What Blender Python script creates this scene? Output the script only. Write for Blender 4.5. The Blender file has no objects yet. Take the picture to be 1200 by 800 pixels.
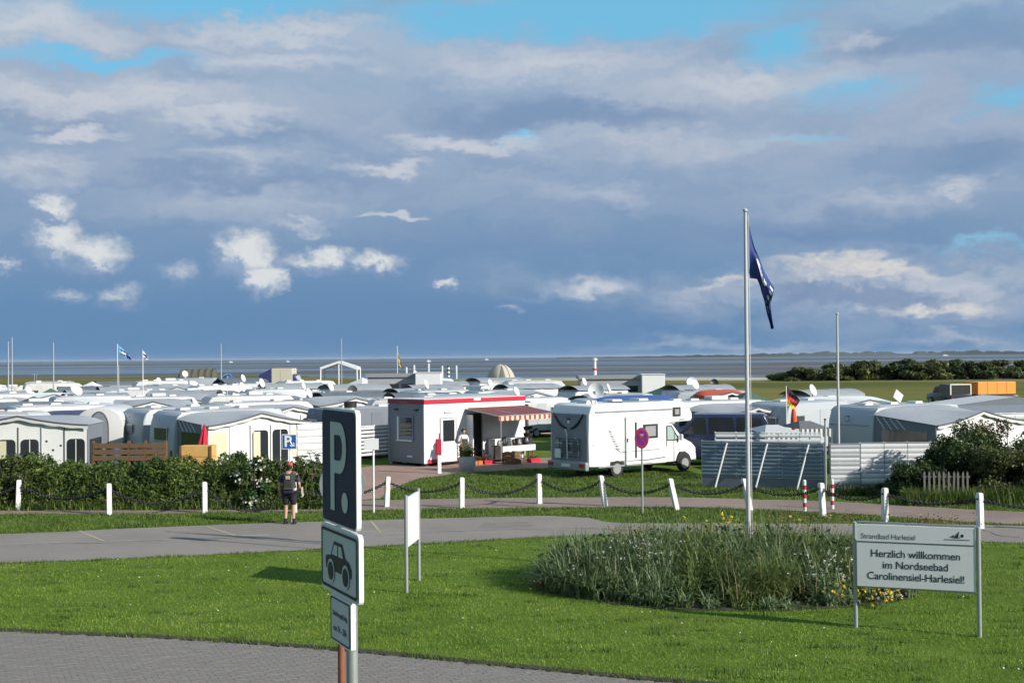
import bpy, bmesh, math, random
import numpy as np
from mathutils import Vector, Matrix

scene = bpy.context.scene
col = scene.collection
R = math.radians
random.seed(7)
rng = np.random.default_rng(7)

# ------------------------------------------------------------------ camera
CAM_H = 4.8
FPX = 1500.0                       # focal length in pixels of the 1200 px wide photograph
PITCH, ROLL = math.atan(18.5 / FPX), R(0.5)
_f = Vector((0, math.cos(PITCH), math.sin(PITCH)))
_u0 = Vector((0, -math.sin(PITCH), math.cos(PITCH)))
_r0 = Vector((1, 0, 0))
_up = _u0 * math.cos(ROLL) + _r0 * math.sin(ROLL)
_rt = _r0 * math.cos(ROLL) - _u0 * math.sin(ROLL)
cam_data = bpy.data.cameras.new('camera')
cam_data.sensor_width = 36
cam_data.lens = 45
cam_data.clip_start = 0.1
cam_data.clip_end = 60000
cam = bpy.data.objects.new('camera', cam_data)
col.objects.link(cam)
_m = Matrix((_rt, _up, -_f)).transposed().to_4x4()
_m.translation = (0, 0, CAM_H)
cam.matrix_world = _m
scene.camera = cam

def ray(px, py):
    return (_f * FPX + _rt * (px - 600) + _up * (400 - py)).normalized()

def gp(px, py, z=0.0):
    """ground point (plane at height z) seen at a pixel of the photograph"""
    d = ray(px, py)
    t = (z - CAM_H) / d.z
    return Vector((d.x * t, d.y * t, z))

def at(px, py, Y):
    """point seen at a pixel, at distance Y"""
    d = ray(px, py)
    t = Y / d.y
    return Vector((d.x * t, Y, CAM_H + d.z * t))

# ------------------------------------------------------------------ sun, sky, exposure
SUN_EL = R(25)
SUN_DIR = Vector((0.87, -0.493, 0)).normalized()
sun_vec = Vector((SUN_DIR.x * math.cos(SUN_EL), SUN_DIR.y * math.cos(SUN_EL), math.sin(SUN_EL)))
sd = bpy.data.lights.new('sun', 'SUN')
sd.energy = 5.0
sd.angle = R(0.5)
sd.color = (1.0, 0.945, 0.86)
sun = bpy.data.objects.new('sun', sd)
col.objects.link(sun)
sun.rotation_euler = sun_vec.to_track_quat('Z', 'Y').to_euler()

vs = scene.view_settings
vs.view_transform = 'Standard'
vs.look = 'None'
vs.gamma = 1.0
vs.exposure = 0.52
vs.use_curve_mapping = False

world = bpy.data.worlds.new('World')
scene.world = world
world.use_nodes = True
W = world.node_tree
W.nodes.clear()

class NT:
    """small helper to write node trees as expressions"""
    def __init__(s, tree): s.t = tree
    def new(s, typ, **kw):
        n = s.t.nodes.new(typ)
        for k, v in kw.items(): setattr(n, k, v)
        return n
    def put(s, sock, v):
        if v is None: return
        if isinstance(v, bpy.types.NodeSocket): s.t.links.new(v, sock)
        else: sock.default_value = v
    def m(s, op, a, b=None, c=None, clamp=False):
        n = s.new('ShaderNodeMath', operation=op, use_clamp=clamp)
        s.put(n.inputs[0], a); s.put(n.inputs[1], b)
        if c is not None: s.put(n.inputs[2], c)
        return n.outputs[0]
    def v(s, op, a, b=None, c=None):
        n = s.new('ShaderNodeVectorMath', operation=op)
        s.put(n.inputs[0], a)
        if b is not None: s.put(n.inputs[1], b)
        if c is not None: s.put(n.inputs[2], c)
        return n.outputs['Value'] if op in ('LENGTH', 'DOT_PRODUCT', 'DISTANCE') else n.outputs[0]
    def sep(s, v):
        n = s.new('ShaderNodeSeparateXYZ'); s.put(n.inputs[0], v); return n.outputs
    def comb(s, x=0., y=0., z=0.):
        n = s.new('ShaderNodeCombineXYZ')
        s.put(n.inputs[0], x); s.put(n.inputs[1], y); s.put(n.inputs[2], z); return n.outputs[0]
    def noise(s, vec, scale, detail=4, rough=.5, dist=0., color=False, lac=2.0):
        n = s.new('ShaderNodeTexNoise'); n.noise_dimensions = '3D'
        if vec is not None: s.put(n.inputs['Vector'], vec)
        n.inputs['Scale'].default_value = scale; n.inputs['Detail'].default_value = detail
        n.inputs['Roughness'].default_value = rough; n.inputs['Distortion'].default_value = dist
        n.inputs['Lacunarity'].default_value = lac
        return n.outputs['Color'] if color else n.outputs['Fac']
    def smooth(s, x, lo, hi, a=0., b=1.):
        n = s.new('ShaderNodeMapRange', interpolation_type='SMOOTHSTEP')
        s.put(n.inputs[0], x); s.put(n.inputs[1], lo); s.put(n.inputs[2], hi); s.put(n.inputs[3], a); s.put(n.inputs[4], b)
        return n.outputs[0]
    def mix(s, f, a, b, blend='MIX'):
        n = s.new('ShaderNodeMix', data_type='RGBA', blend_type=blend)
        s.put(n.inputs['Factor'], f)
        for sock, v in ((n.inputs[6], a), (n.inputs[7], b)):
            if isinstance(v, tuple) and len(v) == 3: v = (*v, 1)
            s.put(sock, v)
        return n.outputs[2]
    def rgb(s, c):
        n = s.new('ShaderNodeRGB'); n.outputs[0].default_value = (*c, 1); return n.outputs[0]

def lin(r, g, b):
    f = lambda c: (c / 12.92 if c <= .04045 else ((c + .055) / 1.055) ** 2.4)
    return (f(r / 255), f(g / 255), f(b / 255))

SKY_S = 0.1
SKY_K = 2 ** (.22 - .52)          # cloud radiance goes with the exposure
def build_sky():
    T = NT(W)
    tc = T.new('ShaderNodeTexCoord')
    D = T.v('NORMALIZE', tc.outputs['Generated'])
    x, y, z = T.sep(D)
    nish = T.new('ShaderNodeTexSky', sky_type='NISHITA')
    nish.sun_disc = False
    nish.sun_elevation = SUN_EL
    nish.sun_rotation = math.atan2(sun_vec.x, sun_vec.y)
    nish.air_density = 1.0; nish.dust_density = 0.3; nish.ozone_density = 3.5
    # azimuth / elevation, in units of one photo pixel near the view axis
    az = T.m('MULTIPLY', T.m('ARCTAN2', x, y), FPX)
    el = T.m('MULTIPLY', T.m('ARCSINE', z), FPX)
    # flat cloud deck seen in perspective
    zz = T.m('ADD', T.m('ABSOLUTE', z), 0.10)
    deck = T.comb(T.m('DIVIDE', x, zz), T.m('DIVIDE', y, zz), 0.0)
    n_big = T.noise(T.v('MULTIPLY', deck, (0.55, 1.0, 1)), 0.9, 3, .55)
    UV = T.comb(az, el, 0.0)
    # sideways-stretched warp and fine cauliflower warp
    half = (0.5, 0.5, 0.5)
    w1 = T.v('SUBTRACT', T.noise(T.v('MULTIPLY', UV, (0.009, 0.022, 1)), 1.0, 4, .62, color=True), half)
    w2 = T.v('SUBTRACT', T.noise(T.v('MULTIPLY', UV, (0.036, 0.044, 1)), 1.0, 5, .68, color=True), half)
    UV1 = T.v('MULTIPLY_ADD', w1, (150, 80, 0), UV)
    UV1 = T.v('MULTIPLY_ADD', w2, (44, 24, 0), UV1)
    UV2 = T.v('MULTIPLY_ADD', w2, (62, 46, 0), UV)
    def C(r, g, b): return tuple(c / SKY_S * SKY_K for c in lin(r, g, b))
    def blobs(uv, lst):
        out = None
        for (px, py, rx, ry, s) in lst:
            d = ray(px, py)
            c = (math.atan2(d.x, d.y) * FPX, math.asin(d.z) * FPX)
            q = T.v('LENGTH', T.v('MULTIPLY_ADD', uv, (1 / rx, 1 / ry, 0), (-c[0] / rx, -c[1] / ry, 0)))
            fld = T.m('MULTIPLY_ADD', q, -s, s)
            out = fld if out is None else T.m('MAXIMUM', out, fld)
        return out
    light = blobs(UV1, [
        (50, 26, 130, 34, 1), (320, 40, 190, 24, .8), (330, 72, 150, 22, .7), (130, 118, 230, 34, .9), (270, 135, 120, 26, .9),
        (80, 158, 60, 12, .95), (40, 195, 120, 26, .6), (290, 186, 90, 16, .5), (300, 238, 260, 34, .4),
        (550, 170, 100, 14, 1), (450, 192, 90, 12, .9), (640, 78, 240, 36, .65), (880, 95, 220, 36, .65),
        (790, 168, 260, 30, .5), (690, 335, 95, 20, .6), (1040, 235, 200, 34, .4), (1120, 222, 60, 26, .75),
        (700, 225, 120, 24, .5), (470, 248, 34, 7, .9), (350, 258, 80, 8, .5), (880, 404, 300, 14, .38), (1130, 400, 160, 18, .42),
        (1080, 340, 300, 70, .62), (830, 345, 220, 44, .42), (620, 330, 200, 30, .22), (1020, 45, 60, 12, .5)])
    dark = blobs(UV1, [
        (650, 140, 260, 26, .9), (60, 138, 130, 15, .7), (1120, 40, 170, 44, 1), (300, 212, 300, 18, .6), (930, 270, 300, 30, .5),
        (560, 282, 560, 30, .4), (560, 370, 700, 60, .45), (1140, 180, 140, 26, .6), (330, 160, 130, 14, .5)])
    hole = blobs(UV1, [
        (270, 6, 260, 26, 1), (720, 8, 300, 52, 1.2), (560, 22, 180, 42, 1), (110, 68, 200, 17, .85),
        (915, 50, 75, 40, .8), (990, 110, 100, 34, .6), (1180, 115, 70, 30, .6), (940, 162, 90, 12, .5), (600, 162, 45, 10, .75), (1160, 285, 110, 13, .5)])
    PUFFS = [
        (62, 243, 30, 17, .9), (66, 282, 38, 32, 1.0), (104, 297, 54, 25, 1.0), (140, 345, 32, 17, .45), (80, 346, 26, 12, .36), (6, 311, 26, 10, .5),
        (210, 320, 30, 16, .42), (286, 300, 46, 36, 1.2), (304, 325, 40, 26, 1.1), (365, 308, 60, 18, .7), (385, 303, 34, 18, .9), (440, 308, 44, 17, .8), (522, 331, 20, 9, .8),
        (598, 360, 18, 7, .35), (690, 338, 76, 20, .36)]
    puff = blobs(UV2, PUFFS)
    bright = blobs(UV1, [(1000, 315, 140, 18, 1.0), (1095, 366, 90, 15, .85), (860, 330, 60, 12, .6), (935, 330, 60, 14, .5)])
    # the deck outside the named clouds: noise decides
    cov = T.smooth(n_big, .36, .62)
    k_el = T.smooth(el, 250, 700)                          # further up the deck opens into patches
    cover = T.m('SUBTRACT', 1.0, T.m('MULTIPLY', k_el, T.m('SUBTRACT', 1.0, cov)))
    cover = T.m('MULTIPLY', cover, T.m('SUBTRACT', 1.0, T.smooth(hole, .05, .75)), clamp=True)
    # deck tone: slate low, paler higher, mottled by stretched noise
    n_mid = T.noise(T.v('MULTIPLY', UV1, (0.005, 0.019, 1)), 1.0, 4, .6)
    deckc = T.mix(T.smooth(el, 10, 330), C(92, 129, 167), C(136, 157, 183))
    mott = T.smooth(n_mid, .3, .72)
    deckc = T.mix(T.m('MULTIPLY', T.m('MULTIPLY', mott, T.smooth(el, 60, 260)), .55), deckc, C(170, 178, 192))
    deckc = T.mix(T.m('MULTIPLY', T.smooth(dark, 0, .7), .55), deckc, C(96, 126, 164))
    n_f = T.noise(T.v('MULTIPLY', UV1, (0.017, 0.040, 1)), 1.0, 4, .62)
    lf = T.m('MULTIPLY', T.smooth(light, 0, .85), T.smooth(n_f, .22, .66, .3, 1.0), clamp=True)
    deckc = T.mix(T.m('MULTIPLY', lf, .9), deckc, C(186, 190, 199))
    blue = T.mix(0.78, nish.outputs[0], C(106, 180, 214))
    skyc = T.mix(cover, blue, deckc)
    # light wisps also drift over the open blue
    skyc = T.mix(T.m('MULTIPLY', lf, .6), skyc, C(188, 193, 202))
    br = T.m('MULTIPLY', T.smooth(bright, .02, .7), T.smooth(n_f, .25, .62, .35, 1.0))
    skyc = T.mix(T.m('MULTIPLY', br, .95), skyc, C(204, 202, 199))
    dk2 = blobs(UV2, [(1010, 348, 100, 17, 1), (950, 342, 60, 18, .9), (1065, 354, 80, 12, .8)])
    skyc = T.mix(T.m('MULTIPLY', T.smooth(dk2, .05, .6), .8), skyc, C(114, 136, 168))
    # cumulus: sunlit tops, greyer and softer below
    n_p = T.noise(T.v('MULTIPLY', T.v('ADD', UV2, (-9, -8, 0)), (0.045, 0.055, 1)), 1.0, 4, .62)
    pm = T.smooth(puff, -.06, .78)
    lit = T.m('SUBTRACT', puff, blobs(T.v('ADD', UV2, (13, 11, 0)), PUFFS))       # higher towards the sun: that flank is lit
    litv = T.m('ADD', T.m('MULTIPLY', lit, .8), T.m('MULTIPLY', T.m('SUBTRACT', n_p, .5), .9))
    puffc = T.mix(T.smooth(litv, -.34, .30), C(138, 158, 186), C(212, 214, 213))
    skyc = T.mix(T.m('MULTIPLY', pm, .88), skyc, puffc)
    bg = T.new('ShaderNodeBackground')
    T.put(bg.inputs['Color'], skyc)
    bg.inputs['Strength'].default_value = SKY_S
    out = T.new('ShaderNodeOutputWorld')
    W.links.new(bg.outputs[0], out.inputs['Surface'])
build_sky()
world.cycles.sampling_method = 'MANUAL'
world.cycles.sample_map_resolution = 512
scene.cycles.use_denoising = True
scene.cycles.use_adaptive_sampling = True
scene.cycles.adaptive_threshold = 0.02
scene.cycles.adaptive_min_samples = 12
scene.cycles.max_bounces = 4
scene.cycles.diffuse_bounces = 2
scene.cycles.transparent_max_bounces = 6

# ------------------------------------------------------------------ helpers
def prop(o, label=None, cat=None, group=None, kind=None):
    if label: o['label'] = label
    if cat: o['category'] = cat
    if group: o['group'] = group
    if kind: o['kind'] = kind
    return o

def empty(name, loc, rz=0., label=None, cat=None, group=None):
    o = bpy.data.objects.new(name, None)
    col.objects.link(o)
    o.empty_display_size = .2
    o.location = loc
    o.rotation_euler = (0, 0, rz)
    return prop(o, label, cat, group)

class MB:
    """collects faces, then builds ONE mesh object"""
    def __init__(s): s.v = []; s.f = []; s.mi = []; s.cur = 0
    def add(s, vs, fs):
        b = len(s.v); s.v += [tuple(p) for p in vs]
        for f in fs: s.f.append([b + i for i in f]); s.mi.append(s.cur)
        return s
    def box(s, cx, cy, cz, sx, sy, sz, M=None):
        vs = [Vector((cx + sx * a / 2, cy + sy * b / 2, cz + sz * c / 2)) for a in (-1, 1) for b in (-1, 1) for c in (-1, 1)]
        if M is not None: vs = [M @ p for p in vs]
        return s.add(vs, [(0, 1, 3, 2), (4, 6, 7, 5), (0, 4, 5, 1), (2, 3, 7, 6), (0, 2, 6, 4), (1, 5, 7, 3)])
    def prism(s, poly, a0, a1, plane='xz'):
        n = len(poly)
        def P(p, a):
            if plane == 'xz': return (p[0], a, p[1])
            if plane == 'yz': return (a, p[0], p[1])
            return (p[0], p[1], a)
        vs = [P(p, a0) for p in poly] + [P(p, a1) for p in poly]
        fs = [tuple(range(n)), tuple(range(2 * n - 1, n - 1, -1))] + [(i, (i + 1) % n, n + (i + 1) % n, n + i) for i in range(n)]
        return s.add(vs, fs)
    def tube(s, pts, r, n=6, cap=True):
        pts = [Vector(p) for p in pts]; m = len(pts)
        rs = r if isinstance(r, (list, tuple)) else [r] * m
        vs = []; prev = None
        for i, p in enumerate(pts):
            t = (pts[min(i + 1, m - 1)] - pts[max(i - 1, 0)]).normalized()
            if prev is None:
                a = Vector((0, 0, 1)) if abs(t.z) < .9 else Vector((1, 0, 0))
                u = t.cross(a).normalized()
            else: u = (prev - t * prev.dot(t)).normalized()
            prev = u; w = t.cross(u)
            for k in range(n):
                an = 2 * math.pi * k / n
                vs.append(p + (u * math.cos(an) + w * math.sin(an)) * rs[i])
        fs = [(i * n + k, i * n + (k + 1) % n, (i + 1) * n + (k + 1) % n, (i + 1) * n + k) for i in range(m - 1) for k in range(n)]
        if cap: fs += [tuple(range(n - 1, -1, -1)), tuple(range((m - 1) * n, m * n))]
        return s.add(vs, fs)
    def lathe(s, prof, n=16, M=None):
        vs = []
        for (r, z) in prof:
            for k in range(n):
                a = 2 * math.pi * k / n
                p = Vector((r * math.cos(a), r * math.sin(a), z))
                vs.append(M @ p if M is not None else p)
        m = len(prof)
        fs = [(i * n + k, i * n + (k + 1) % n, (i + 1) * n + (k + 1) % n, (i + 1) * n + k) for i in range(m - 1) for k in range(n)]
        fs += [tuple(range(n - 1, -1, -1)), tuple(range((m - 1) * n, m * n))]
        return s.add(vs, fs)
    def grid(s, fn, nu, nv, closed=False):
        vs = [fn(i / nu, j / nv) for i in range(nu + 1) for j in range(nv + 1)]
        w = nv + 1
        return s.add(vs, [(i * w + j, (i + 1) * w + j, (i + 1) * w + j + 1, i * w + j + 1) for i in range(nu) for j in range(nv)])
    def poly(s, pts): return s.add(pts, [tuple(range(len(pts)))])
    def mesh(s, name, mats, bevel=0., seg=2, smooth=None, recalc=True):
        me = bpy.data.meshes.new(name)
        me.from_pydata(s.v, [], s.f)
        if not isinstance(mats, (list, tuple)): mats = [mats]
        for m in mats: me.materials.append(m)
        if len(mats) > 1: me.polygons.foreach_set('material_index', s.mi)
        if bevel or recalc:
            bm = bmesh.new(); bm.from_mesh(me)
            if recalc: bmesh.ops.recalc_face_normals(bm, faces=bm.faces)
            if bevel:
                es = [e for e in bm.edges if len(e.link_faces) == 2 and e.calc_face_angle(0) > R(28)]
                bmesh.ops.bevel(bm, geom=es, offset=bevel, segments=seg, affect='EDGES', profile=.5, clamp_overlap=True)
            bm.to_mesh(me); bm.free()
        if smooth is not None:
            me.polygons.foreach_set('use_smooth', [True] * len(me.polygons))
            me.set_sharp_from_angle(angle=R(smooth))
        me.update()
        return me
    def build(s, name, mats, parent=None, loc=(0, 0, 0), rot=(0, 0, 0), **kw):
        return link(name, s.mesh(name, mats, **kw), parent, loc, rot)

def link(name, me, parent=None, loc=(0, 0, 0), rot=(0, 0, 0)):
    o = bpy.data.objects.new(name, me)
    col.objects.link(o)
    o.parent = parent
    o.location = loc; o.rotation_euler = rot
    return o

KIDS = {}
def copy_tree(o, parent=None):
    c = o.copy(); col.objects.link(c); c.parent = parent
    for ch in list(o.children): copy_tree(ch, c)
    return c

def boxpart(name, m, parent, cx, cy, cz, sx, sy, sz, bevel=0., loc=None):
    return MB().box(0, 0, 0, sx, sy, sz).build(name, m, parent, (cx, cy, cz), bevel=bevel)

# ------------------------------------------------------------------ materials
MATS = {}
AF = .82
def mat(name, c, rough=.6, metal=0., var=.12, scale=3., bump=0., bscale=40., spec=.4, coat=0., dirt=None):
    """principled material with procedural colour variation, fine relief and optional weathering"""
    if name in MATS: return MATS[name]
    c = tuple(x * AF for x in c)
    if dirt: dirt = (tuple(x * AF for x in dirt[0]), dirt[1])
    m = bpy.data.materials.new(name); m.use_nodes = True
    t = m.node_tree; T = NT(t); b = t.nodes['Principled BSDF']
    tc = T.new('ShaderNodeTexCoord'); P = tc.outputs['Object']
    cc = T.rgb(c)
    if var:
        n = T.noise(P, scale, 5, .6)
        cc = T.mix(n, tuple(x * (1 - var) for x in c), tuple(min(1, x * (1 + var)) for x in c))
    if dirt:
        n2 = T.noise(T.v('MULTIPLY', P, (1, 1, .25)), scale * 2.3, 6, .65)
        cc = T.mix(T.m('MULTIPLY', T.smooth(n2, .5, .75), dirt[1]), cc, dirt[0])
    T.put(b.inputs['Base Color'], cc)
    b.inputs['Roughness'].default_value = rough
    b.inputs['Metallic'].default_value = metal
    b.inputs['Specular IOR Level'].default_value = spec
    b.inputs['Coat Weight'].default_value = coat
    if bump:
        bn = T.new('ShaderNodeBump'); bn.inputs['Strength'].default_value = bump; bn.inputs['Distance'].default_value = .01
        T.put(bn.inputs['Height'], T.noise(P, bscale, 4, .6)); T.put(b.inputs['Normal'], bn.outputs[0])
    MATS[name] = m
    return m

def leaf_mat(name, c0, c1, c2=None, rough=.55, trans=.25):
    """foliage: colour picked per leaf by the float attribute 'rnd'"""
    m = bpy.data.materials.new(name); m.use_nodes = True
    t = m.node_tree; T = NT(t); b = t.nodes['Principled BSDF']
    c0, c1 = tuple(x * AF for x in c0), tuple(x * AF for x in c1); c2 = tuple(x * AF for x in c2) if c2 else None
    a = T.new('ShaderNodeAttribute'); a.attribute_name = 'rnd'
    r = T.new('ShaderNodeValToRGB'); T.put(r.inputs[0], a.outputs['Fac'])
    e = r.color_ramp.elements
    e[0].color = (*c0, 1); e[1].color = (*c1, 1)
    if c2 is not None:
        e[1].position = .86; q = e.new(1.0); q.color = (*c2, 1)
    T.put(b.inputs['Base Color'], r.outputs[0])
    b.inputs['Roughness'].default_value = rough
    b.inputs['Specular IOR Level'].default_value = .25
    if trans:
        tl = T.new('ShaderNodeBsdfTranslucent'); T.put(tl.inputs[0], r.outputs[0])
        mx = T.new('ShaderNodeMixShader'); mx.inputs[0].default_value = trans
        t.links.new(b.outputs[0], mx.inputs[1]); t.links.new(tl.outputs[0], mx.inputs[2])
        t.links.new(mx.outputs[0], t.nodes['Material Output'].inputs[0])
    MATS[name] = m
    return m

M_white = mat('white_paint', (.80, .80, .79), .35, var=.04, scale=1.5, dirt=((.62, .61, .58), .35))
M_shell = mat('caravan_shell', (.58, .58, .57), .4, var=.04, scale=1.2, dirt=((.42, .42, .39), .6))
M_cream = mat('cream_shell', (.60, .57, .48), .42, var=.05, scale=1.2, dirt=((.52, .5, .44), .4))
M_post = mat('weathered_white_post', (.76, .76, .73), .6, var=.06, scale=6, dirt=((.34, .35, .27), .75))
M_alu = mat('aluminium', (.55, .56, .57), .35, metal=.7, var=.08)
M_galv = mat('galvanised_steel', (.46, .48, .49), .45, metal=.6, var=.15, scale=8)
M_glass = mat('dark_glass', (.025, .03, .035), .08, var=.2, spec=.6)
M_glass2 = mat('smoked_acrylic', (.06, .065, .07), .15, var=.2, spec=.5)
M_black = mat('black_plastic', (.02, .02, .021), .5, var=.2)
M_rubber = mat('tyre_rubber', (.022, .022, .023), .8, var=.2)
M_rim = mat('wheel_rim', (.5, .5, .51), .35, metal=.6, var=.1)
M_red = mat('red_paint', (.50, .02, .045), .42, var=.08)
M_redlamp = mat('lamp_lens', (.35, .02, .02), .2, var=.1)
M_awngrey = mat('awning_grey', (.36, .37, .39), .75, var=.12, scale=1.3, dirt=((.25, .26, .27), .3))
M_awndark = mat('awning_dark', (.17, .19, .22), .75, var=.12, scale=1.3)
M_awnpale = mat('awning_pale', (.56, .56, .56), .75, var=.08, scale=1.3, dirt=((.42, .42, .42), .3))
M_awnblue = mat('awning_navy', (.045, .06, .13), .7, var=.15)
M_awnroyal = mat('awning_blue', (.045, .11, .33), .65, var=.12)
M_awnwhite = mat('awning_white', (.74, .74, .72), .7, var=.05, scale=2, dirt=((.58, .57, .54), .3))
M_awnsand = mat('awning_sand', (.56, .52, .42), .75, var=.08)
M_curtain = mat('curtain', (.62, .58, .40), .8, var=.15, scale=6)
M_trim = mat('dark_piping', (.09, .095, .10), .7, var=.15)
M_wood = mat('weathered_wood', (.16, .09, .045), .75, var=.3, scale=7)
M_woodl = mat('pale_wood', (.62, .36, .11), .75, var=.25, scale=5)
M_skin = mat('skin', (.52, .31, .22), .55, var=.06)
M_canvas = mat('olive_canvas', (.115, .11, .078), .8, var=.2, scale=1)
M_orange = mat('orange_tarpaulin', (.95, .28, .03), .55, var=.08, scale=1)
M_hatch = mat('roof_hatch_plastic', (.70, .70, .68), .4, var=.05)

# ------------------------------------------------------------------ terrain
def sstep(a, b, x):
    t = np.clip((np.asarray(x, float) - a) / (b - a), 0, 1)
    return t * t * (3 - 2 * t)

def gz(x, y):
    """height of the land: dike slope towards the camera, flat camp, raised foreshore, then down to the mud"""
    z = 2.6 * (1 - sstep(0.5, 14.5, y))
    z = z + 1.15 * sstep(96, 150, y)
    shore = 236 + 66 * (1 - sstep(-62, -12, x)) - .34 * np.clip(x - 6, 0, 200) + 3 * np.sin(np.asarray(x) * .09)
    z = z - 2.6 * sstep(shore - 14, shore + 26, y)
    return z

def ground_mat():
    m = bpy.data.materials.new('meadow_ground'); m.use_nodes = True
    t = m.node_tree; T = NT(t); b = t.nodes['Principled BSDF']
    geo = T.new('ShaderNodeNewGeometry'); P = geo.outputs['Position']
    x, y, z = T.sep(P)
    n1 = T.noise(P, .9, 6, .6); n2 = T.noise(P, .12, 4, .55); n3 = T.noise(P, 22., 4, .65)
    lawn = T.mix(T.smooth(n1, .3, .7), (.085, .15, .016), (.135, .20, .026))
    lawn = T.mix(T.m('MULTIPLY', T.smooth(n3, .35, .75), .5), lawn, (.06, .10, .018))
    lawn = T.mix(T.m('MULTIPLY', T.smooth(n2, .45, .7), .35), lawn, (.16, .18, .035))
    # the foreshore is salt meadow: yellow-olive with streaks along the shore
    st = T.noise(T.v('MULTIPLY', P, (.012, .05, 1)), 1.0, 5, .6)
    salt = T.mix(T.smooth(st, .35, .65), (.085, .105, .022), (.21, .165, .045))
    c = T.mix(T.smooth(y, 78, 150), lawn, salt)
    # sand where the land drops to the mud
    c = T.mix(T.m('MULTIPLY', T.smooth(T.m('ADD', T.m('MULTIPLY_ADD', x, .34, y), T.m('MULTIPLY', T.noise(P, .05, 3), 10.0)), 200, 208), T.smooth(x, -30, 25)), c, (.50, .45, .35))
    c = T.mix(1.0, c, (AF, AF, AF), 'MULTIPLY')
    T.put(b.inputs['Base Color'], c)
    b.inputs['Roughness'].default_value = .95; b.inputs['Specular IOR Level'].default_value = .1
    bn = T.new('ShaderNodeBump'); bn.inputs['Strength'].default_value = .6; bn.inputs['Distance'].default_value = .03
    T.put(bn.inputs['Height'], T.noise(P, 14., 5, .7)); T.put(b.inputs['Normal'], bn.outputs[0])
    return m

def build_ground():
    ys = np.unique(np.concatenate([np.linspace(-60, 0, 4), np.linspace(0, 16, 17), np.linspace(20, 96, 20), np.linspace(96, 150, 19), np.linspace(160, 270, 12), np.linspace(160, 345, 75), np.linspace(360, 470, 8), [520]]))
    xs = np.unique(np.concatenate([np.linspace(-900, -160, 12), np.linspace(-160, 160, 81), np.linspace(160, 900, 12)]))
    mb = MB()
    X, Y = np.meshgrid(xs, ys, indexing='ij'); Z = gz(X, Y)
    mb.v = [tuple(p) for p in np.stack([X, Y, Z], -1).reshape(-1, 3)]
    n = len(ys)
    mb.f = [(i * n + j, (i + 1) * n + j, (i + 1) * n + j + 1, i * n + j + 1) for i in range(len(xs) - 1) for j in range(n - 1)]
    mb.mi = [0] * len(mb.f)
    o = mb.build('ground', ground_mat(), smooth=60)
    prop(o, kind='structure')
build_ground()

def sea():
    m = bpy.data.materials.new('tidal_flat'); m.use_nodes = True
    t = m.node_tree; T = NT(t); b = t.nodes['Principled BSDF']
    geo = T.new('ShaderNodeNewGeometry'); P = geo.outputs['Position']
    x, y, z = T.sep(P)
    # channels and bars run along the coast and grow longer with distance
    ly = T.m('LOGARITHM', T.m('MAXIMUM', y, 50.0), 2.718)
    q = T.comb(T.m('DIVIDE', x, T.m('MULTIPLY', T.m('MAXIMUM', y, 50.0), .9)), T.m('MULTIPLY', ly, 4.4), 0.0)
    n = T.noise(q, 1.1, 3, .5)
    n2 = T.noise(T.v('MULTIPLY', q, (1, 2, 1)), 1.7, 3, .5)
    f = T.m('ADD', T.m('MULTIPLY', n, .75), T.m('MULTIPLY', n2, .25))
    wet = T.smooth(f, .44, .57)
    mud = T.mix(n2, (.066, .058, .056), (.115, .10, .09))
    c = T.mix(wet, mud, (.07, .11, .155))
    T.put(b.inputs['Base Color'], c)
    T.put(b.inputs['Roughness'], T.smooth(f, .46, .54, .75, .32))
    b.inputs['Specular IOR Level'].default_value = .3
    mb = MB()
    mb.poly([(-30000, 170, -.95), (30000, 170, -.95), (30000, 45000, -.95), (-30000, 45000, -.95)])
    o = mb.build('sea', m); prop(o, kind='structure')
sea()

def far_coast():
    m = mat('far_woodland', (.045, .06, .06), .9, var=.3, scale=.01)
    mb = MB()
    xs = np.arange(200, 3200, 14.0)
    prof = []
    h = 3.0
    for i, x in enumerate(xs):
        px_fade = min(1, max(.15, (x - 150) / 1200))
        h = .6 * h + .4 * (rng.uniform(3, 24) if rng.random() > .3 else 4)
        prof.append((2.0 + h * px_fade))
    vs = []
    Y0 = 5600.0
    for x, h in zip(xs, prof):
        y = Y0 + 120 * math.sin(x * .004)
        vs += [(x, y, -1.0), (x, y + 6, h - 1), (x, y + 60, h - 1.5), (x, y + 70, -1.0)]
    fs = []
    for i in range(len(xs) - 1):
        for k in range(3): fs.append((i * 4 + k, (i + 1) * 4 + k, (i + 1) * 4 + k + 1, i * 4 + k + 1))
    fs += [(0, 1, 2, 3), tuple(len(vs) - 4 + k for k in (3, 2, 1, 0))]
    mb.add(vs, fs)
    o = mb.build('island', m); prop(o, kind='structure')
far_coast()

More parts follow.
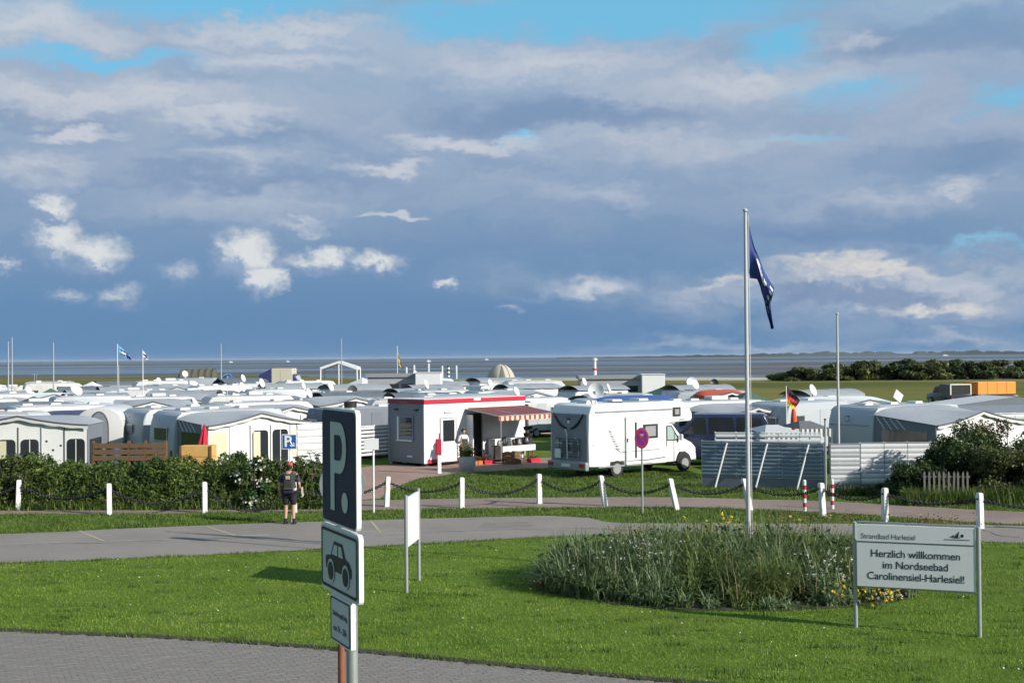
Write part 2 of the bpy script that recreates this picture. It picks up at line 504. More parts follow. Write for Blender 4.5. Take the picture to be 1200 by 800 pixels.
# ------------------------------------------------------------------ roads and paths (sheets just above the ground)
def asphalt_mat(name, c, c2, sc=1.0, bumpd=.004):
    c, c2 = tuple(x * AF for x in c), tuple(x * AF for x in c2)
    m = bpy.data.materials.new(name); m.use_nodes = True
    t = m.node_tree; T = NT(t); b = t.nodes['Principled BSDF']
    geo = T.new('ShaderNodeNewGeometry'); P = geo.outputs['Position']
    n1 = T.noise(P, .35 * sc, 5, .6); n2 = T.noise(P, 60., 3, .7); n3 = T.noise(P, 3.2 * sc, 5, .65)
    cc = T.mix(T.smooth(n1, .3, .7), c, c2)
    cc = T.mix(T.m('MULTIPLY', T.smooth(n3, .52, .75), .4), cc, tuple(x * .62 for x in c))
    cc = T.mix(T.m('MULTIPLY', n2, .35), cc, tuple(x * 1.6 for x in c2))
    T.put(b.inputs['Base Color'], cc); b.inputs['Roughness'].default_value = .88
    b.inputs['Specular IOR Level'].default_value = .25
    bn = T.new('ShaderNodeBump'); bn.inputs['Strength'].default_value = .5; bn.inputs['Distance'].default_value = bumpd
    T.put(bn.inputs['Height'], n2); T.put(b.inputs['Normal'], bn.outputs[0])
    MATS[name] = m
    return m
M_asph = asphalt_mat('asphalt', (.205, .175, .150), (.255, .222, .195))
M_path = asphalt_mat('clay_path', (.20, .145, .12), (.27, .20, .165))
M_pave = asphalt_mat('paving_bed', (.185, .168, .150), (.215, .193, .172), 2)
M_drive = asphalt_mat('clay_drive', (.27, .165, .125), (.33, .22, .175))

def sheet(name, pts, z, m, jag=0., kind='structure'):
    mb = MB()
    P = []
    n = len(pts)
    for i in range(n):
        a, b = Vector(pts[i]), Vector(pts[(i + 1) % n])
        k = max(1, int((b - a).length / .25)) if jag else 1
        for j in range(k):
            p = a.lerp(b, j / k)
            P.append((p.x + random.uniform(-jag, jag), p.y + random.uniform(-jag, jag), z))
    bm = bmesh.new()
    f = bm.faces.new([bm.verts.new(p) for p in P])
    bmesh.ops.triangulate(bm, faces=[f])
    for f in bm.faces:
        if f.normal.z < 0: f.normal_flip()
    me = bpy.data.meshes.new(name); bm.to_mesh(me); bm.free(); me.materials.append(m)
    return prop(link(name, me), kind=kind)

def curve2(pts, n=8):
    """smooth open polyline through points (Catmull-Rom)"""
    P = [Vector((*p[:2], 0)) for p in pts]; out = []
    for i in range(len(P) - 1):
        p0 = P[max(i - 1, 0)]; p1 = P[i]; p2 = P[i + 1]; p3 = P[min(i + 2, len(P) - 1)]
        for k in range(n):
            t = k / n
            q = .5 * ((2 * p1) + (p2 - p0) * t + (2 * p0 - 5 * p1 + 4 * p2 - p3) * t * t + (3 * p1 - p0 - 3 * p2 + p3) * t ** 3)
            out.append((q.x, q.y))
    out.append((P[-1].x, P[-1].y))
    return out

near_edge = curve2([(-34, 28.5), (-20, 25.6), gp(0, 739), gp(200, 748), gp(400, 762), gp(600, 781), gp(800, 800), (6.0, 17.6), (10, 16.2), (16, 15.2)])
road_near = curve2([(-40, 26.2), (-22, 28.9), gp(0, 660), gp(200, 652), gp(350, 645), gp(500, 637), gp(620, 630), gp(720, 626.5), gp(820, 626), gp(960, 628), gp(1080, 631.5), gp(1200, 637), (17.5, 30.6), (26, 27.5), (40, 21)])
road_far = curve2([(-46, 31), (-24, 34.6), gp(0, 625.5), gp(150, 619), gp(320, 612.5), gp(500, 607.5), gp(640, 604)]) + \
    curve2([gp(690, 606.5), gp(722, 612.2), gp(800, 613), gp(1000, 613.5), gp(1200, 616), (20, 33.4), (30, 30.2), (44, 25)])
path_near = curve2([(-46, 38.2), (-24, 40.2), gp(20, 602.5), gp(200, 601.5), gp(400, 598.5), gp(600, 595), gp(800, 594.5), gp(960, 600), gp(1080, 607.5), gp(1200, 614.5), (20, 34.0), (32, 31)])
path_far = [(p[0] * 1.03 + .6 * (p[0] > 8), p[1] + 2.9) for p in path_near]
sheet('road', road_near + road_far[::-1], .004, M_asph, .02)
sheet('footpath', path_near + path_far[::-1], .006, M_path, .04)
drive = [gp(372, 590), gp(388, 556), gp(430, 546.5), gp(500, 541), gp(650, 536), gp(668, 546), gp(600, 551), gp(540, 554.5), gp(490, 561), gp(462, 572), gp(446, 584)]
sheet('driveway', [(p.x, p.y) for p in drive], .010, M_drive, .05)

# painted parking marks on the road: sheets 4 mm up
M_mark = mat('worn_road_paint', (.42, .40, .36), .8, var=.3, scale=9)
M_marky = mat('worn_yellow_paint', (.42, .36, .22), .8, var=.3, scale=9)
def mark(p, q, w, m, name='parking_line'):
    a, b = gp(*p), gp(*q)
    d = (b - a).normalized(); s = Vector((-d.y, d.x, 0)) * w / 2
    o = MB().poly([a - s, b - s, b + s, a + s]).build(name, m, recalc=False)
    o.location.z = .009
    for poly in o.data.polygons:
        if poly.normal.z < 0: o.data.flip_normals(); break
    return prop(o, kind='structure')
mark((93, 622), (122, 634), .08, M_marky)
mark((122, 634), (200, 632), .07, M_mark)
mark((243, 617), (276, 627.5), .08, M_marky)
mark((280, 627.6), (316, 626.6), .10, M_mark)
mark((424, 623), (490, 619), .07, M_mark)
mark((435, 611), (446, 624), .08, M_marky)
mark((0, 637.5), (70, 635.5), .06, M_mark)

# repaired patches and tarred cracks in the asphalt
M_patch = asphalt_mat('asphalt_patch', (.175, .155, .138), (.22, .195, .175))
for pts in (((560, 619), (626, 616.5), (619, 611), (566, 613)),):
    sheet('road_patch', [(q.x, q.y) for q in (gp(*p) for p in pts)], .0075, M_patch, .015)
M_tar = mat('tar_seam', (.09, .083, .078), .6, var=.2)
for pts in (((0, 641), (60, 637), (130, 636), (210, 631), (300, 630), (360, 626)), ((440, 628), (520, 623), (600, 620), (690, 619), (760, 622)), ((1150, 620), (1172, 628), (1200, 630))):
    g_ = [gp(*p) for p in pts]; L_ = []; R_ = []
    for a_, b_ in zip(g_[:-1], g_[1:]):
        for k_ in range(8):
            p_ = a_.lerp(b_, k_ / 8) + Vector((random.uniform(-.05, .05), random.uniform(-.05, .05), 0)); w_ = random.uniform(.008, .022)
            L_.append((p_.x - w_, p_.y - w_)); R_.append((p_.x + w_, p_.y + w_))
    mb = MB(); n_ = len(L_)
    mb.add([(*p, .0095) for p in L_] + [(*p, .0095) for p in R_], [(i, n_ + i, n_ + i + 1, i + 1) for i in range(n_ - 1)])
    prop(mb.build('tar_seam', M_tar, recalc=False), kind='structure')

# ------------------------------------------------------------------ near pavement of interlocking blocks
pv_out = near_edge + [(16, 2.5), (-34, 2.5)]
def inside(poly, x, y):
    """vectorised point in polygon"""
    x = np.asarray(x); y = np.asarray(y); r = np.zeros(x.shape, bool)
    n = len(poly)
    for i in range(n):
        x1, y1 = poly[i][:2]; x2, y2 = poly[(i + 1) % n][:2]
        c = ((y1 > y) != (y2 > y))
        with np.errstate(divide='ignore', invalid='ignore'):
            r ^= c & (x < (x2 - x1) * (y - y1) / (y2 - y1 + 1e-12) + x1)
    return r

def pavement():
    zone = [(-34, 29.2)] + near_edge + [(16, 14.6), (-34, 14.6)]
    st = sheet('pavement', near_edge + [(16, 14.6), (-34, 14.6)], .004, M_pave)
    mats = [mat('paver_%s' % k, c, .85, var=.16, scale=5, bump=.5, bscale=55, spec=.25) for k, c in
            (('grey', (.205, .185, .168)), ('pale', (.220, .198, .178)), ('warm', (.210, .184, .162)))]
    protos = []
    for mm in mats:
        mb = MB()
        a, b, t, i = .1985, .0985, .007, .003        # block with chamfered top edges
        lo = [(-a / 2, -b / 2, 0), (a / 2, -b / 2, 0), (a / 2, b / 2, 0), (-a / 2, b / 2, 0)]
        hi = [(-a / 2 + i, -b / 2 + i, t), (a / 2 - i, -b / 2 + i, t), (a / 2 - i, b / 2 - i, t), (-a / 2 + i, b / 2 - i, t)]
        mb.add(lo + hi, [(4, 5, 6, 7), (0, 1, 5, 4), (1, 2, 6, 5), (2, 3, 7, 6), (3, 0, 4, 7)])
        protos.append(mb.mesh('paver', mm, recalc=False))
    th = R(24); ca, sa = math.cos(th), math.sin(th)
    cells = []
    for i in range(-190, 190):
        for j in range(-280, 280):
            u = (i + .5 * (j % 2)) * .2; v = j * .1
            x = -4 + u * ca - v * sa; y = 20 + u * sa + v * ca
            cells.append((x, y))
    c = np.array(cells)
    ok = inside(zone[1:], c[:, 0], c[:, 1]) & (c[:, 1] > 17.2) & (np.abs(c[:, 0] / c[:, 1]) < .5)
    near = np.array([(p[0], p[1]) for p in near_edge])
    c = c[ok]
    d = np.array([np.min(np.hypot(near[:, 0] - x, near[:, 1] - y)) for x, y in c])
    c = c[d > .13]
    # which of them the photograph shows largest
    vis = np.array([(abs(x / y) < .39 and y > 18.9) for x, y in c])
    order = np.argsort(np.where(vis, c[:, 1], 1e3))
    big = set(order[:300].tolist())
    mb = MB()
    pv = [np.array([v.co[:] for v in me.vertices]) for me in protos]; fc = [[tuple(p.vertices) for p in me.polygons] for me in protos]
    for k, (x, y) in enumerate(c):
        q = random.randrange(3); dz = random.uniform(-.002, .003); a = th + random.gauss(0, .012)
        if k in big:
            o = link('paver', protos[q], st, (x, y, .006 + dz), (0, 0, a))
        else:
            p = pv[q]; cc, ss = math.cos(a), math.sin(a)
            mb.cur = q
            mb.add(np.stack([x + p[:, 0] * cc - p[:, 1] * ss, y + p[:, 0] * ss + p[:, 1] * cc, p[:, 2] + .006 + dz], -1).tolist(), fc[q])
    o = mb.build('paver_field', mats, st, recalc=False); prop(o, kind='stuff')
pavement()

# ------------------------------------------------------------------ leaves and grass as numpy meshes
def np_mesh(name, V, F, rnd, m):
    """V (n,k,3) little polygons with k corners, rnd (n,)"""
    n, k, _ = V.shape
    me = bpy.data.meshes.new(name)
    me.vertices.add(n * k); me.vertices.foreach_set('co', V.reshape(-1).astype(np.float32))
    me.loops.add(n * k); me.loops.foreach_set('vertex_index', np.arange(n * k, dtype=np.int32))
    me.polygons.add(n); me.polygons.foreach_set('loop_start', np.arange(0, n * k, k, dtype=np.int32))
    a = me.attributes.new('rnd', 'FLOAT', 'POINT')
    a.data.foreach_set('value', np.repeat(rnd, k).astype(np.float32))
    me.materials.append(m); me.update(calc_edges=True)
    return me

def leaf_cloud(name, C, size, rnd, m, up=.4, asp=.5, drop=0.):
    """diamond leaves at centres C with random orientation"""
    n = len(C)
    N = rng.normal(size=(n, 3)); N[:, 2] += up; N /= np.linalg.norm(N, axis=1)[:, None]
    T = rng.normal(size=(n, 3)); T[:, 2] -= drop; T -= (T * N).sum(1)[:, None] * N; T /= np.linalg.norm(T, axis=1)[:, None]
    B = np.cross(N, T)
    s = (size * rng.uniform(.6, 1.35, n))[:, None]
    V = np.stack([C - T * s, C + B * s * asp - N * s * .08, C + T * s, C - B * s * asp - N * s * .08], 1)
    return np_mesh(name, V, None, rnd, m)

def blade_field(name, B, h, w, rnd, m, lean=.5):
    """single-triangle grass blades rooted at B"""
    n = len(B)
    a = rng.uniform(0, 2 * np.pi, n); L = np.stack([np.cos(a), np.sin(a), np.zeros(n)], 1)
    hh = (h * rng.uniform(.5, 1.4, n))[:, None]
    top = B + np.array([0, 0, 1.]) * hh + (L[:, [1, 0, 2]] * np.array([1, -1, 0])) * hh * rng.uniform(-lean, lean, n)[:, None]
    ww = (w * rng.uniform(.7, 1.3, n))[:, None]
    V = np.stack([B - L * ww / 2, B + L * ww / 2, top], 1)
    return np_mesh(name, V, None, rnd, m)

def fbm(x, y, s):
    r = 0
    for k, (f, a) in enumerate(((1, .5), (2.1, .27), (4.3, .15))):
        r = r + a * np.sin(x * f / s * 6.28 + 1.7 * k + 2.1 * np.sin(y * f / s * 4.1 + k)) * np.cos(y * f / s * 5.3 + 2.3 * k + 1.3 * np.sin(x * f / s * 3.7))
    return r

M_grass = leaf_mat('lawn_grass', (.13, .215, .020), (.255, .37, .045), (.42, .40, .14), trans=.3)
M_rough = leaf_mat('verge_grass', (.055, .105, .018), (.14, .205, .035), (.28, .235, .10), trans=.25)

lawn_poly = near_edge + road_near[::-1]
def lawn():
    n = 420000
    x = rng.uniform(-15, 15.5, n); y = rng.uniform(16.0, 35.0, n)
    ok = inside(lawn_poly, x, y) & (np.abs(x / y) < .46)
    keep = rng.random(n) < np.clip(24 / y, 0, 1) ** 1.2
    x, y = x[ok & keep], y[ok & keep]
    f = fbm(x, y, 6.) + .6 * fbm(x + 40, y * 1.4, 1.7)
    r = np.clip(.38 + .34 * f + .55 * np.clip(fbm(x + 7, y * 1.6, 8.) - .12, 0, 1) - .35 * np.clip(-fbm(x - 3, y * 2, 5.) - .25, 0, 1) + .16 * fbm(x * .3, y, 1.2) + rng.normal(0, .18, len(x)), 0, 1)
    B = np.stack([x, y, np.zeros(len(x)) - .004], 1)
    h = np.clip(.033 + .016 * fbm(x, y, 3.3), .015, .07)
    me = blade_field('lawn_grass', B, h, .016, r, M_grass, .9)
    prop(link('lawn_grass', me), 'short mown grass of the lawn in front of the road', 'grass', kind='stuff')
lawn()
def lawn_tufts():
    # darker, longer tufts where the mower skipped
    k = 420; cx = rng.uniform(-13, 13, k); cy = rng.uniform(17, 34, k); n = 34
    x = (cx[:, None] + rng.normal(0, .16, (k, n)) * rng.uniform(.5, 2.2, (k, 1))).ravel(); y = (cy[:, None] + rng.normal(0, .05, (k, n))).ravel()
    ok = inside(lawn_poly, x, y); x, y = x[ok], y[ok]
    me = blade_field('lawn_tufts', np.stack([x, y, np.zeros(len(x))], 1), np.full(len(x), .085), .014, np.clip(rng.normal(.2, .15, len(x)), 0, 1), M_rough, .8)
    prop(link('lawn_tufts', me), 'darker longer grass tufts dotted about the lawn', 'grass', kind='stuff')
lawn_tufts()

def edge_grass(name, line, width, dens, h, label, off=0., m=None, w=.016):
    P = np.array([(p[0], p[1]) for p in line]); out = []
    for a, b in zip(P[:-1], P[1:]):
        L = np.hypot(*(b - a)); k = int(L * dens)
        if k == 0: continue
        t = rng.random(k)[:, None]; nrm = np.array([-(b - a)[1], (b - a)[0]]) / L
        out.append(a + (b - a) * t + nrm * (off + rng.normal(0, width, k))[:, None])
    q = np.concatenate(out)
    q = q[np.abs(q[:, 0]) < q[:, 1] * .5 + 1]
    B = np.stack([q[:, 0], q[:, 1], gz(q[:, 0], q[:, 1])], 1)
    hh = h * np.clip(1 + .8 * fbm(q[:, 0], q[:, 1], 1.9), .3, 2)
    r = np.clip(.5 + .3 * fbm(q[:, 0], q[:, 1], 1.1) + rng.normal(0, .2, len(q)), 0, 1)
    me = blade_field(name, B, hh, w, r, m or M_rough, .9)
    return prop(link(name, me), label, 'grass', kind='stuff')
edge_grass('kerb_grass', near_edge, .07, 420, .06, 'ragged grass edge along the near paved footway', off=.03)
edge_grass('kerb_grass', road_near, .06, 190, .05, 'grass fringe along the near side of the road', off=-.02)

def area_grass(name, poly, n, h, label, w=.022, m=None, lean=.9):
    P = np.array([(p[0], p[1]) for p in poly]); lo, hi = P.min(0), P.max(0)
    x = rng.uniform(lo[0], hi[0], n); y = rng.uniform(lo[1], hi[1], n)
    ok = inside(poly, x, y) & (np.abs(x / y) < .47) & ~inside([(p.x, p.y) for p in drive], x, y); x, y = x[ok], y[ok]
    r = np.clip(.45 + .3 * fbm(x, y, 2.5) + rng.normal(0, .2, len(x)), 0, 1)
    hh = h * np.clip(1 + .9 * fbm(x, y, 3.1), .25, 2)
    me = blade_field(name, np.stack([x, y, gz(x, y)], 1), hh, w, r, m or M_rough, lean)
    return prop(link(name, me), label, 'grass', kind='stuff')
verge = [p for p in road_far if abs(p[0]) < 24]
pn = [p for p in path_near if abs(p[0]) < 24]
area_grass('verge_grass', verge + pn[::-1], 130000, .075, 'strip of rough grass between the road and the footpath')
pf = [p for p in path_far if -3.5 < p[0] < 24]
area_grass('verge_grass', [p for p in path_far if -5.5 < p[0] < 24] + [(24, 44), (12, 47), (5, 53.5), (0, 55), (-3.6, 56), (-5.5, 50)], 170000, .09, 'grass between the footpath and the camping ground')
# dark soil lip where the turf ends at the paving
sl = [(p[0], p[1]) for p in near_edge]
soil = mat('soil', (.055, .045, .032), .95, var=.35, scale=9, bump=.8, bscale=25)
mb = MB()
P = np.array(sl)
for i in range(len(P) - 1):
    a, b = P[i], P[i + 1]; nn = np.array([-(b - a)[1], (b - a)[0]]); nn = nn / np.hypot(*nn)
    for k in range(6):
        p = a + (b - a) * k / 6; q = a + (b - a) * (k + 1) / 6
        w0, w1 = .05 + .03 * math.sin(i * 5 + k * 2.1), .05 + .03 * math.sin(i * 5 + (k + 1) * 2.1)
        mb.add([(*(p - nn * w0), .02), (*(q - nn * w1), .02), (*(q + nn * .06), .045), (*(p + nn * .06), .045)], [(0, 1, 2, 3)])
        mb.add([(*(p - nn * w0), .0), (*(q - nn * w1), .0), (*(q - nn * w1), .02), (*(p - nn * w0), .02)], [(0, 1, 2, 3)])
o = mb.build('turf_edge', soil); prop(o, kind='structure')

# little white clover and daisy heads in the lawn
def speckle():
    n = 700
    x = rng.uniform(-12, 11, n); y = rng.uniform(18, 34, n)
    ok = inside(lawn_poly, x, y) & (fbm(x, y, 5) > -.12); x, y = x[ok], y[ok]
    C = np.stack([x, y, rng.uniform(.045, .075, len(x))], 1)
    me = leaf_cloud('clover_heads', C, np.full(len(x), .014), rng.random(len(x)), MATS['petal_white'] if 'petal_white' in MATS else leaf_mat('petal_white', (.6, .6, .55), (.8, .8, .76), trans=.2), 2., .9)
    prop(link('clover_heads', me), 'tiny white clover heads scattered over the lawn', 'flowers', kind='stuff')
speckle()

# ------------------------------------------------------------------ flower bed round the flagpole
def strip_blades(name, base, length, width, rnd, m, lean, nseg=4):
    """arching strap leaves: each one nseg quads, joined in one mesh"""
    n = len(base)
    a = rng.uniform(0, 2 * np.pi, n); d = np.stack([np.cos(a), np.sin(a), np.zeros(n)], 1); side = np.stack([-np.sin(a), np.cos(a), np.zeros(n)], 1)
    k = np.linspace(0, 1, nseg + 1)
    bend = rng.uniform(*lean, n)[:, None]
    Vs = []
    L = length[:, None]
    pts = []
    for t in k:
        hor = np.sin(bend * t) * t * .75; ver = t * np.cos(bend * t * .75)
        pts.append(base + d * (L * hor) + np.array([0, 0, 1.]) * (L * ver))
    w = [(width * (1 - t ** 1.6) + .0015)[:, None] for t in k]
    quads = []
    for i in range(nseg):
        quads.append(np.stack([pts[i] - side * w[i] / 2, pts[i] + side * w[i] / 2, pts[i + 1] + side * w[i + 1] / 2, pts[i + 1] - side * w[i + 1] / 2], 1))
    return np_mesh(name, np.concatenate(quads), None, np.tile(rnd, nseg), m)

bed_pts = curve2([gp(628, 692), gp(690, 703), gp(760, 712), gp(880, 716), gp(980, 712), gp(1060, 703), gp(1078, 686), gp(1050, 664), gp(960, 652), gp(820, 650), gp(700, 660), gp(640, 678), gp(628, 692)])[:-1]
def flower_bed():
    bp = np.array(bed_pts); c = bp.mean(0)
    o = empty('flower_bed', (c[0], c[1], 0), 0, 'oval bed of tall ornamental grasses and daisies around the flagpole', 'flower bed')
    def S(n, shrink=1.0):
        x = rng.uniform(bp[:, 0].min(), bp[:, 0].max(), n); y = rng.uniform(bp[:, 1].min(), bp[:, 1].max(), n)
        xs, ys = c[0] + (x - c[0]) / shrink, c[1] + (y - c[1]) / shrink
        ok = inside(bed_pts, xs, ys)
        return x[ok] - c[0], y[ok] - c[1]
    mb = MB(); mb.poly([(p[0] - c[0], p[1] - c[1], .012) for p in bed_pts]); mb.build('soil', soil, o)
    gb = leaf_mat('strap_leaf', (.065, .11, .028), (.27, .33, .10), (.55, .52, .26), trans=.35)
    gs = leaf_mat('silver_leaf', (.09, .14, .06), (.27, .36, .17), (.52, .55, .36), trans=.32)
    def hgt(x, y):
        e = np.clip(1 - np.hypot((x) / 4.6, (y) / 2.6) ** 2, 0, 1)
        return .46 + .86 * e ** .7 + .22 * fbm(x, y, 2.0) + .24 * np.clip(y / 2.6, -1, 1)
    x, y = S(21000)
    # grouped in clumps: pull roots towards clump centres
    cx, cy = S(260)
    d = (x[:, None] - cx) ** 2 + (y[:, None] - cy) ** 2; i = d.argmin(1)
    x = x * .55 + cx[i] * .45; y = y * .55 + cy[i] * .45
    tone = rng.random(len(cx))
    r = np.clip(.15 + .55 * tone[i] + rng.normal(0, .16, len(x)), 0, 1)
    silver = (x < -1.1) & (rng.random(len(x)) < .75) | (tone[i] > .82)
    for nm, sel, m in (('grass_leaves', ~silver, gb), ('silver_leaves', silver, gs)):
        me = strip_blades(nm, np.stack([x[sel], y[sel], np.zeros(sel.sum())], 1), hgt(x[sel], y[sel]) * rng.uniform(.6, 1.2, sel.sum()), np.full(sel.sum(), .036), r[sel], m, (.25, 2.0))
        prop(link(nm, me, o), kind='stuff')
    # a big fountain-shaped clump of fine grass in front
    for (px, py, n, L) in ((902, 706, 900, 1.0), (640, 690, 320, .55), (672, 698, 320, .6), (1062, 700, 260, .6)):
        g = gp(px, py); k = rng.normal(0, .1, (n, 2))
        me = strip_blades('grass_clump', np.stack([g.x - c[0] + k[:, 0], g.y - c[1] + .2 + k[:, 1], np.zeros(n)], 1), np.full(n, L) * rng.uniform(.6, 1.15, n), np.full(n, .014), np.clip(rng.normal(.45, .2, n), 0, 1), gb if L > .9 else gs, (.5, 1.9), 5)
        prop(link('grass_clump', me, o), kind='stuff')
    # broad dark leaves low down, filling the clumps
    x, y = S(9000); z = hgt(x, y) * rng.random(len(x)) ** .8 * .85
    me = leaf_cloud('broad_leaves', np.stack([x, y, z], 1), np.full(len(x), .055), np.clip(.3 + rng.normal(0, .25, len(x)), 0, 1), leaf_mat('broad_leaf', (.03, .055, .016), (.09, .14, .04), trans=.25), .5, .45)
    prop(link('broad_leaves', me, o), kind='stuff')
    # seed plumes along the top
    x, y = S(700, .95); sel = fbm(x, y, 2.4) > .15; x, y = x[sel], y[sel]
    me = strip_blades('seed_heads', np.stack([x, y, hgt(x, y) * .55], 1), rng.uniform(.4, .75, len(x)), np.full(len(x), .012), rng.random(len(x)), leaf_mat('seed_head', (.22, .17, .075), (.40, .33, .19), trans=.2), (.05, .5), 3)
    prop(link('seed_heads', me, o), kind='stuff')
    # rust coloured dead flower heads along the rim
    out = []
    for (px, py, n, s) in ((655, 682, 260, .35), (742, 618, 300, .35), (1085, 608, 300, .45), (940, 604, 360, .8), (1010, 640, 100, .5)):
        g = at(px, py, 26.5 if py > 660 else 30.5); out.append(np.stack([g.x - c[0] + rng.normal(0, s, n), np.clip(g.y - c[1] + rng.normal(0, .4, n), -3, 3), g.z + rng.normal(0, .10, n)], 1))
    C = np.concatenate(out)
    prop(link('dry_heads', leaf_cloud('dry_heads', C, np.full(len(C), .03), rng.random(len(C)), leaf_mat('dry_head', (.16, .085, .035), (.35, .2, .10), trans=.2), .5, .5), o), kind='stuff')
    # flowers
    pw = leaf_mat('petal_cream', (.40, .40, .33), (.70, .69, .62), trans=.2)
    py_ = leaf_mat('petal_yellow', (.65, .40, .03), (.82, .62, .06), trans=.2)
    def flowers(nm, spots, m, size):
        Cs = []
        for (px, py, Y, n, sx, sz) in spots:
            g = at(px, py, Y); Cs.append(np.stack([g.x - c[0] + rng.normal(0, sx, n), g.y - c[1] + rng.normal(0, .25, n), np.maximum(.1, g.z + rng.normal(0, sz, n))], 1))
        C = np.concatenate(Cs)
        C = np.repeat(C, 5, 0) + rng.normal(0, size * .55, (len(C) * 5, 3))
        prop(link(nm, leaf_cloud(nm, C, np.full(len(C), size), rng.random(len(C)), m, 1.2, .7), o), kind='stuff')
    flowers('white_flowers', [(752, 636, 26.6, 44, .38, .06), (775, 650, 25.8, 14, .25, .05), (720, 652, 25.8, 10, .35, .06), (970, 655, 25.2, 34, .35, .18), (988, 675, 24.7, 26, .22, .14), (1035, 695, 24.3, 16, .2, .05), (1015, 640, 26, 12, .3, .12), (668, 665, 26, 5, .15, .05)], pw, .022)
    flowers('yellow_flowers', [(850, 608, 28.6, 9, .22, .07), (845, 613, 28.4, 8, .5, .04), (920, 608, 28.6, 9, .3, .05), (985, 690, 24.6, 16, .15, .1), (1040, 697, 24.4, 26, .25, .05)], py_, .028)
    return o
flower_bed()

# ------------------------------------------------------------------ hedge, shrubs
def shrub_volume(n, L, hfun, depth):
    """points in a hedge-like volume: x in [0,L], y in [0,depth], z under an uneven rounded top"""
    x = rng.uniform(0, L, n); y = rng.uniform(0, 1, n)
    top = hfun(x, y * depth) * np.clip(1.18 - (2 * y - 1) ** 4 * .55, .2, 1.2) * np.clip(y * 2.4 + .30 + .25 * fbm(x, y, 1.7), .1, 1)
    z = top * (1 - rng.random(n) ** 1.7 * .95)
    return x, y * depth, z

def hedge():
    A, B = gp(-60, 597.5), gp(378, 596)
    L = (B - A).length; ang = math.atan2(B.y - A.y, B.x - A.x)
    o = empty('hedge', A, ang, 'long wild green hedge between the chain fence and the white awnings', 'hedge')
    hf = lambda x, y: 1.08 + .42 * fbm(x, y * 2, 4.2) + .34 * fbm(x + 9, y, 1.3) + .10 * fbm(x + 3, y, .5) - .25 * sstep(L - 3.4, L, x)
    m = leaf_mat('hedge_leaf', (.030, .055, .012), (.15, .215, .045), (.36, .36, .12), trans=.3)
    for nm, n, s in (('foliage', 66000, .055), ('foliage', 14000, .095)):
        x, y, z = shrub_volume(n, L, hf, 2.6)
        r = np.clip(.40 + .40 * fbm(x, z * 2 + y, 2.1) + .30 * fbm(x, y, 7) + rng.normal(0, .17, n), 0, 1)
        prop(link(nm, leaf_cloud(nm, np.stack([x, y, z], 1), np.full(n, s), r, m, .5, .42, .1), o), kind='stuff')
    # upright shoots that break the outline
    n = 1700; x = rng.uniform(0, L, n); y = rng.uniform(.1, 2.4, n)
    me = strip_blades('shoot', np.stack([x, y, hf(x, y) * rng.uniform(.1, .8, n)], 1), rng.uniform(.25, .55, n), np.full(n, .02), np.clip(rng.normal(.55, .25, n), 0, 1), m, (.1, .7), 4)
    prop(link('shoot', me, o), kind='stuff')
    mb = MB()
    for k in range(60):
        x = rng.uniform(.2, L - .2); y = rng.uniform(.5, 2.2)
        mb.tube([(x, y, -.05), (x + rng.uniform(-.1, .1), y, .6), (x + rng.uniform(-.3, .3), y + .1, 1.25)], [.03, .022, .008], 5)
    prop(mb.build('stem', mat('bark', (.09, .07, .05), .9, var=.3), o), kind='stuff')
    # dark inner twigs so that the hedge is not see-through
    # tall weeds at the foot, half dry
    n = 2600; x = rng.uniform(0, L, n); y = rng.normal(-.05, .14, n)
    me = strip_blades('foot_grass', np.stack([x, y, np.zeros(n)], 1), rng.uniform(.12, .42, n), np.full(n, .02), rng.random(n), M_rough, (.2, 1.5), 3)
    prop(link('foot_grass', me, o), kind='stuff')
    return o
hedge()

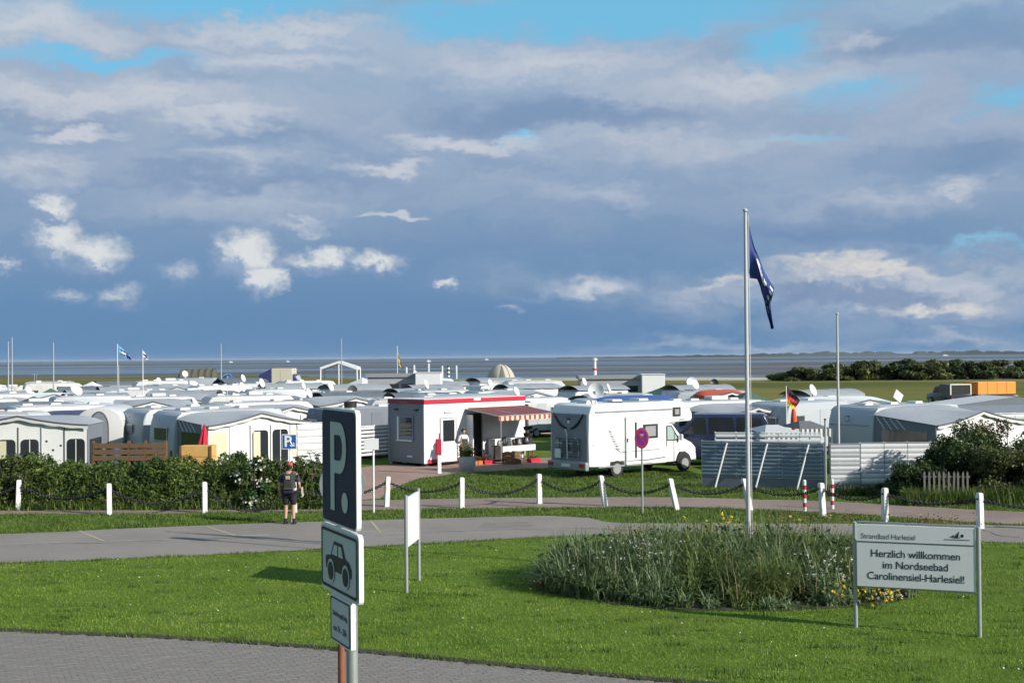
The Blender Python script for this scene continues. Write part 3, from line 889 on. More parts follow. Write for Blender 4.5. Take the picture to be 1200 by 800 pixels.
def bush(name, px, base_py, top_py, wpx, m, label, nl=9000, cat='shrub', size=.06, Y=None, dep=1.2, group=None, flowers=None, squash=2.2):
    g = gp(px, base_py) if Y is None else Vector((at(px, base_py, Y).x, Y, 0))
    h = at(px, top_py, g.y).z; w = wpx / FPX * g.y / 2
    g.z = float(gz(g.x, g.y))
    h -= g.z
    o = empty(name, g, 0, label, cat, group)
    mb = MB()
    for k in range(9):
        a = rng.uniform(0, 6.28); q = rng.uniform(.3, .8)
        mb.tube([(0.05 * math.cos(a), .05 * math.sin(a), -.05), (w * .3 * math.cos(a), dep * .25 * math.sin(a), h * .4), (w * q * math.cos(a), dep * q * .6 * math.sin(a), h * rng.uniform(.6, .9))], [.035, .02, .006], 5)
    prop(mb.build('stem', mat('bark', (.09, .07, .05), .9, var=.3), o), kind='stuff')
    # foliage in overlapping clumps
    nc = max(10, int(nl / 330)); Cc = []
    while len(Cc) < nc:
        p = rng.uniform(-1, 1, 3); p[2] = rng.uniform(.06, 1)
        if (abs(p[0]) ** squash + abs(p[1]) ** squash + max(0, p[2]) ** 2.6) < 1: Cc.append(p)
    Cc = np.array(Cc) * np.array([w, dep, h * .97])
    i = rng.integers(0, nc, nl); k = rng.normal(0, 1, (nl, 3)); k /= np.linalg.norm(k, axis=1)[:, None]
    k *= (rng.random(nl) ** .45)[:, None] * np.array([w * .24 + .08, dep * .26 + .06, h * .15 + .04])
    C = Cc[i] + k; C[:, 2] = np.abs(C[:, 2])
    tone = rng.normal(0, .17, nc)[i]
    r = np.clip(.42 + tone + rng.normal(0, .17, nl), 0, 1)
    prop(link('foliage', leaf_cloud('foliage', C, np.full(nl, size), r, m, .35, .42, .3), o), kind='stuff')
    if flowers:
        fm, n, fs = flowers
        j = rng.integers(0, nc, n); K = rng.normal(0, 1, (n, 3)); K /= np.linalg.norm(K, axis=1)[:, None]; K[:, 1] = -np.abs(K[:, 1])
        F = Cc[j] + K * np.array([w * .3, dep * .3, h * .18])
        F = np.repeat(F, 12, 0) + rng.normal(0, fs, (n * 12, 3)) * np.array([1.6, 1, .5]); F[:, 2] = np.maximum(.05, F[:, 2])
        prop(link('blossom', leaf_cloud('blossom', F, np.full(len(F), fs * .7), rng.random(len(F)), fm, 1, .7), o), kind='stuff')
    return o
M_leafd = leaf_mat('shrub_leaf_dark', (.022, .042, .012), (.085, .13, .034), (.24, .25, .09), trans=.24)
M_leafo = leaf_mat('shrub_leaf_olive', (.04, .058, .018), (.15, .17, .055), (.36, .33, .15), trans=.25)
M_leafr = leaf_mat('shrub_leaf_rust', (.055, .035, .016), (.16, .085, .035), (.30, .17, .08), trans=.2)
M_leafg = leaf_mat('shrub_leaf_green', (.020, .050, .012), (.07, .13, .03), (.15, .2, .06), trans=.22)
M_elder = leaf_mat('elder_blossom', (.62, .60, .50), (.80, .78, .68), trans=.15)
bush('elder_bush', 300, 594, 540, 40, M_leafg, 'shrub with cream blossom clusters at the end of the hedge', 5000, flowers=(M_elder, 46, .07), dep=.7)
bush('leafy_bush', 262, 590, 524, 62, M_leafg, 'tall fresh green bush in front of the pale wooden box', 7000, dep=.8, Y=44.2)
bush('olive_bush', 14, 594, 532, 56, M_leafo, 'dull olive brown bush at the hedge in front of the dotted awning', 5000, dep=.8)
# dark thicket at the fence corner
GR = 'bushes beside the pale picket fence'
bush('dark_bush', 1090, 588, 527, 84, M_leafd, 'dark low bush leaning over the white corrugated windbreak', 12000, dep=.9, Y=42.6)
bush('dark_bush', 1136, 590, 498, 110, M_leafd, 'dark green bush right behind the little picket fence', 20000, dep=1.3, Y=43.2)
bush('rust_bush', 1172, 590, 491, 86, M_leafr, 'bush with rust brown top above the dark thicket', 12000, dep=1.0, Y=44.9)
bush('olive_bush', 1186, 594, 514, 110, M_leafo, 'speckled olive bush in front of the rust brown one', 18000, dep=1.2, Y=41.9)
bush('dark_bush', 1240, 592, 494, 130, M_leafd, 'dark bush at the far end of the thicket by the path', 9000, dep=1.3, Y=42.4)
bush('thin_sapling', 1056, 580, 530, 36, M_leafd, 'thin sparse sapling in front of the white windbreak', 700, dep=.4, Y=42.8, size=.07)
bush('low_weeds', 1020, 592, 566, 70, M_leafo, 'low weeds along the foot of the white windbreak', 2400, dep=.4, Y=43.4)
# long dune thicket at the shore, bush beside bush
x = 918
k = 0
while x < 1330:
    w = random.uniform(26, 44); top = 437 if x < 925 else (431 if x < 965 else random.uniform(422.5, 425.5))
    if x > 1150: top += 2
    bush('dune_bush', x + w / 2, 452, top, w * 2.1, M_leafo if k % 3 else M_leafd, 'bush in the long dark dune thicket behind the meadow', 6500, Y=182 + random.uniform(-3, 5), dep=3.6, size=.30, group='bushes of the dune thicket', squash=4.5)
    x += w * .66; k += 1

def foot_tuft(px0, px1, Y, h, n, label):
    x = rng.uniform(at(px0, 580, Y).x, at(px1, 580, Y).x, n); y = rng.normal(Y, .16, n)
    me = strip_blades('tall_grass', np.stack([x, y, np.zeros(n)], 1), h * rng.uniform(.4, 1.1, n), np.full(n, .02), rng.random(n), M_rough, (.1, 1.1), 3)
    prop(link('tall_grass', me), label, 'grass', kind='stuff')
foot_tuft(1060, 1215, 40.7, .62, 3600, 'tall rough grass in front of the picket fence and thicket')
foot_tuft(970, 1070, 43.6, .4, 1500, 'tall grass at the foot of the white windbreak')
foot_tuft(820, 965, 45.0, .2, 1400, 'grass at the foot of the blue grey windbreak')

# ------------------------------------------------------------------ lettering
def text_mesh(body, size, m, align='CENTER', spacing=1.0, bold=0.0, line=1.0, sx=1.0):
    cu = bpy.data.curves.new('lettering', 'FONT'); cu.body = body; cu.size = size
    cu.align_x = align; cu.align_y = 'CENTER'; cu.space_character = spacing; cu.space_line = line; cu.offset = bold; cu.resolution_u = 3
    o = bpy.data.objects.new('lettering', cu); col.objects.link(o)
    bpy.context.view_layer.update()
    dg = bpy.context.evaluated_depsgraph_get()
    me = bpy.data.meshes.new_from_object(o.evaluated_get(dg))
    bpy.data.objects.remove(o); bpy.data.curves.remove(cu)
    me.materials.clear(); me.materials.append(m)
    # into the xz plane, facing -y
    for v in me.vertices: v.co = (v.co.x * sx, 0, v.co.y)
    me.update()
    return me
M_ink = mat('black_print', (.03, .03, .032), .6, var=.1)
M_signw = mat('sign_white', (.80, .80, .79), .35, var=.05, scale=2)
M_signg = mat('sign_white_film', (.52, .57, .58), .3, var=.06, scale=3)
M_signb = mat('sign_blue_film', (.012, .020, .060), .5, var=.15, scale=4, spec=.2)
M_signback = mat('sign_back', (.33, .34, .34), .45, metal=.5, var=.12)

# ------------------------------------------------------------------ welcome board
def welcome():
    L, Rr = gp(1003, 735), gp(1148, 746)
    c = (L + Rr) / 2; d = Rr - L; w = d.length
    o = empty('welcome_sign', c, math.atan2(d.y, d.x), 'white welcome board with black lettering on two grey posts in the lawn', 'sign')
    top, bot = 1.84, .76
    pm = MB(); pm.lathe([(.038, -.3), (.038, top + .01), (.02, top + .025)], 14); me = pm.mesh('post', M_galv, smooth=40)
    for s in (-1, 1): link('post', me, o, (s * w / 2, 0, 0))
    pw = w - .10
    pn_ = boxpart('panel', M_signw, o, 0, -.075, (top + bot) / 2, pw, .025, top - bot, bevel=.006)
    pn_.rotation_euler = (0, 0, R(3.5))
    for z in (top - .02, bot + .02): boxpart('panel_frame', M_alu, o, 0, .005, z + (.04 if z > 1 else -.04), pw, .04, .03, bevel=.004)
    y = -.016
    link('heading_text', text_mesh('Strandbad Harlesiel', .128, M_ink, 'LEFT', .92), pn_, (-pw / 2 + .07, y, (top - bot) / 2 - .205))
    boxpart('rule', M_ink, pn_, 0, y, (top - bot) / 2 - .30, pw - .02, .004, .014)
    for k, tx in enumerate(('Herzlich willkommen', 'im Nordseebad', 'Carolinensiel-Harlesiel!')): link('welcome_text', text_mesh(tx, .182, M_ink, 'CENTER', .95, .0015), pn_, (0, y, .04 - .195 * k))
    # emblem: two sails and a ball over a wave line
    mb = MB()
    for (a, b, h) in ((-.17, -.11, .05), (-.10, -.03, .11)):
        mb.add([(a, 0, 0), (b, 0, 0), (b + .02, 0, h)], [(0, 1, 2)])
    mb.add([(.035 + .025 * math.cos(k * .785), 0, .03 + .03 * math.sin(k * .785)) for k in range(8)], [tuple(range(8))])
    mb.add([(-.26, 0, -.045), (.16, 0, -.045), (.16, 0, -.035), (-.26, 0, -.035)], [(0, 1, 2, 3)])
    mb.add([(-.12, 0, -.012), (.0, 0, -.012), (.0, 0, .0), (-.12, 0, .0)], [(0, 1, 2, 3)])
    mb.build('emblem', M_ink, pn_, (pw / 2 - .24, y, (top - bot) / 2 - .17))
welcome()

# ------------------------------------------------------------------ info board seen almost edge on
def info_board():
    A, B = gp(476.5, 694), gp(491, 680)
    c = (A + B) / 2; d = B - A; w = d.length
    o = empty('notice_board', c, math.atan2(d.y, d.x), 'slatted white notice board on two posts standing in the lawn', 'sign')
    me = MB().lathe([(.04, -.3), (.04, 1.98), (.0, 2.0)], 12).mesh('post', M_galv, smooth=40)
    for s in (-1, 1): link('post', me, o, (s * w / 2, 0, 0))
    n = 4; pw = (w - .10) / n
    for k in range(n):
        boxpart('slat', M_signw, o, -w / 2 + .05 + pw * (k + .5), -.002 * (k % 2), 1.42, pw - .012, .028, 1.02, bevel=.005)
    for z in (.93, 1.91): boxpart('rail', M_alu, o, 0, .03, z, w - .09, .03, .04)
info_board()

# ------------------------------------------------------------------ parking sign
def rounded(w, h, r, n=4):
    P = []
    for cx, cz, a0 in ((w / 2 - r, h / 2 - r, 0), (-w / 2 + r, h / 2 - r, 90), (-w / 2 + r, -h / 2 + r, 180), (w / 2 - r, -h / 2 + r, 270)):
        for k in range(n + 1):
            a = R(a0 + 90 * k / n); P.append((cx + r * math.cos(a), cz + r * math.sin(a)))
    return P
def plate(name, w, h, r, face, o, z, y=0., x=0., rim=M_signw, inset=.012):
    p = MB().prism(rounded(w, h, r), -.012, .012).build(name, [rim], o, (x, y, z))
    MB().poly([(a, -.0155, b) for a, b in rounded(w - 2 * inset, h - 2 * inset, r * .8)]).build('face', face, p)
    return p
def parking_sign():
    Y = 6.55; al = R(65)
    px = 400.0
    o_x = at(px, 600, Y).x
    g = Vector((o_x, Y, float(gz(o_x, Y))))
    # panel right edge is nearer: local +x (right) points towards the camera
    rz = -al
    o = empty('parking_sign', g, rz, 'blue parking sign over a car symbol plate and a small notice on a grey pole', 'sign')
    zg = g.z
    def zz(py): return at(px, py, Y).z - zg
    top = zz(475)
    MB().lathe([(.03, -.3), (.03, top), (.02, top + .006)], 16).build('pole', M_galv, o, (.0, .052, 0), smooth=40)
    MB().lathe([(.033, 0), (.034, .025), (.025, .03)], 12).build('pole_cap', M_black, o, (.0, .052, top - .01), smooth=40)
    # P plate
    zc = (zz(478.5) + zz(616)) / 2
    p = plate('parking_plate', .58, .60, .035, M_signb, o, zc)
    P = MB(); out = [(-.105, -.22), (-.035, -.22), (-.035, -.03), (.03, -.03)]
    n = 14
    outer = [(.03 + .115 * math.sin(math.pi * k / n), .10 - .13 * math.cos(math.pi * k / n)) for k in range(n + 1)]
    inner = [(.03 + .05 * math.sin(math.pi * k / n), .10 - .065 * math.cos(math.pi * k / n)) for k in range(n + 1)]
    y = -.0185
    P.add([(-.125, y, -.225), (-.055, y, -.225), (-.055, y, .23), (-.125, y, .23)], [(0, 1, 2, 3)])
    P.add([(-.055, y, -.03), (.03, y, -.03), (.03, y, .035), (-.055, y, .035)], [(0, 1, 2, 3)])
    P.add([(-.055, y, .165), (.03, y, .165), (.03, y, .23), (-.055, y, .23)], [(0, 1, 2, 3)])
    P.add([(a, y, b) for a, b in outer] + [(a, y, b) for a, b in inner], [(k, k + 1, n + 2 + k, n + 1 + k) for k in range(n)])
    P.build('letter', M_signg, p)
    MB().add([(.115 + .052 * math.cos(k * .3927), y, -.17 + .052 * math.sin(k * .3927)) for k in range(16)], [tuple(range(16))]).build('sticker', M_signg, p)
    # car plate
    zc2 = (zz(621) + zz(695)) / 2
    q = plate('car_plate', .64, .345, .03, M_signg, o, zc2, rim=M_signw)
    fr = MB(); ro, ri = rounded(.60, .305, .022), rounded(.57, .275, .016); m_ = len(ro)
    fr.add([(a, -.0175, b) for a, b in ro] + [(a, -.0175, b) for a, b in ri], [(k, (k + 1) % m_, m_ + (k + 1) % m_, m_ + k) for k in range(m_)])
    fr.build('border', M_ink, q)
    car = MB(); yy = -.0180
    body = [(-.215, -.055), (-.225, .0), (-.205, .012), (-.13, .022), (-.075, .098), (.065, .098), (.115, .03), (.175, .02), (.215, -.01), (.215, -.055)]
    car.add([(a, yy, b) for a, b in body], [tuple(range(len(body)))])
    car.build('car_symbol', M_ink, q)
    wn = MB()
    wn.add([(-.105, yy - .002, .028), (-.012, yy - .002, .028), (-.012, yy - .002, .082), (-.064, yy - .002, .082)], [(0, 1, 2, 3)])
    wn.add([(.004, yy - .002, .028), (.085, yy - .002, .028), (.055, yy - .002, .082), (.004, yy - .002, .082)], [(0, 1, 2, 3)])
    for cx in (-.125, .125):
        wn.add([(cx + .062 * math.cos(k * .3927), yy - .002, -.06 + .062 * math.sin(k * .3927)) for k in range(16)], [tuple(range(16))])
    wn.build('car_window', M_signg, q)
    for cx in (-.125, .125): MB().add([(cx + .047 * math.cos(k * .3927), yy - .004, -.06 + .047 * math.sin(k * .3927)) for k in range(16)], [tuple(range(16))]).build('car_wheel', M_ink, q)
    # small notice
    zc3 = (zz(699) + zz(755)) / 2
    s = plate('notice_plate', .34, .245, .018, M_signg, o, zc3, x=.015)
    ro, ri = rounded(.315, .22, .014), rounded(.300, .205, .010); m_ = len(ro)
    MB().add([(a, -.0175, b) for a, b in ro] + [(a, -.0175, b) for a, b in ri], [(k, (k + 1) % m_, m_ + (k + 1) % m_, m_ + k) for k in range(m_)]).build('border', M_ink, s)
    link('notice_text', text_mesh('Gebührenpflichtig', .037, M_ink, 'CENTER', .92, .0006), s, (0, -.018, .03))
    link('hours_text', text_mesh('von 7h - 20h', .046, M_ink, 'CENTER', .95, .0006), s, (0, -.018, -.045))
    for zc_ in (zc + .2, zc - .2, zc2, zc3):
        boxpart('clamp', M_galv, o, .0, .04, zc_, .09, .05, .03, bevel=.006)
parking_sign()

def round_sign_back():
    Y = 11.7; x = at(399.5, 700, Y).x; zg = float(gz(x, Y))
    o = empty('round_sign', (x, Y, zg), R(8), 'round traffic sign seen from its grey back on a reddish brown pole', 'sign')
    zc = at(404, 568, Y).z - zg
    rust = mat('rusty_brown_pole', (.24, .085, .045), .7, var=.3, scale=9)
    MB().lathe([(.032, -.3), (.032, zc + .25), (.02, zc + .26)], 14).build('pole', rust, o, smooth=40)
    Mx = Matrix.Rotation(R(90), 4, 'X')
    MB().lathe([(.208, -.008), (.212, 0), (.208, .008)], 36, Mx).build('disc', M_signback, o, (.02, .06, zc), smooth=40)
    for dz in (-.09, .09): boxpart('bracket', M_galv, o, .01, .045, zc + dz, .2, .03, .03)
    boxpart('sticker', M_signw, o, .17, .045, zc - .05, .05, .006, .10)
round_sign_back()

# slim post hidden behind the parking sign: its long shadow crosses the road
def plain_post():
    g = gp(404, 646)
    o = empty('signpost', g, R(20), 'slim grey signpost at the roadside behind the parking sign', 'sign')
    MB().lathe([(.035, -.3), (.035, 2.75), (.0, 2.77)], 12).build('pole', M_galv, o, smooth=40)
    boxpart('plate', M_signback, o, 0, -.05, 2.35, .42, .02, .6, bevel=.006)
plain_post()

# ------------------------------------------------------------------ post and chain fence
M_chain = mat('black_chain', (.018, .018, .019), .6, var=.3, scale=20)
posts = [((21, 597.5), (22, 568), ), ((128, 603), (127.5, 569)), ((240, 601), (239.5, 568.5)), ((345, 600.5), (344, 568)), ((453, 593.5), (454.5, 565)), ((541, 595), (541, 562)), ((632, 590), (631.5, 556)), ((709, 592.5), (704, 561)), ((793, 597), (785, 564.5)), ((879, 597.5), (871.5, 566)), ((964.5, 604), (962, 567.5)), ((1037, 611.5), (1037, 571.5)), ((1149, 619), (1148, 574)), ((1262, 622), (1262, 577)), ((-92, 600), (-92, 570))]
posts.sort(key=lambda p: p[0][0])
PN = ['beside the olive bush', 'in front of the leafy hedge', 'before the cream blossom shrub', 'next to the walking person', 'beside the clay driveway', 'in front of the planter pot', 'before the motorhome rear', 'leaning by the motorhome wheel', 'leaning beside the red round sign', 'leaning behind the flagpole', 'beside the red and white stakes', 'in front of the dark thicket', 'above the welcome board', 'at the path edge past the thicket', 'at the open end of the hedge']
tops = []
order_names = ['at the far hedge end'] + PN[:14]
for k, (b, t) in enumerate(posts):
    g = gp(*b); h = .98
    lean = (t[0] - b[0]) / FPX * g.y + (0.0087 * h)
    o = empty('chain_post', g, R(22), 'white wooden fence post ' + order_names[k], 'post', 'white posts of the chain fence')
    wd = .075
    mb = MB()
    ln = lean * math.cos(R(22)), -lean * math.sin(R(22))
    ring = lambda z, w: [(sx * w + ln[0] * z / h, sy * w + ln[1] * z / h, z) for sx, sy in ((-1, -1), (1, -1), (1, 1), (-1, 1))]
    mb.add(ring(-.3, wd) + ring(h - .03, wd) + ring(h, wd * .7), [(0, 1, 5, 4), (1, 2, 6, 5), (2, 3, 7, 6), (3, 0, 4, 7), (4, 5, 9, 8), (5, 6, 10, 9), (6, 7, 11, 10), (7, 4, 8, 11), (8, 9, 10, 11)])
    mb.build('shaft', M_post, o, bevel=.012)
    q = h - .17
    pt = Vector((ln[0] * q / h, ln[1] * q / h, q))
    MB().tube([pt + Vector((-.10, 0, 0)), pt + Vector((.10, 0, 0))], .028, 8).build('eye_bolt', M_black, o)
    tops.append(Vector((g.x + lean * q / h, g.y, q)))
def chain(a, b, sag, label, lay=None):
    n = 36; pts = []
    for i in range(n + 1):
        t = i / n; p = a.lerp(b, t); p.z -= sag * 4 * t * (1 - t)
        p.z = max(.03, p.z)
        pts.append(p)
    g = (a + b) / 2; g.z = 0
    L = sum((pts[i + 1] - pts[i]).length for i in range(n)); links = max(20, int(L / .065))
    # alternating oval links along the curve
    mb = MB(); acc = [0]
    for i in range(n): acc.append(acc[-1] + (pts[i + 1] - pts[i]).length)
    for k in range(links):
        s0, s1 = L * k / links - .012, L * (k + 1) / links + .012
        def P(s):
            s = min(max(s, 0), L); i = max(0, min(n - 1, int(np.searchsorted(acc, s)) - 1)); return pts[i].lerp(pts[i + 1], (s - acc[i]) / max(1e-6, acc[i + 1] - acc[i]))
        p, q = P(s0) - g, P(s1) - g
        d = (q - p).normalized(); side = d.cross(Vector((0, 0, 1))).normalized()
        if k % 2: side = d.cross(side)
        r = .034
        loop = [p, p.lerp(q, .25) + side * r, p.lerp(q, .75) + side * r, q, p.lerp(q, .75) - side * r, p.lerp(q, .25) - side * r, p]
        mb.tube(loop, .018, 4, cap=False)
    o = mb.build('chain', M_chain, None, g)
    prop(o, label, 'chain', 'chains of the white post fence')
sags = [.42, .36, .48, .74, .40, .30, .42, .36, .34, .30, .26, .24, .20, .2]
for k in range(len(tops) - 1):
    chain(tops[k], tops[k + 1], sags[k], 'black chain sagging between the post %s and the next one' % order_names[k])

# striped stakes
def stake(px, py, top, label):
    g = gp(px, py); h = at(px, top, g.y).z
    o = empty('striped_stake', g, 0, label, 'stake', 'red and white stakes by the path')
    n = 7
    for k in range(n):
        MB().lathe([(.055, h * k / n), (.055, h * (k + 1) / n - .002)], 12).build('band', M_red if k % 2 else M_white, o, smooth=40)
    MB().lathe([(.055, h), (.03, h + .03)], 12).build('cap', M_white, o, smooth=40)
stake(943, 599, 563, 'red and white striped stake in front of the grey windbreak')
stake(975.5, 596, 562, 'red and white striped stake at the corner of the windbreaks')

# ------------------------------------------------------------------ round no stopping sign, small plates
def round_sign():
    g = gp(753, 601); zc = at(752.5, 513, g.y).z
    o = empty('no_stopping_sign', g, R(-12), 'faded round red and purple traffic sign on a slim pole', 'sign')
    MB().lathe([(.03, -.3), (.03, zc + .26), (.0, zc + .27)], 12).build('pole', M_galv, o, smooth=40)
    Mx = Matrix.Rotation(R(90), 4, 'X')
    mg = mat('faded_red', (.50, .04, .13), .5, var=.2, scale=8); pu = mat('faded_purple', (.22, .035, .26), .5, var=.25, scale=8)
    d = MB().lathe([(.24, -.008), (.245, 0), (.24, .008)], 32, Mx).build('disc', M_signback, o, (0, -.045, zc), smooth=40)
    d.scale = (.9, 1, 1.32)
    def ring(r0, r1, y, m, nm):
        n = 32
        MB().add([(r1 * math.cos(6.2832 * k / n), y, r1 * math.sin(6.2832 * k / n)) for k in range(n)] + [(r0 * math.cos(6.2832 * k / n), y, r0 * math.sin(6.2832 * k / n)) for k in range(n)],
                 [(k, (k + 1) % n, n + (k + 1) % n, n + k) for k in range(n)]).build(nm, m, d)
    ring(.17, .238, -.011, mg, 'red_ring'); ring(.0, .17, -.0105, pu, 'purple_field')
    MB().add([(-.14, -.0125, .10), (-.10, -.0125, .14), (.14, -.0125, -.10), (.10, -.0125, -.14)], [(0, 1, 2, 3)]).build('slash', mg, d)
    MB().add([(-.06, -.0125, .02), (.07, -.0125, .055), (.07, -.0125, .10), (-.05, -.0125, .10)], [(0, 1, 2, 3)]).build('faded_patch', mat('faded_pink', (.62, .35, .45), .5, var=.2), d)
round_sign()

def plate_on_pole(name, px, base, pole_top, box, m, label, Y=None, rz=0, extra=None):
    g = gp(px, base) if Y is None else Vector((at(px, base, Y).x, Y, 0))
    o = empty(name, g, rz, label, 'sign')
    MB().lathe([(.03, -.3), (.03, at(px, pole_top, g.y).z), (.0, at(px, pole_top, g.y).z + .01)], 10).build('pole', M_white, o, smooth=40)
    x0, y0, x1, y1 = box; s = g.y / FPX
    p = boxpart('plate', m, o, ((x0 + x1) / 2 - px) * s, -.05, at(px, (y0 + y1) / 2, g.y).z, (x1 - x0) * s, .02, (y1 - y0) * s, bevel=.005)
    if extra: extra(p)
    return o
plate_on_pole('notice_sign', 438, 601, 516, (427.5, 513.5, 444.5, 526.5), M_signw, 'blank white notice plate on a white pole beside the driveway')
def camper_parking(p):
    bl = mat('sign_blue', (.02, .11, .36), .35, var=.08)
    boxpart('blue_field', bl, p, 0, -.012, 0, .50, .004, .50)
    link('letter', text_mesh('P', .56, M_signw, 'CENTER', 1, .014), p, (-.05, -.016, .0))
    # wheelchair-like hook symbol right of the letter
    n = 10; mb = MB()
    pts = [(.10 + .075 * math.cos(R(200 + 25 * k)), -.10 + .075 * math.sin(R(200 + 25 * k))) for k in range(n)]
    for a, b in zip(pts[:-1], pts[1:]): mb.tube([(a[0], -.016, a[1]), (b[0], -.016, b[1])], .016, 5)
    mb.tube([(.02, -.016, .05), (.10, -.016, -.12), (.20, -.016, -.17)], .018, 5)
    mb.build('symbol', M_signw, p)
plate_on_pole('disabled_parking_sign', 340, 596, 512, (331, 508.5, 348.5, 526), M_signw, 'small blue parking sign with white symbol above the hedge', Y=47.5, extra=camper_parking)

# ------------------------------------------------------------------ flagpoles and flags
def flag_mesh(name, top, bot, mats, shade, nu=26, nv=40, wave=.05, nw=3.2, thick=0):
    """hanging cloth between two edge polylines (x,z); shade(u,v)->material index"""
    def pl(P, t):
        P = [Vector((a, b, 0)) for a, b in P]
        L = [0]
        for a, b in zip(P[:-1], P[1:]): L.append(L[-1] + (b - a).length)
        s = t * L[-1]
        for i in range(len(P) - 1):
            if s <= L[i + 1] or i == len(P) - 2: return P[i].lerp(P[i + 1], (s - L[i]) / max(1e-6, L[i + 1] - L[i]))
    def fn(u, v):
        a, b = pl(top, v), pl(bot, v); p = a.lerp(b, u)
        y = wave * (math.sin(nw * 6.28 * (u * .6 + v * .35)) + .5 * math.sin(nw * 9 * v + 3 * u)) * min(1, v * 4)
        return (p.x, y, p.y)
    mb = MB(); mb.grid(fn, nu, nv)
    mb.mi = [shade((i + .5) / nu, (j + .5) / nv) for i in range(nu) for j in range(nv)]
    return mb.mesh(name, mats, smooth=180, recalc=False)
def pole_thing(name, px, top_py, Y, r, label, m=M_white, base_z=None, group=None, ball=True):
    x = at(px, 500, Y).x; zg = float(gz(x, Y)) if base_z is None else base_z
    p = at(px, top_py, Y); x = p.x + .0
    o = empty(name, (x, Y, zg), 0, label, 'flagpole', group)
    h = p.z - zg
    MB().lathe([(r, -.3), (r, h * .5), (r * .72, h)], 14).build('pole', m, o, smooth=40)
    if ball: MB().lathe([(r * .3, h), (r * 1.15, h + r * .6), (r * 1.15, h + r * 1.4), (r * .2, h + r * 2)], 12).build('finial', m, o, smooth=40)
    return o, h
Yp = 27.6
mp = mat('pole_white', (.50, .51, .51), .4, var=.08, scale=2)
o, h = pole_thing('flagpole', 873.2, 249, Yp, .047, 'tall white flagpole rising out of the flower bed', mp)
MB().tube([(.075, 0, .9), (.08, 0, h * .5), (.07, 0, h - .05)], .006, 5).build('halyard', M_white, o)
MB().box(.075, 0, 1.1, .03, .05, .14).build('cleat', M_galv, o)
s = Yp / FPX
def fp(px, py): return ((px - 873.0) * s, (at(873, py, Yp).z))
navy = mat('navy_flag_cloth', (.022, .045, .19), .75, var=.2, scale=5)
fwhite = mat('flag_print_white', (.75, .78, .85), .75, var=.1)
def crest(u, v):
    # ring, ribbon and scattered strokes of the white print
    a = math.hypot((u - .42) * 1.0, (v - .36) * 1.6)
    if .13 < a < .22 and not (u < .36 and v > .36): return 1
    if abs(v - .36 - .25 * (u - .42)) < .016 and abs(u - .42) < .09: return 1
    if .56 < v < .62 and math.sin(u * 31) > .35 and .2 < u < .85: return 1
    if .66 < v < .80 and math.sin(u * 23 + v * 40) > .78: return 1
    return 0
top = [fp(876, 258), fp(884, 290), fp(896, 318), fp(907, 337), fp(901, 352), fp(905, 385)]
bot = [fp(877, 326), fp(886, 327), fp(891, 336), fp(894, 350), fp(898, 368), fp(901, 386)]
me = flag_mesh('flag', top, bot, [navy, fwhite], crest, 44, 76, .085, 1.7)
x0 = at(873.2, 249, Yp).x
f = link('flag', me, None, (x0, Yp, 0)); prop(f, 'limp navy blue flag with white print hanging from the tall flagpole', 'flag')

o, h = pole_thing('flagpole', 981, 369, 47.0, .05, 'slim pale pole behind the corner of the windbreaks', mp)
for (px, top, Y, lab) in ((9.5, 400, 96, 'shorter of the two masts side by side above the caravans'), (14, 395, 99, 'taller of the two masts side by side above the caravans'), (62.5, 401, 98, 'single thin mast standing alone above the pale caravan roofs'), (138.8, 428, 92, 'short thin mast beneath the light blue flag'),
                          (259, 403, 112, 'thin mast rising in front of the blue dome tent'), (400, 396, 125, 'thin mast rising through the white gazebo frame')):
    pole_thing('mast', px, top, Y, .055, lab, M_galv, ball=False)

def small_flag(px_pole, top_py, Y, quad, mats, shade, lab_pole, lab_flag, r=.03, pm=M_white, wave=.03):
    o, h = pole_thing('flagpole', px_pole, top_py, Y, r, lab_pole, pm, ball=False)
    x = o.location.x; s = Y / FPX
    Z = lambda a, b: ((a - px_pole) * s, at(px_pole, b, Y).z)
    t = [Z(*quad[0]), Z(*quad[1])]; b = [Z(*quad[3]), Z(*quad[2])]
    me = flag_mesh('flag', t, b, mats, shade, 14, 16, wave)
    prop(link('flag', me, None, (x, Y, 0)), lab_flag, 'flag')
cl = lambda n, c: mat(n, c, .8, var=.12, scale=3)
fb, fl, fwh, fy, fk, fr_, fn = cl('flag_sky_blue', (.16, .42, .66)), cl('flag_dark_blue', (.03, .06, .22)), cl('flag_white', (.75, .76, .78)), cl('flag_yellow', (.72, .55, .05)), cl('flag_black', (.02, .02, .022)), cl('flag_red', (.58, .03, .03)), cl('flag_navy', (.02, .03, .08))
small_flag(137.6, 403, 92, [(137.8, 403.5), (153, 417), (153.5, 422.5), (139.5, 414)], [fb, fwh, fl], lambda u, v: 1 if (.25 < v < .6 and abs(u - .55) < .16) else (2 if v > .62 and u > .3 else 0), 'thin pole carrying the light blue and white flag', 'light blue and white flag flying above the left caravan rows')
small_flag(167.3, 410, 88, [(167.5, 411), (174, 418.5), (173.5, 422), (168, 419.5)], [fwh, fn], lambda u, v: 1 if .3 < u < .55 else 0, 'thin pole carrying the small white flag', 'small white flag with a dark band above the caravans')
small_flag(465.5, 405, 112, [(466, 411), (468.5, 421), (472, 433), (466, 426)], [fy, fn, fwh], lambda u, v: 1 if (v > .72 or v < .12) else (2 if abs(v - .3) < .07 else 0), 'thin pole above the grey sanitary building', 'limp yellow and black flag above the grey sanitary building')
small_flag(921.3, 452, 57.5, [(921.6, 452), (937.5, 469), (930, 481), (921, 472)], [fk, fr_, fy], lambda u, v: 0 if u < .34 else (1 if u < .68 else 2), 'thin pole of the black red gold flag', 'black red and gold flag behind the grey windbreak')
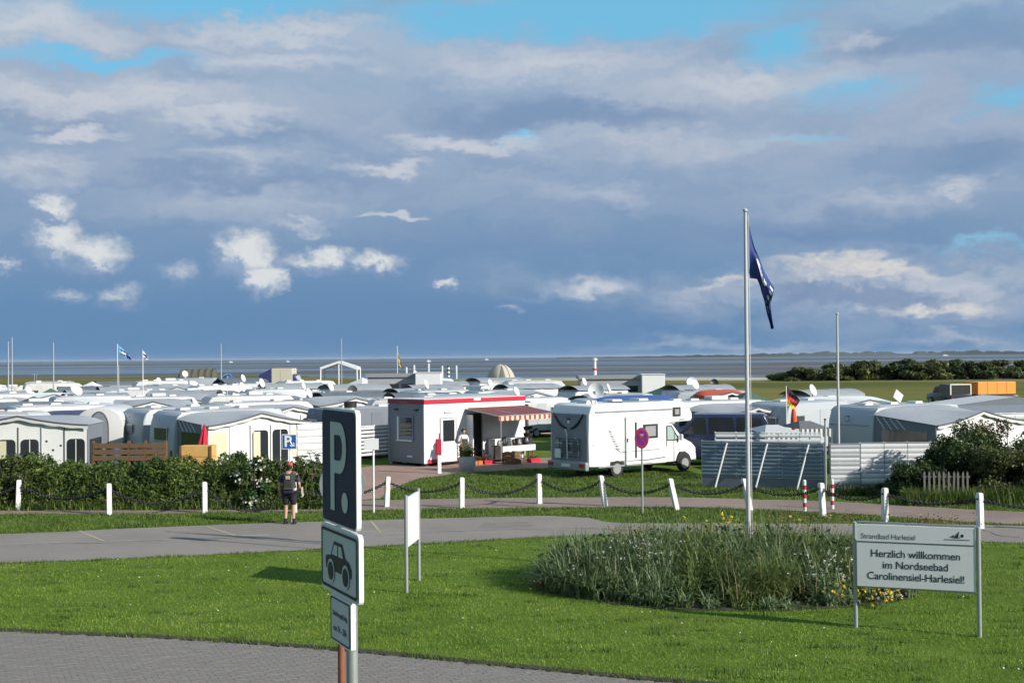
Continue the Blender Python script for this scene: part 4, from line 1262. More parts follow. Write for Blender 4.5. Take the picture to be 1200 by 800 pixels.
# closed red parasol under that flag
g = at(930.5, 497, 57); o = empty('closed_parasol', (g.x + .12, 57.6, 0), 0, 'closed orange red parasol beneath the black red gold flag', 'parasol')
zt = at(930.5, 474, 57).z
MB().lathe([(.02, 0), (.02, zt)], 8).build('pole', M_alu, o, smooth=40)
MB().lathe([(.10, zt - 1.15), (.15, zt - .8), (.11, zt - .4), (.05, zt - .1), (.015, zt + .05)], 10).build('canopy', mat('parasol_orange', (.65, .10, .03), .7, var=.15), o, smooth=50)

# ------------------------------------------------------------------ people
def skin_body(name, joints, edges, radii, m, parent=None, sub=2, root=0):
    me = bpy.data.meshes.new(name); me.from_pydata(joints, edges, [])
    o = bpy.data.objects.new(name, me); col.objects.link(o)
    sk = o.modifiers.new('skin', 'SKIN')
    for i, r in enumerate(radii):
        me.skin_vertices[0].data[i].radius = r if isinstance(r, tuple) else (r, r)
        me.skin_vertices[0].data[i].use_root = (i == root)
    sb = o.modifiers.new('sub', 'SUBSURF'); sb.levels = sub; sb.render_levels = sub
    bpy.context.view_layer.update()
    ev = o.evaluated_get(bpy.context.evaluated_depsgraph_get())
    out = bpy.data.meshes.new_from_object(ev)
    bpy.data.objects.remove(o); bpy.data.meshes.remove(me)
    out.materials.clear(); out.materials.append(m)
    out.polygons.foreach_set('use_smooth', [True] * len(out.polygons))
    return link(name, out, parent)

def ell(mb, c, r, n=12, m=8):
    """ellipsoid, added to a mesh builder"""
    vs = []
    for i in range(m + 1):
        t = math.pi * i / m
        for k in range(n):
            a = 2 * math.pi * k / n
            vs.append((c[0] + r[0] * math.sin(t) * math.cos(a), c[1] + r[1] * math.sin(t) * math.sin(a), c[2] - r[2] * math.cos(t)))
    mb.add(vs, [(i * n + k, i * n + (k + 1) % n, (i + 1) * n + (k + 1) % n, (i + 1) * n + k) for i in range(m) for k in range(n)])
    return mb

def hand(parent, at_, d, m, s=1.0):
    """palm with five short curled finger chains, pointing along d (down)"""
    w = Vector(at_); J = [w, w + Vector(d) * .045 * s, w + Vector(d) * .09 * s]; E = [(0, 1), (1, 2)]; Rr = [(.022 * s, .03 * s), (.02 * s, .04 * s), (.016 * s, .038 * s)]
    for k, (off, ln) in enumerate(((-.03, .065), (-.01, .078), (.01, .074), (.03, .058))):
        b = w + Vector(d) * .095 * s + Vector((0, off * s, 0))
        i = len(J)
        J += [b, b + Vector(d) * ln * .55 * s + Vector((.006 * s, 0, 0)), b + Vector(d) * ln * s + Vector((.02 * s, 0, 0))]
        E += [(2, i), (i, i + 1), (i + 1, i + 2)]; Rr += [.0095 * s, .009 * s, .007 * s]
    i = len(J); t = w + Vector(d) * .035 * s
    J += [t + Vector((.01, -.04 * s, 0)), t + Vector(d) * .035 * s + Vector((.02 * s, -.055 * s, 0)), t + Vector(d) * .06 * s + Vector((.03 * s, -.052 * s, 0))]
    E += [(1, i), (i, i + 1), (i + 1, i + 2)]; Rr += [.012 * s, .01 * s, .008 * s]
    return skin_body('hand', [tuple(p) for p in J], E, Rr, m, parent, 1)

def walker():
    g = gp(339.5, 613.5)
    o = empty('person', g, R(90), 'person seen from behind in dark shirt and shorts with backpack and reddish cap', 'person')
    # local +x = walking direction (away from the camera), y = left
    shirt = mat('charcoal_shirt', (.045, .05, .052), .85, var=.25, scale=9)
    shorts = mat('black_shorts', (.014, .015, .02), .85, var=.25)
    # body: one skin from feet to head
    J = [(0, 0, .95), (.0, .0, 1.12), (.03, 0, 1.32), (.03, 0, 1.46), (.045, 0, 1.54),   # pelvis, waist, chest, neck base, neck
         (0, .10, .90), (.03, .11, .50), (-.03, .115, .09), (.10, .125, .035),               # left leg
         (0, -.10, .90), (.0, -.115, .49), (-.06, -.125, .09), (.07, -.145, .035),         # right leg
         (.03, .19, 1.43), (.0, .285, 1.17), (.09, .30, .95),                          # left arm
         (.03, -.19, 1.43), (-.02, -.285, 1.17), (.12, -.28, 1.00)]                         # right arm
    E = [(0, 1), (1, 2), (2, 3), (3, 4), (0, 5), (5, 6), (6, 7), (7, 8), (0, 9), (9, 10), (10, 11), (11, 12), (3, 13), (13, 14), (14, 15), (3, 16), (16, 17), (17, 18)]
    Rr = [(.12, .15), (.11, .14), (.12, .165), (.085, .12), .055, .095, .062, .042, (.038, .045), .095, .062, .042, (.038, .045), .062, .045, .034, .062, .045, .034]
    b = skin_body('body', J, E, Rr, M_skin, o)
    hd = MB(); ell(hd, (.055, 0, 1.665), (.098, .080, .12), 16, 12)
    for sgn in (-1, 1): ell(hd, (.05, sgn * .083, 1.655), (.022, .012, .034), 8, 6)
    ell(hd, (.155, 0, 1.655), (.02, .014, .022), 8, 6)
    hd.build('head', M_skin, o, smooth=60)
    hr = MB(); ell(hr, (.035, 0, 1.675), (.102, .088, .105), 16, 10); hr.build('hair', mat('dark_hair', (.03, .022, .018), .8, var=.3), o, smooth=60)
    cp = MB(); cp.lathe([(.098, 1.70), (.098, 1.735), (.075, 1.775), (.02, 1.792)], 18); c = cp.build('cap', mat('red_cap', (.40, .085, .05), .8, var=.2, scale=12), o, (.045, 0, 0), smooth=50)
    MB().add([(.06, -.075, 1.705), (.16, -.05, 1.69), (.175, 0, 1.688), (.16, .05, 1.69), (.06, .075, 1.705), (.06, -.075, 1.715), (.16, -.05, 1.70), (.175, 0, 1.698), (.16, .05, 1.70), (.06, .075, 1.715)], [(0, 1, 2, 3, 4), (9, 8, 7, 6, 5), (0, 5, 6, 1), (1, 6, 7, 2), (2, 7, 8, 3), (3, 8, 9, 4)]).build('peak', MATS['red_cap'], c)
    # shirt with sleeves
    J2 = [(0, 0, .93), (.0, 0, 1.12), (.03, 0, 1.32), (.03, 0, 1.47), (.03, .195, 1.43), (.0, .283, 1.19), (.03, -.195, 1.43), (-.02, -.283, 1.19)]
    skin_body('shirt', J2, [(0, 1), (1, 2), (2, 3), (3, 4), (4, 5), (3, 6), (6, 7)], [(.15, .185), (.14, .18), (.15, .20), (.10, .13), .085, .07, .085, .07], shirt, o)
    J3 = [(0, 0, 1.0), (0, .10, .90), (.025, .118, .53), (0, -.10, .90), (.0, -.122, .53)]
    skin_body('shorts', J3, [(0, 1), (1, 2), (0, 3), (3, 4)], [(.14, .175), .13, .108, .13, .108], shorts, o)
    for x, y in ((.035, .12), (.005, -.135)):
        s = MB(); ell(s, (x + .02, y, .045), (.145, .052, .05), 14, 8); s.box(x + .02, y, .012, .27, .095, .024); s.build('shoe', M_black, o, smooth=50)
        MB().lathe([(.053, .07), (.056, .16), (.05, .17)], 12).build('sock', shorts, o, (x - .065, y * .98, 0), smooth=50)
    # backpack with flap, pale patch, side straps
    pk = mat('dark_backpack', (.03, .033, .035), .8, var=.3, scale=10)
    bp = MB().box(-.20, 0, 1.24, .17, .29, .46).build('backpack', pk, o, bevel=.05, seg=3, smooth=60)
    MB().box(-.292, 0, 1.17, .04, .22, .22).build('front_pocket', pk, bp, bevel=.015)
    MB().box(-.294, 0, 1.375, .02, .13, .10).build('pale_patch', mat('beige_patch', (.45, .34, .26), .8, var=.15), bp, bevel=.008)
    MB().box(-.30, 0, 1.055, .012, .22, .02).build('strap', mat('olive_strap', (.16, .15, .07), .8), bp)
    MB().box(-.16, 0, .97, .16, .3, .13).build('hip_pack', mat('navy_pouch', (.015, .02, .06), .8, var=.3), o, bevel=.03)
    for sg in (-1, 1):
        MB().tube([(-.13, sg * .10, 1.44), (-.02, sg * .11, 1.53), (.13, sg * .115, 1.42), (.17, sg * .12, 1.22), (.05, sg * .17, 1.05)], .02, 6).build('shoulder_strap', pk, bp)
    for (p, d) in (((.09, .30, .95), (.25, 0, -1)), ((.12, -.28, 1.0), (.6, 0, -.8))): hand(o, p, Vector(d).normalized(), M_skin)
    # tripod-like white stick carried upright in front of the legs
    # jacket over the forearm: a thing that is carried
    jb = MB()
    def jk(u, v):
        return (.02 + .10 * u + .03 * math.sin(v * 9), -.33 - .05 * math.sin(u * 7) - .03 * v, 1.05 - .26 * v + .03 * math.sin(u * 6.28))
    jb.grid(jk, 8, 10)
    j = jb.build('jacket', mat('pale_jacket', (.46, .42, .33), .85, var=.25, scale=14), None, g, (0, 0, R(90)), smooth=180); prop(j, 'pale beige jacket carried on the arm of the walking person', 'jacket')
    sg = gp(339, 611); st = MB().tube([(0, 0, .02), (.03, .05, .75), (.04, .07, 1.0)], .018, 6).build('walking_stick', mat('white_stick', (.72, .71, .68), .5), None, (g.x + .0, g.y + .35, 0)); prop(st, 'white walking stick in front of the walking person', 'stick')
walker()

def stall_keeper():
    Y = 56.2; x = at(543, 540, Y).x
    o = empty('person', (x, Y, 0), R(-60), 'person in white top and black apron standing at the kiosk entrance', 'person')
    J = [(0, 0, .90), (0, 0, 1.07), (.02, 0, 1.25), (.02, 0, 1.38), (.03, 0, 1.45), (0, .09, .85), (.02, .10, .47), (-.01, .10, .08), (.11, .11, .035), (0, -.09, .85), (.0, -.10, .47), (-.02, -.10, .08), (.10, -.11, .035),
         (.02, .17, 1.35), (.0, .25, 1.10), (.16, .18, 1.02), (.02, -.17, 1.35), (.02, -.26, 1.12), (.18, -.22, 1.10)]
    E = [(0, 1), (1, 2), (2, 3), (3, 4), (0, 5), (5, 6), (6, 7), (7, 8), (0, 9), (9, 10), (10, 11), (11, 12), (3, 13), (13, 14), (14, 15), (3, 16), (16, 17), (17, 18)]
    Rr = [(.11, .14), (.10, .125), (.115, .15), (.075, .11), .05, .085, .056, .04, (.035, .04), .085, .056, .04, (.035, .04), .055, .04, .03, .055, .04, .03]
    skin_body('body', J, E, Rr, M_skin, o)
    hd = MB(); ell(hd, (.04, 0, 1.56), (.092, .075, .112), 14, 10); ell(hd, (.135, 0, 1.55), (.018, .013, .02), 8, 6)
    for sgn in (-1, 1): ell(hd, (.035, sgn * .077, 1.55), (.02, .011, .03), 8, 6)
    hd.build('head', M_skin, o, smooth=60)
    hr = MB(); ell(hr, (.015, 0, 1.60), (.105, .092, .098), 14, 10); ell(hr, (-.05, 0, 1.66), (.05, .05, .05), 10, 8); hr.build('hair', mat('dark_hair', (.03, .022, .018), .8), o, smooth=60)
    skin_body('blouse', [(0, 0, .92), (0, 0, 1.07), (.02, 0, 1.25), (.02, 0, 1.39), (.02, .17, 1.35), (0, .25, 1.11), (.02, -.17, 1.35), (.02, -.26, 1.13)], [(0, 1), (1, 2), (2, 3), (3, 4), (4, 5), (3, 6), (6, 7)], [(.125, .16), (.115, .145), (.13, .17), (.085, .115), .07, .055, .07, .055], mat('white_blouse', (.70, .70, .70), .8, var=.08), o)
    skin_body('trousers', [(0, 0, .95), (0, .09, .85), (.02, .10, .47), (-.01, .10, .10), (0, -.09, .85), (0, -.10, .47), (-.02, -.10, .10)], [(0, 1), (1, 2), (2, 3), (0, 4), (4, 5), (5, 6)], [(.12, .15), .10, .075, .065, .10, .075, .065], mat('black_shorts', (.014, .015, .02), .85), o)
    MB().box(.155, 0, .95, .02, .26, .62).build('apron', M_black, o, bevel=.006)
    for y in (.105, -.105):
        s = MB(); ell(s, (.04, y, .045), (.125, .045, .045), 12, 8); s.build('shoe', M_black, o, smooth=50)
    for (p, d) in (((.16, .18, 1.02), (.8, 0, -.5)), ((.18, -.22, 1.10), (.9, 0, -.2))): hand(o, p, Vector(d).normalized(), M_skin, .92)
stall_keeper()

# ------------------------------------------------------------------ caravans and awnings (prototypes are copied)
def wheel(parent, x, y, r=.33, w=.2, hub=True):
    Mx = Matrix.Rotation(R(90), 4, 'X')
    t = MB().lathe([(r * .6, -w / 2), (r * .95, -w / 2), (r, -w * .3), (r, w * .3), (r * .95, w / 2), (r * .6, w / 2)], 20, Mx).build('tyre', M_rubber, parent, (x, y, r), smooth=35)
    MB().lathe([(r * .62, -w * .52), (r * .62, w * .52)], 16, Mx).build('rim', M_rim, t, smooth=35)
    return t

M_roofa = mat('caravan_roof_grey', (.40, .41, .42), .6, var=.12, scale=1.1, dirt=((.24, .25, .24), .5))
M_roofb = mat('caravan_roof_pale', (.55, .55, .53), .6, var=.1, scale=1.1, dirt=((.33, .33, .3), .5))
M_tarpg = mat('tarpaulin_grey', (.30, .32, .34), .7, var=.14, scale=1.2, dirt=((.2, .21, .21), .4))
M_tarpd = mat('tarpaulin_slate', (.13, .145, .165), .7, var=.14, scale=1.2)
def caravan(name, L=5.8, Wd=2.3, H=2.6, shell=M_shell, stripe=None, hatches=(-1.4, .9), rear='window', simple=False, roofm=None, tarp=None, aerial=None):
    roofm = roofm or M_roofa
    """local +x = drawbar end, -y = side the awning is hung on"""
    o = empty(name, (0, 0, 0))
    h = L / 2
    prof = [(-h + .04, .42), (-h, .9), (-h + .02, 1.5), (-h + .10, 2.1), (-h + .22, 2.42), (-h + .42, H - .03), (-h + .8, H), (h - 1.1, H), (h - .7, H - .06), (h - .42, 2.3), (h - .12, 1.5), (h, .95), (h - .04, .42)]
    MB().prism(prof, -Wd / 2, Wd / 2).build('body', shell, o, bevel=.07, seg=3, smooth=40)
    MB().box(0, 0, .36, L - .5, Wd - .25, .16).build('chassis', M_black, o)
    # roof skin, weathered grey
    MB().prism([(-h + .62, H - .02), (h - 1.0, H - .02), (h - 1.0, H + .008), (-h + .62, H + .008)], -Wd / 2 + .12, Wd / 2 - .12).build('roof', roofm, o)
    for sg in (-1, 1): MB().tube([(-h + .20, sg * (Wd / 2 - .028), H - .22), (-h + .50, sg * (Wd / 2 - .028), H - .045), (h - 1.0, sg * (Wd / 2 - .028), H - .04), (h - .62, sg * (Wd / 2 - .028), H - .16), (h - .2, sg * (Wd / 2 - .01), 1.6)], .022, 4).build('edge_trim', M_trim, o)
    if tarp:
        # winter canopy: a shallow arch of cloth on bows over the whole roof
        tp = MB().grid(lambda u, v: (-h + .1 + (L - .7) * u, (2 * v - 1) * (Wd / 2 + .14), H + .30 - .30 * abs(2 * v - 1) ** 2.2 - .03 * abs(math.sin(u * 9.4))), 18, 8).build('protective_roof', tarp, o, smooth=60, recalc=False)
        MB().grid(lambda u, v: (-h + .1 + (L - .7) * u, -(Wd / 2 + .15), H - .01 - .17 * v), 8, 1).build('hem', tarp, tp, recalc=False)
        for u in (-h + .12, 0, h - .62): MB().tube([(u, (2 * v - 1) * (Wd / 2 + .1), H + .27 - .29 * abs(2 * v - 1) ** 2.2) for v in (0, .2, .4, .6, .8, 1)], .018, 4).build('bow', M_trim, tp)
    if stripe:
        for sg in (-1, 1):
            MB().box(-.1, sg * (Wd / 2 + .002), 1.02, L - .7, .012, .12).build('stripe', stripe, o)
    if not simple:
        for sg in (-1, 1):
            for x, w in ((-h + 1.0, .8), (h - 1.5, 1.0)):
                wn = MB().box(x, sg * (Wd / 2 + .012), 1.72, w, .03, .55).build('window', M_alu, o, bevel=.01)
                MB().box(x, sg * (Wd / 2 + .03), 1.72, w - .08, .012, .47).build('pane', M_glass2, wn)
        d = MB().box(.15, -(Wd / 2 + .008), 1.35, .62, .02, 1.75).build('door', shell, o, bevel=.008)
        MB().box(-.1, -(Wd / 2 + .028), 1.3, .04, .03, .14).build('handle', M_black, d)
        for y in (-Wd / 2, Wd / 2): wheel(o, -.25, y * .92, .32, .19)
        MB().tube([(h - .1, -.5, .42), (h + 1.05, 0, .45)], .035, 6).build('drawbar', M_galv, o)
        MB().tube([(h - .1, .5, .42), (h + 1.05, 0, .45)], .035, 6).build('drawbar', M_galv, o)
        MB().tube([(h + .9, 0, .0), (h + .9, 0, .55)], .03, 6).build('jockey_leg', M_galv, o)
    # rear end, the one turned to the dike
    if rear:
        wn = MB().box(-h - .012, 0, 1.62, .035, Wd * .52, .62).build('rear_window', M_alu, o, bevel=.012)
        MB().box(-h - .033, 0, 1.62, .012, Wd * .52 - .1, .52).build('pane', M_glass2, wn)
    for sg in (-1, 1): MB().box(-h - .012, sg * (Wd / 2 - .2), .78, .04, .14, .34).build('tail_light', M_redlamp, o, bevel=.01)
    MB().box(-h - .014, 0, 2.24, .03, .12, .06).build('badge', M_awnroyal, o).rotation_euler = (0, R(0), 0)
    for x in hatches:
        hb = MB().prism([(-.26, 0), (.26, 0), (.21, .10), (-.21, .10)], -.24, .24).build('roof_hatch', M_hatch, o, (x, .1, H - .002), bevel=.02)
    MB().tube([(-h + .6, -Wd / 2 + .02, H - .03), (h - 1.0, -Wd / 2 + .02, H - .03)], .02, 5).build('awning_rail', M_alu, o)
    if aerial == 'mast':
        am = MB().tube([(-h + 1.2, .5, H), (-h + 1.2, .5, H + .75)], .02, 5).build('aerial_mast', M_galv, o)
        MB().tube([(-h + .95, .5, H + .72), (-h + 1.45, .5, H + .72)], .014, 4).build('aerial_rod', M_galv, am)
    elif aerial == 'dish':
        Mx = Matrix.Translation((-h + 1.6, -.3, H + .42)) @ Vector((.5, -.75, .35)).to_track_quat('Z', 'Y').to_matrix().to_4x4()
        ad = MB().lathe([(.02, -.07), (.2, -.04), (.33, .02), (.32, .03), (.19, -.025), (.02, -.05)], 16, Mx).build('dish', M_awnpale, o, smooth=45)
        MB().tube([(-h + 1.6, -.25, H), (-h + 1.6, -.25, H + .4)], .025, 5).build('dish_mast', M_galv, ad)
    elif aerial == 'box':
        MB().box(.3, 0, H + .11, .95, .7, .2).build('roof_unit', M_hatch, o, bevel=.05, seg=2)
    return o

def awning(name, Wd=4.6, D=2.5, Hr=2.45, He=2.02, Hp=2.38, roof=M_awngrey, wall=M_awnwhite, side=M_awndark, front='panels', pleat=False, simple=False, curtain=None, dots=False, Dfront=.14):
    """local y = +D/2 is the rail on the caravan, y = -D/2 the front with its low gable"""
    o = empty(name, (0, 0, 0))
    hw = Wd / 2
    def zr(a): return Hr - .28 * abs(a) ** 5
    def zf(a): return He + (Hp - He) * (1 - abs(a)) ** 1.15
    def Z(a, b):
        return (1 - b) * zr(a) + b * zf(a) - .07 * math.sin(math.pi * b) * (1 - abs(a)) - .04 * math.sin(math.pi * abs(a)) * b
    def fn(u, v):
        a = 2 * u - 1
        return (a * (hw + .05), D / 2 - v * (D + Dfront), Z(a, v))
    mb = MB(); mb.grid(fn, 20, 8); n0 = len(mb.v)
    # valance hanging from the front edge
    mb.build('roof', roof, o, smooth=60, recalc=False)
    vb = MB(); vb.grid(lambda u, v: ((2 * u - 1) * (hw + .05), -D / 2 - Dfront - .004, Z(2 * u - 1, 1) - .02 - v * (.10 + .035 * abs(math.sin(u * Wd * 4.5)))), 40, 1)
    vb.build('valance', M_awnwhite if wall is not M_awnwhite else M_awnpale, o, recalc=False)
    pp = MB()
    pp.tube([fn(i / 20, 1) for i in range(21)], .034, 5); pp.build('roof_piping', M_trim, o)
    # front gable and wall panels
    yF = -D / 2
    g = MB()
    xs = [(-hw + Wd * i / 20) for i in range(21)]
    g.add([(x, yF, He - .06) for x in xs] + [(x, yF, Z(x / hw, .93) - .015) for x in xs], [(i, i + 1, 22 + i, 21 + i) for i in range(20)])
    g.build('gable', wall, o, recalc=False)
    kinds = {'panels': 'dwdwd', 'curtains': 'cwcwc', 'plain': 'ppwpp', 'dark': 'wwwww', 'dots': 'tpwwtw', 'cream': 'cpwwc'}[front]
    n = len(kinds); pw = Wd / n
    for i, k in enumerate(kinds):
        x0 = -hw + pw * i
        p = MB().box(x0 + pw / 2, yF, (He - .06) / 2, pw - .012, .02, He - .07).build('wall_panel', wall, o)
        if simple and k not in 'w': continue
        mk = {'w': M_glass, 'd': M_glass2, 'c': curtain or M_curtain, 'p': wall, 't': wall}[k]
        arch = rounded(pw * .78, (1.15 if k != 'w' else 1.45), .16, 4)
        if k in 'wdc':
            MB().prism(arch, yF - .018, yF - .026).build('window', mk, p, (x0 + pw / 2, 0, 1.22 if k != 'w' else 1.08))
            if k == 'w' and i % 2: MB().box(x0 + pw * .5, yF - .03, 1.08, .03, .012, 1.4).build('mullion', wall, p)
            if k == 'w' and not i % 2: MB().box(x0 + pw * .32, yF - .031, 1.2, pw * .34, .01, 1.1).build('curtain', M_curtain if i % 4 else M_awnpale, p)
        if k == 't':
            for q in range(7):
                a, b = x0 + pw * random.uniform(.15, .85), .7 + q * .17
                MB().prism([(.045 * math.cos(t * .785), .045 * math.sin(t * .785)) for t in range(8)], yF - .014, yF - .018).build('dot', M_ink, p, (a, 0, b))
        for xx in (x0,): MB().box(xx + .0, yF - .02, (He - .06) / 2, .035, .03, He - .08).build('frame', M_trim if k == 'w' else M_alu, o)
    MB().box(0, yF - .014, .12, Wd - .02, .012, .2).build('skirt', M_awnpale, o)
    # side walls
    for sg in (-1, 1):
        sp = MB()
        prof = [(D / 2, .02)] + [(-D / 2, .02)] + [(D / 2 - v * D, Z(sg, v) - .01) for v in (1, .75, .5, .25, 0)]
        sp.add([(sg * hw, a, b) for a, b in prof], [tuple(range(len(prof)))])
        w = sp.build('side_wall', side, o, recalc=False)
        if not simple:
            MB().box(sg * (hw + .012), 0, 1.28, .012, D * .74, .95).build('window', M_glass, w)
        if pleat:
            for k in range(4):
                y = D / 2 - .12 - k * .34
                MB().tube([(sg * (hw + .018), y, Z(sg, .1 + k * .12) - .02), (sg * (hw + .018), y - .42, 1.78)], .028, 4).build('pleat', M_awnpale, w)
    for x in (-hw, hw): MB().tube([(x, yF, 0), (x, yF, He)], .022, 5).build('pole', M_alu, o)
    return o

def place(o, x, y, rz, z=None):
    o.location = (x, y, float(gz(x, y)) if z is None else z); o.rotation_euler = (0, 0, rz); return o
def rot2(v, a): return (v[0] * math.cos(a) - v[1] * math.sin(a), v[0] * math.sin(a) + v[1] * math.cos(a))

M_bl, M_gr, M_br = mat('stripe_blue', (.06, .13, .32), .4, var=.05), mat('stripe_grey', (.28, .29, .30), .4, var=.05), mat('stripe_brown', (.25, .14, .08), .4, var=.05)
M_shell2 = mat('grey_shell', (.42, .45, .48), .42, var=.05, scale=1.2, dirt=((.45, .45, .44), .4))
CARS = [(caravan('caravan', 5.8, 2.3, 2.58, M_shell, M_bl, aerial='mast'), 'white caravan with a blue side stripe'),
        (caravan('caravan', 6.4, 2.3, 2.62, M_shell, M_gr, (-2.0, -1.0, 1.3), aerial='box'), 'long white caravan with a grey stripe'),
        (caravan('caravan', 5.2, 2.2, 2.50, M_cream, M_br, (0.2,), aerial='dish'), 'cream caravan with a brown stripe'),
        (caravan('caravan', 5.6, 2.3, 2.60, M_shell2, None, (-1.5, .4), aerial='dish'), 'light grey caravan without stripes'),
        (caravan('caravan', 6.0, 2.3, 2.68, M_shell, None, (-1.9, -.6, 1.2), rear=None, roofm=M_roofb), 'tall white caravan without rear window'),
        (caravan('caravan', 5.8, 2.3, 2.50, M_shell, M_gr, (), tarp=M_tarpg), 'caravan under a grey protective roof'),
        (caravan('caravan', 5.4, 2.3, 2.46, M_cream, None, (), tarp=M_tarpd), 'caravan under a dark slate tarpaulin roof')]
AWNS = [(awning('awning', 4.6, 2.5), 'grey roofed awning with white front panels'),
        (awning('awning', 4.8, 2.6, roof=M_awnpale, front='curtains'), 'pale roofed awning with yellowish curtains'),
        (awning('awning', 4.2, 2.4, roof=M_awndark, wall=M_awnpale, front='dark'), 'dark roofed awning with dark windows'),
        (awning('awning', 5.0, 2.7, roof=M_awngrey, wall=M_awnsand, front='plain'), 'grey roofed awning with sand coloured front'),
        (awning('awning', 4.4, 2.4, roof=M_awnwhite, wall=M_awnwhite, front='panels'), 'plain white awning'),
        (awning('awning', 4.6, 2.6, roof=M_awnblue, wall=M_awnpale, side=M_awnblue, front='dark'), 'navy blue awning'),]
used = set()
def inst(lst, i, x, y, rz, label, cat, group=None, z=None, name=None):
    key = (id(lst), i)
    o = lst[i][0] if key not in used else copy_tree(lst[i][0])
    used.add(key)
    place(o, x, y, rz, z)
    prop(o, label, cat, group)
    if group is None and 'group' in o: del o['group']
    return o

def at_ground(px, Y): return at(px, 500, Y).x
def pitch(px, Y, deg, ci, ai, lc, la, corner=True, H=None, gap=.03, aw_shift=0.):
    """caravan whose near rear corner stands at picture column px and distance Y, awning on its right-hand side"""
    a = R(deg); L = {0: 5.8, 1: 6.4, 2: 5.2, 3: 5.6, 4: 6.0}[ci] if ci is not None else 5.8
    Wd = 2.2 if ci == 2 else 2.3
    cx = at_ground(px, Y)
    d = rot2((L / 2, Wd / 2), a)
    x, y = cx + d[0], Y + d[1]
    out = []
    if ci is not None: out.append(inst(CARS, ci, x, y, a, lc, 'caravan'))
    if ai is not None:
        D = {0: 2.5, 1: 2.6, 2: 2.4, 3: 2.7, 4: 2.4, 5: 2.6}[ai]
        d2 = rot2((aw_shift, -Wd / 2 - D / 2 - gap), a)
        out.append(inst(AWNS, ai, x + d2[0], y + d2[1], a, la, 'awning'))
    return out, (x, y)

footprints = []      # (x, y, radius) kept free by the filler
def keep(x, y, r): footprints.append((x, y, r))

# --- front row, left: dotted awning with its caravan
aw = awning('awning', 5.2, 2.6, 2.62, 2.33, 2.70, front='dots', pleat=False)
xa = at_ground(26, 50.0); place(aw, xa, 50.6, R(5)); prop(aw, 'white awning with black dots on its panels behind the hedge', 'awning')
cv = caravan('caravan', 5.2, 2.3, 2.72, M_shell, M_gr, (-1.5, .8)); place(cv, xa - 2.3, 50.6 + 2.36, R(5)); prop(cv, 'white caravan behind the dotted awning', 'caravan')
keep(xa, 51.5, 4.6)
# dark bins and gear beside it
for dx, c, lab in ((3.05, M_black, 'black gas bottle box beside the dotted awning'), (3.55, M_awnblue, 'navy blue water barrel beside the dotted awning')):
    b = MB(); b.lathe([(.20, 0), (.24, .1), (.24, 1.25), (.20, 1.4), (.05, 1.45)], 14)
    prop(b.build('barrel', c, None, (xa + dx, 50.2, 0), smooth=40), lab, 'barrel')

# --- rounded white trailer tent with a big arched window
def arched_trailer():
    Y = 58.0; x = at_ground(116, Y)
    o = empty('arched_caravan', (x, Y, 0), R(6), 'rounded white caravan with a tall arched grey window', 'caravan')
    w = 1.05; ht = at(116, 477, Y).z
    def dome(wd, hh, z0=.55, n=14):
        P = [(-wd, z0)] + [(-wd + .0, z0 + .6)]
        for k in range(n + 1):
            a = math.pi - math.pi * k / n; P.append((wd * math.cos(a), hh - .75 + .75 * math.sin(a)))
        return P + [(wd, z0)]
    MB().prism(dome(w, ht), 0, 4.6).build('body', M_shell, o, bevel=.05, smooth=40)
    p = MB().prism(dome(.44, ht - .18, .75), -.03, -.006).build('arched_window', M_trim, o)
    MB().prism(dome(.38, ht - .25, .82), -.045, -.031).build('pane', mat('grey_blind', (.22, .24, .27), .5, var=.1), p)
    MB().box(0, 2.3, .5, 1.9, 4.3, .2).build('chassis', M_black, o)
    for y in (1.7, 2.5):
        for s in (-1, 1): wheel(o, s * .9, y, .3, .18).rotation_euler = (0, 0, R(90))
    MB().box(0, -.05, .62, 2.3, .12, .07).build('bumper', M_white, o, bevel=.01)
    keep(x, Y + 2.3, 3)
arched_trailer()
# --- two caravan ends in the shade and the big awning
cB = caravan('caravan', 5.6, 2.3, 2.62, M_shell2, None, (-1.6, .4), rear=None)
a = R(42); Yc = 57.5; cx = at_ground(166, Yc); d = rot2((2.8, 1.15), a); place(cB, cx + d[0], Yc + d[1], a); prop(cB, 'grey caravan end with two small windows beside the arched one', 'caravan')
for z, hh in ((1.72, .38), (.98, .34)):
    wn = MB().box(-2.83, .05, z, .035, .62, hh).build('rear_window', M_alu, cB, bevel=.01); MB().box(-2.852, .05, z, .01, .54, hh - .08).build('pane', mat('grey_blind', (.22, .24, .27), .5), wn)
keep(cx + d[0], Yc + d[1], 3)
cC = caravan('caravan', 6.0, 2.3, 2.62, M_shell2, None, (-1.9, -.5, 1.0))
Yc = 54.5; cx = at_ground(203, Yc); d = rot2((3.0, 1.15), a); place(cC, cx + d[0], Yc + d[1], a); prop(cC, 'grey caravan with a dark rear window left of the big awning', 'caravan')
keep(cx + d[0], Yc + d[1], 3)
aD = awning('awning', 4.9, 2.6, 2.56, 2.08, 2.52, front='cream', pleat=True)
d2 = rot2((-.35, -1.15 - 1.3 - .03), a); place(aD, cx + d[0] + d2[0], Yc + d[1] + d2[1], a); prop(aD, 'big grey roofed awning with white gable and two dark windows above the hedge', 'awning')
keep(cx + d[0] + d2[0], Yc + d[1] + d2[1], 3)
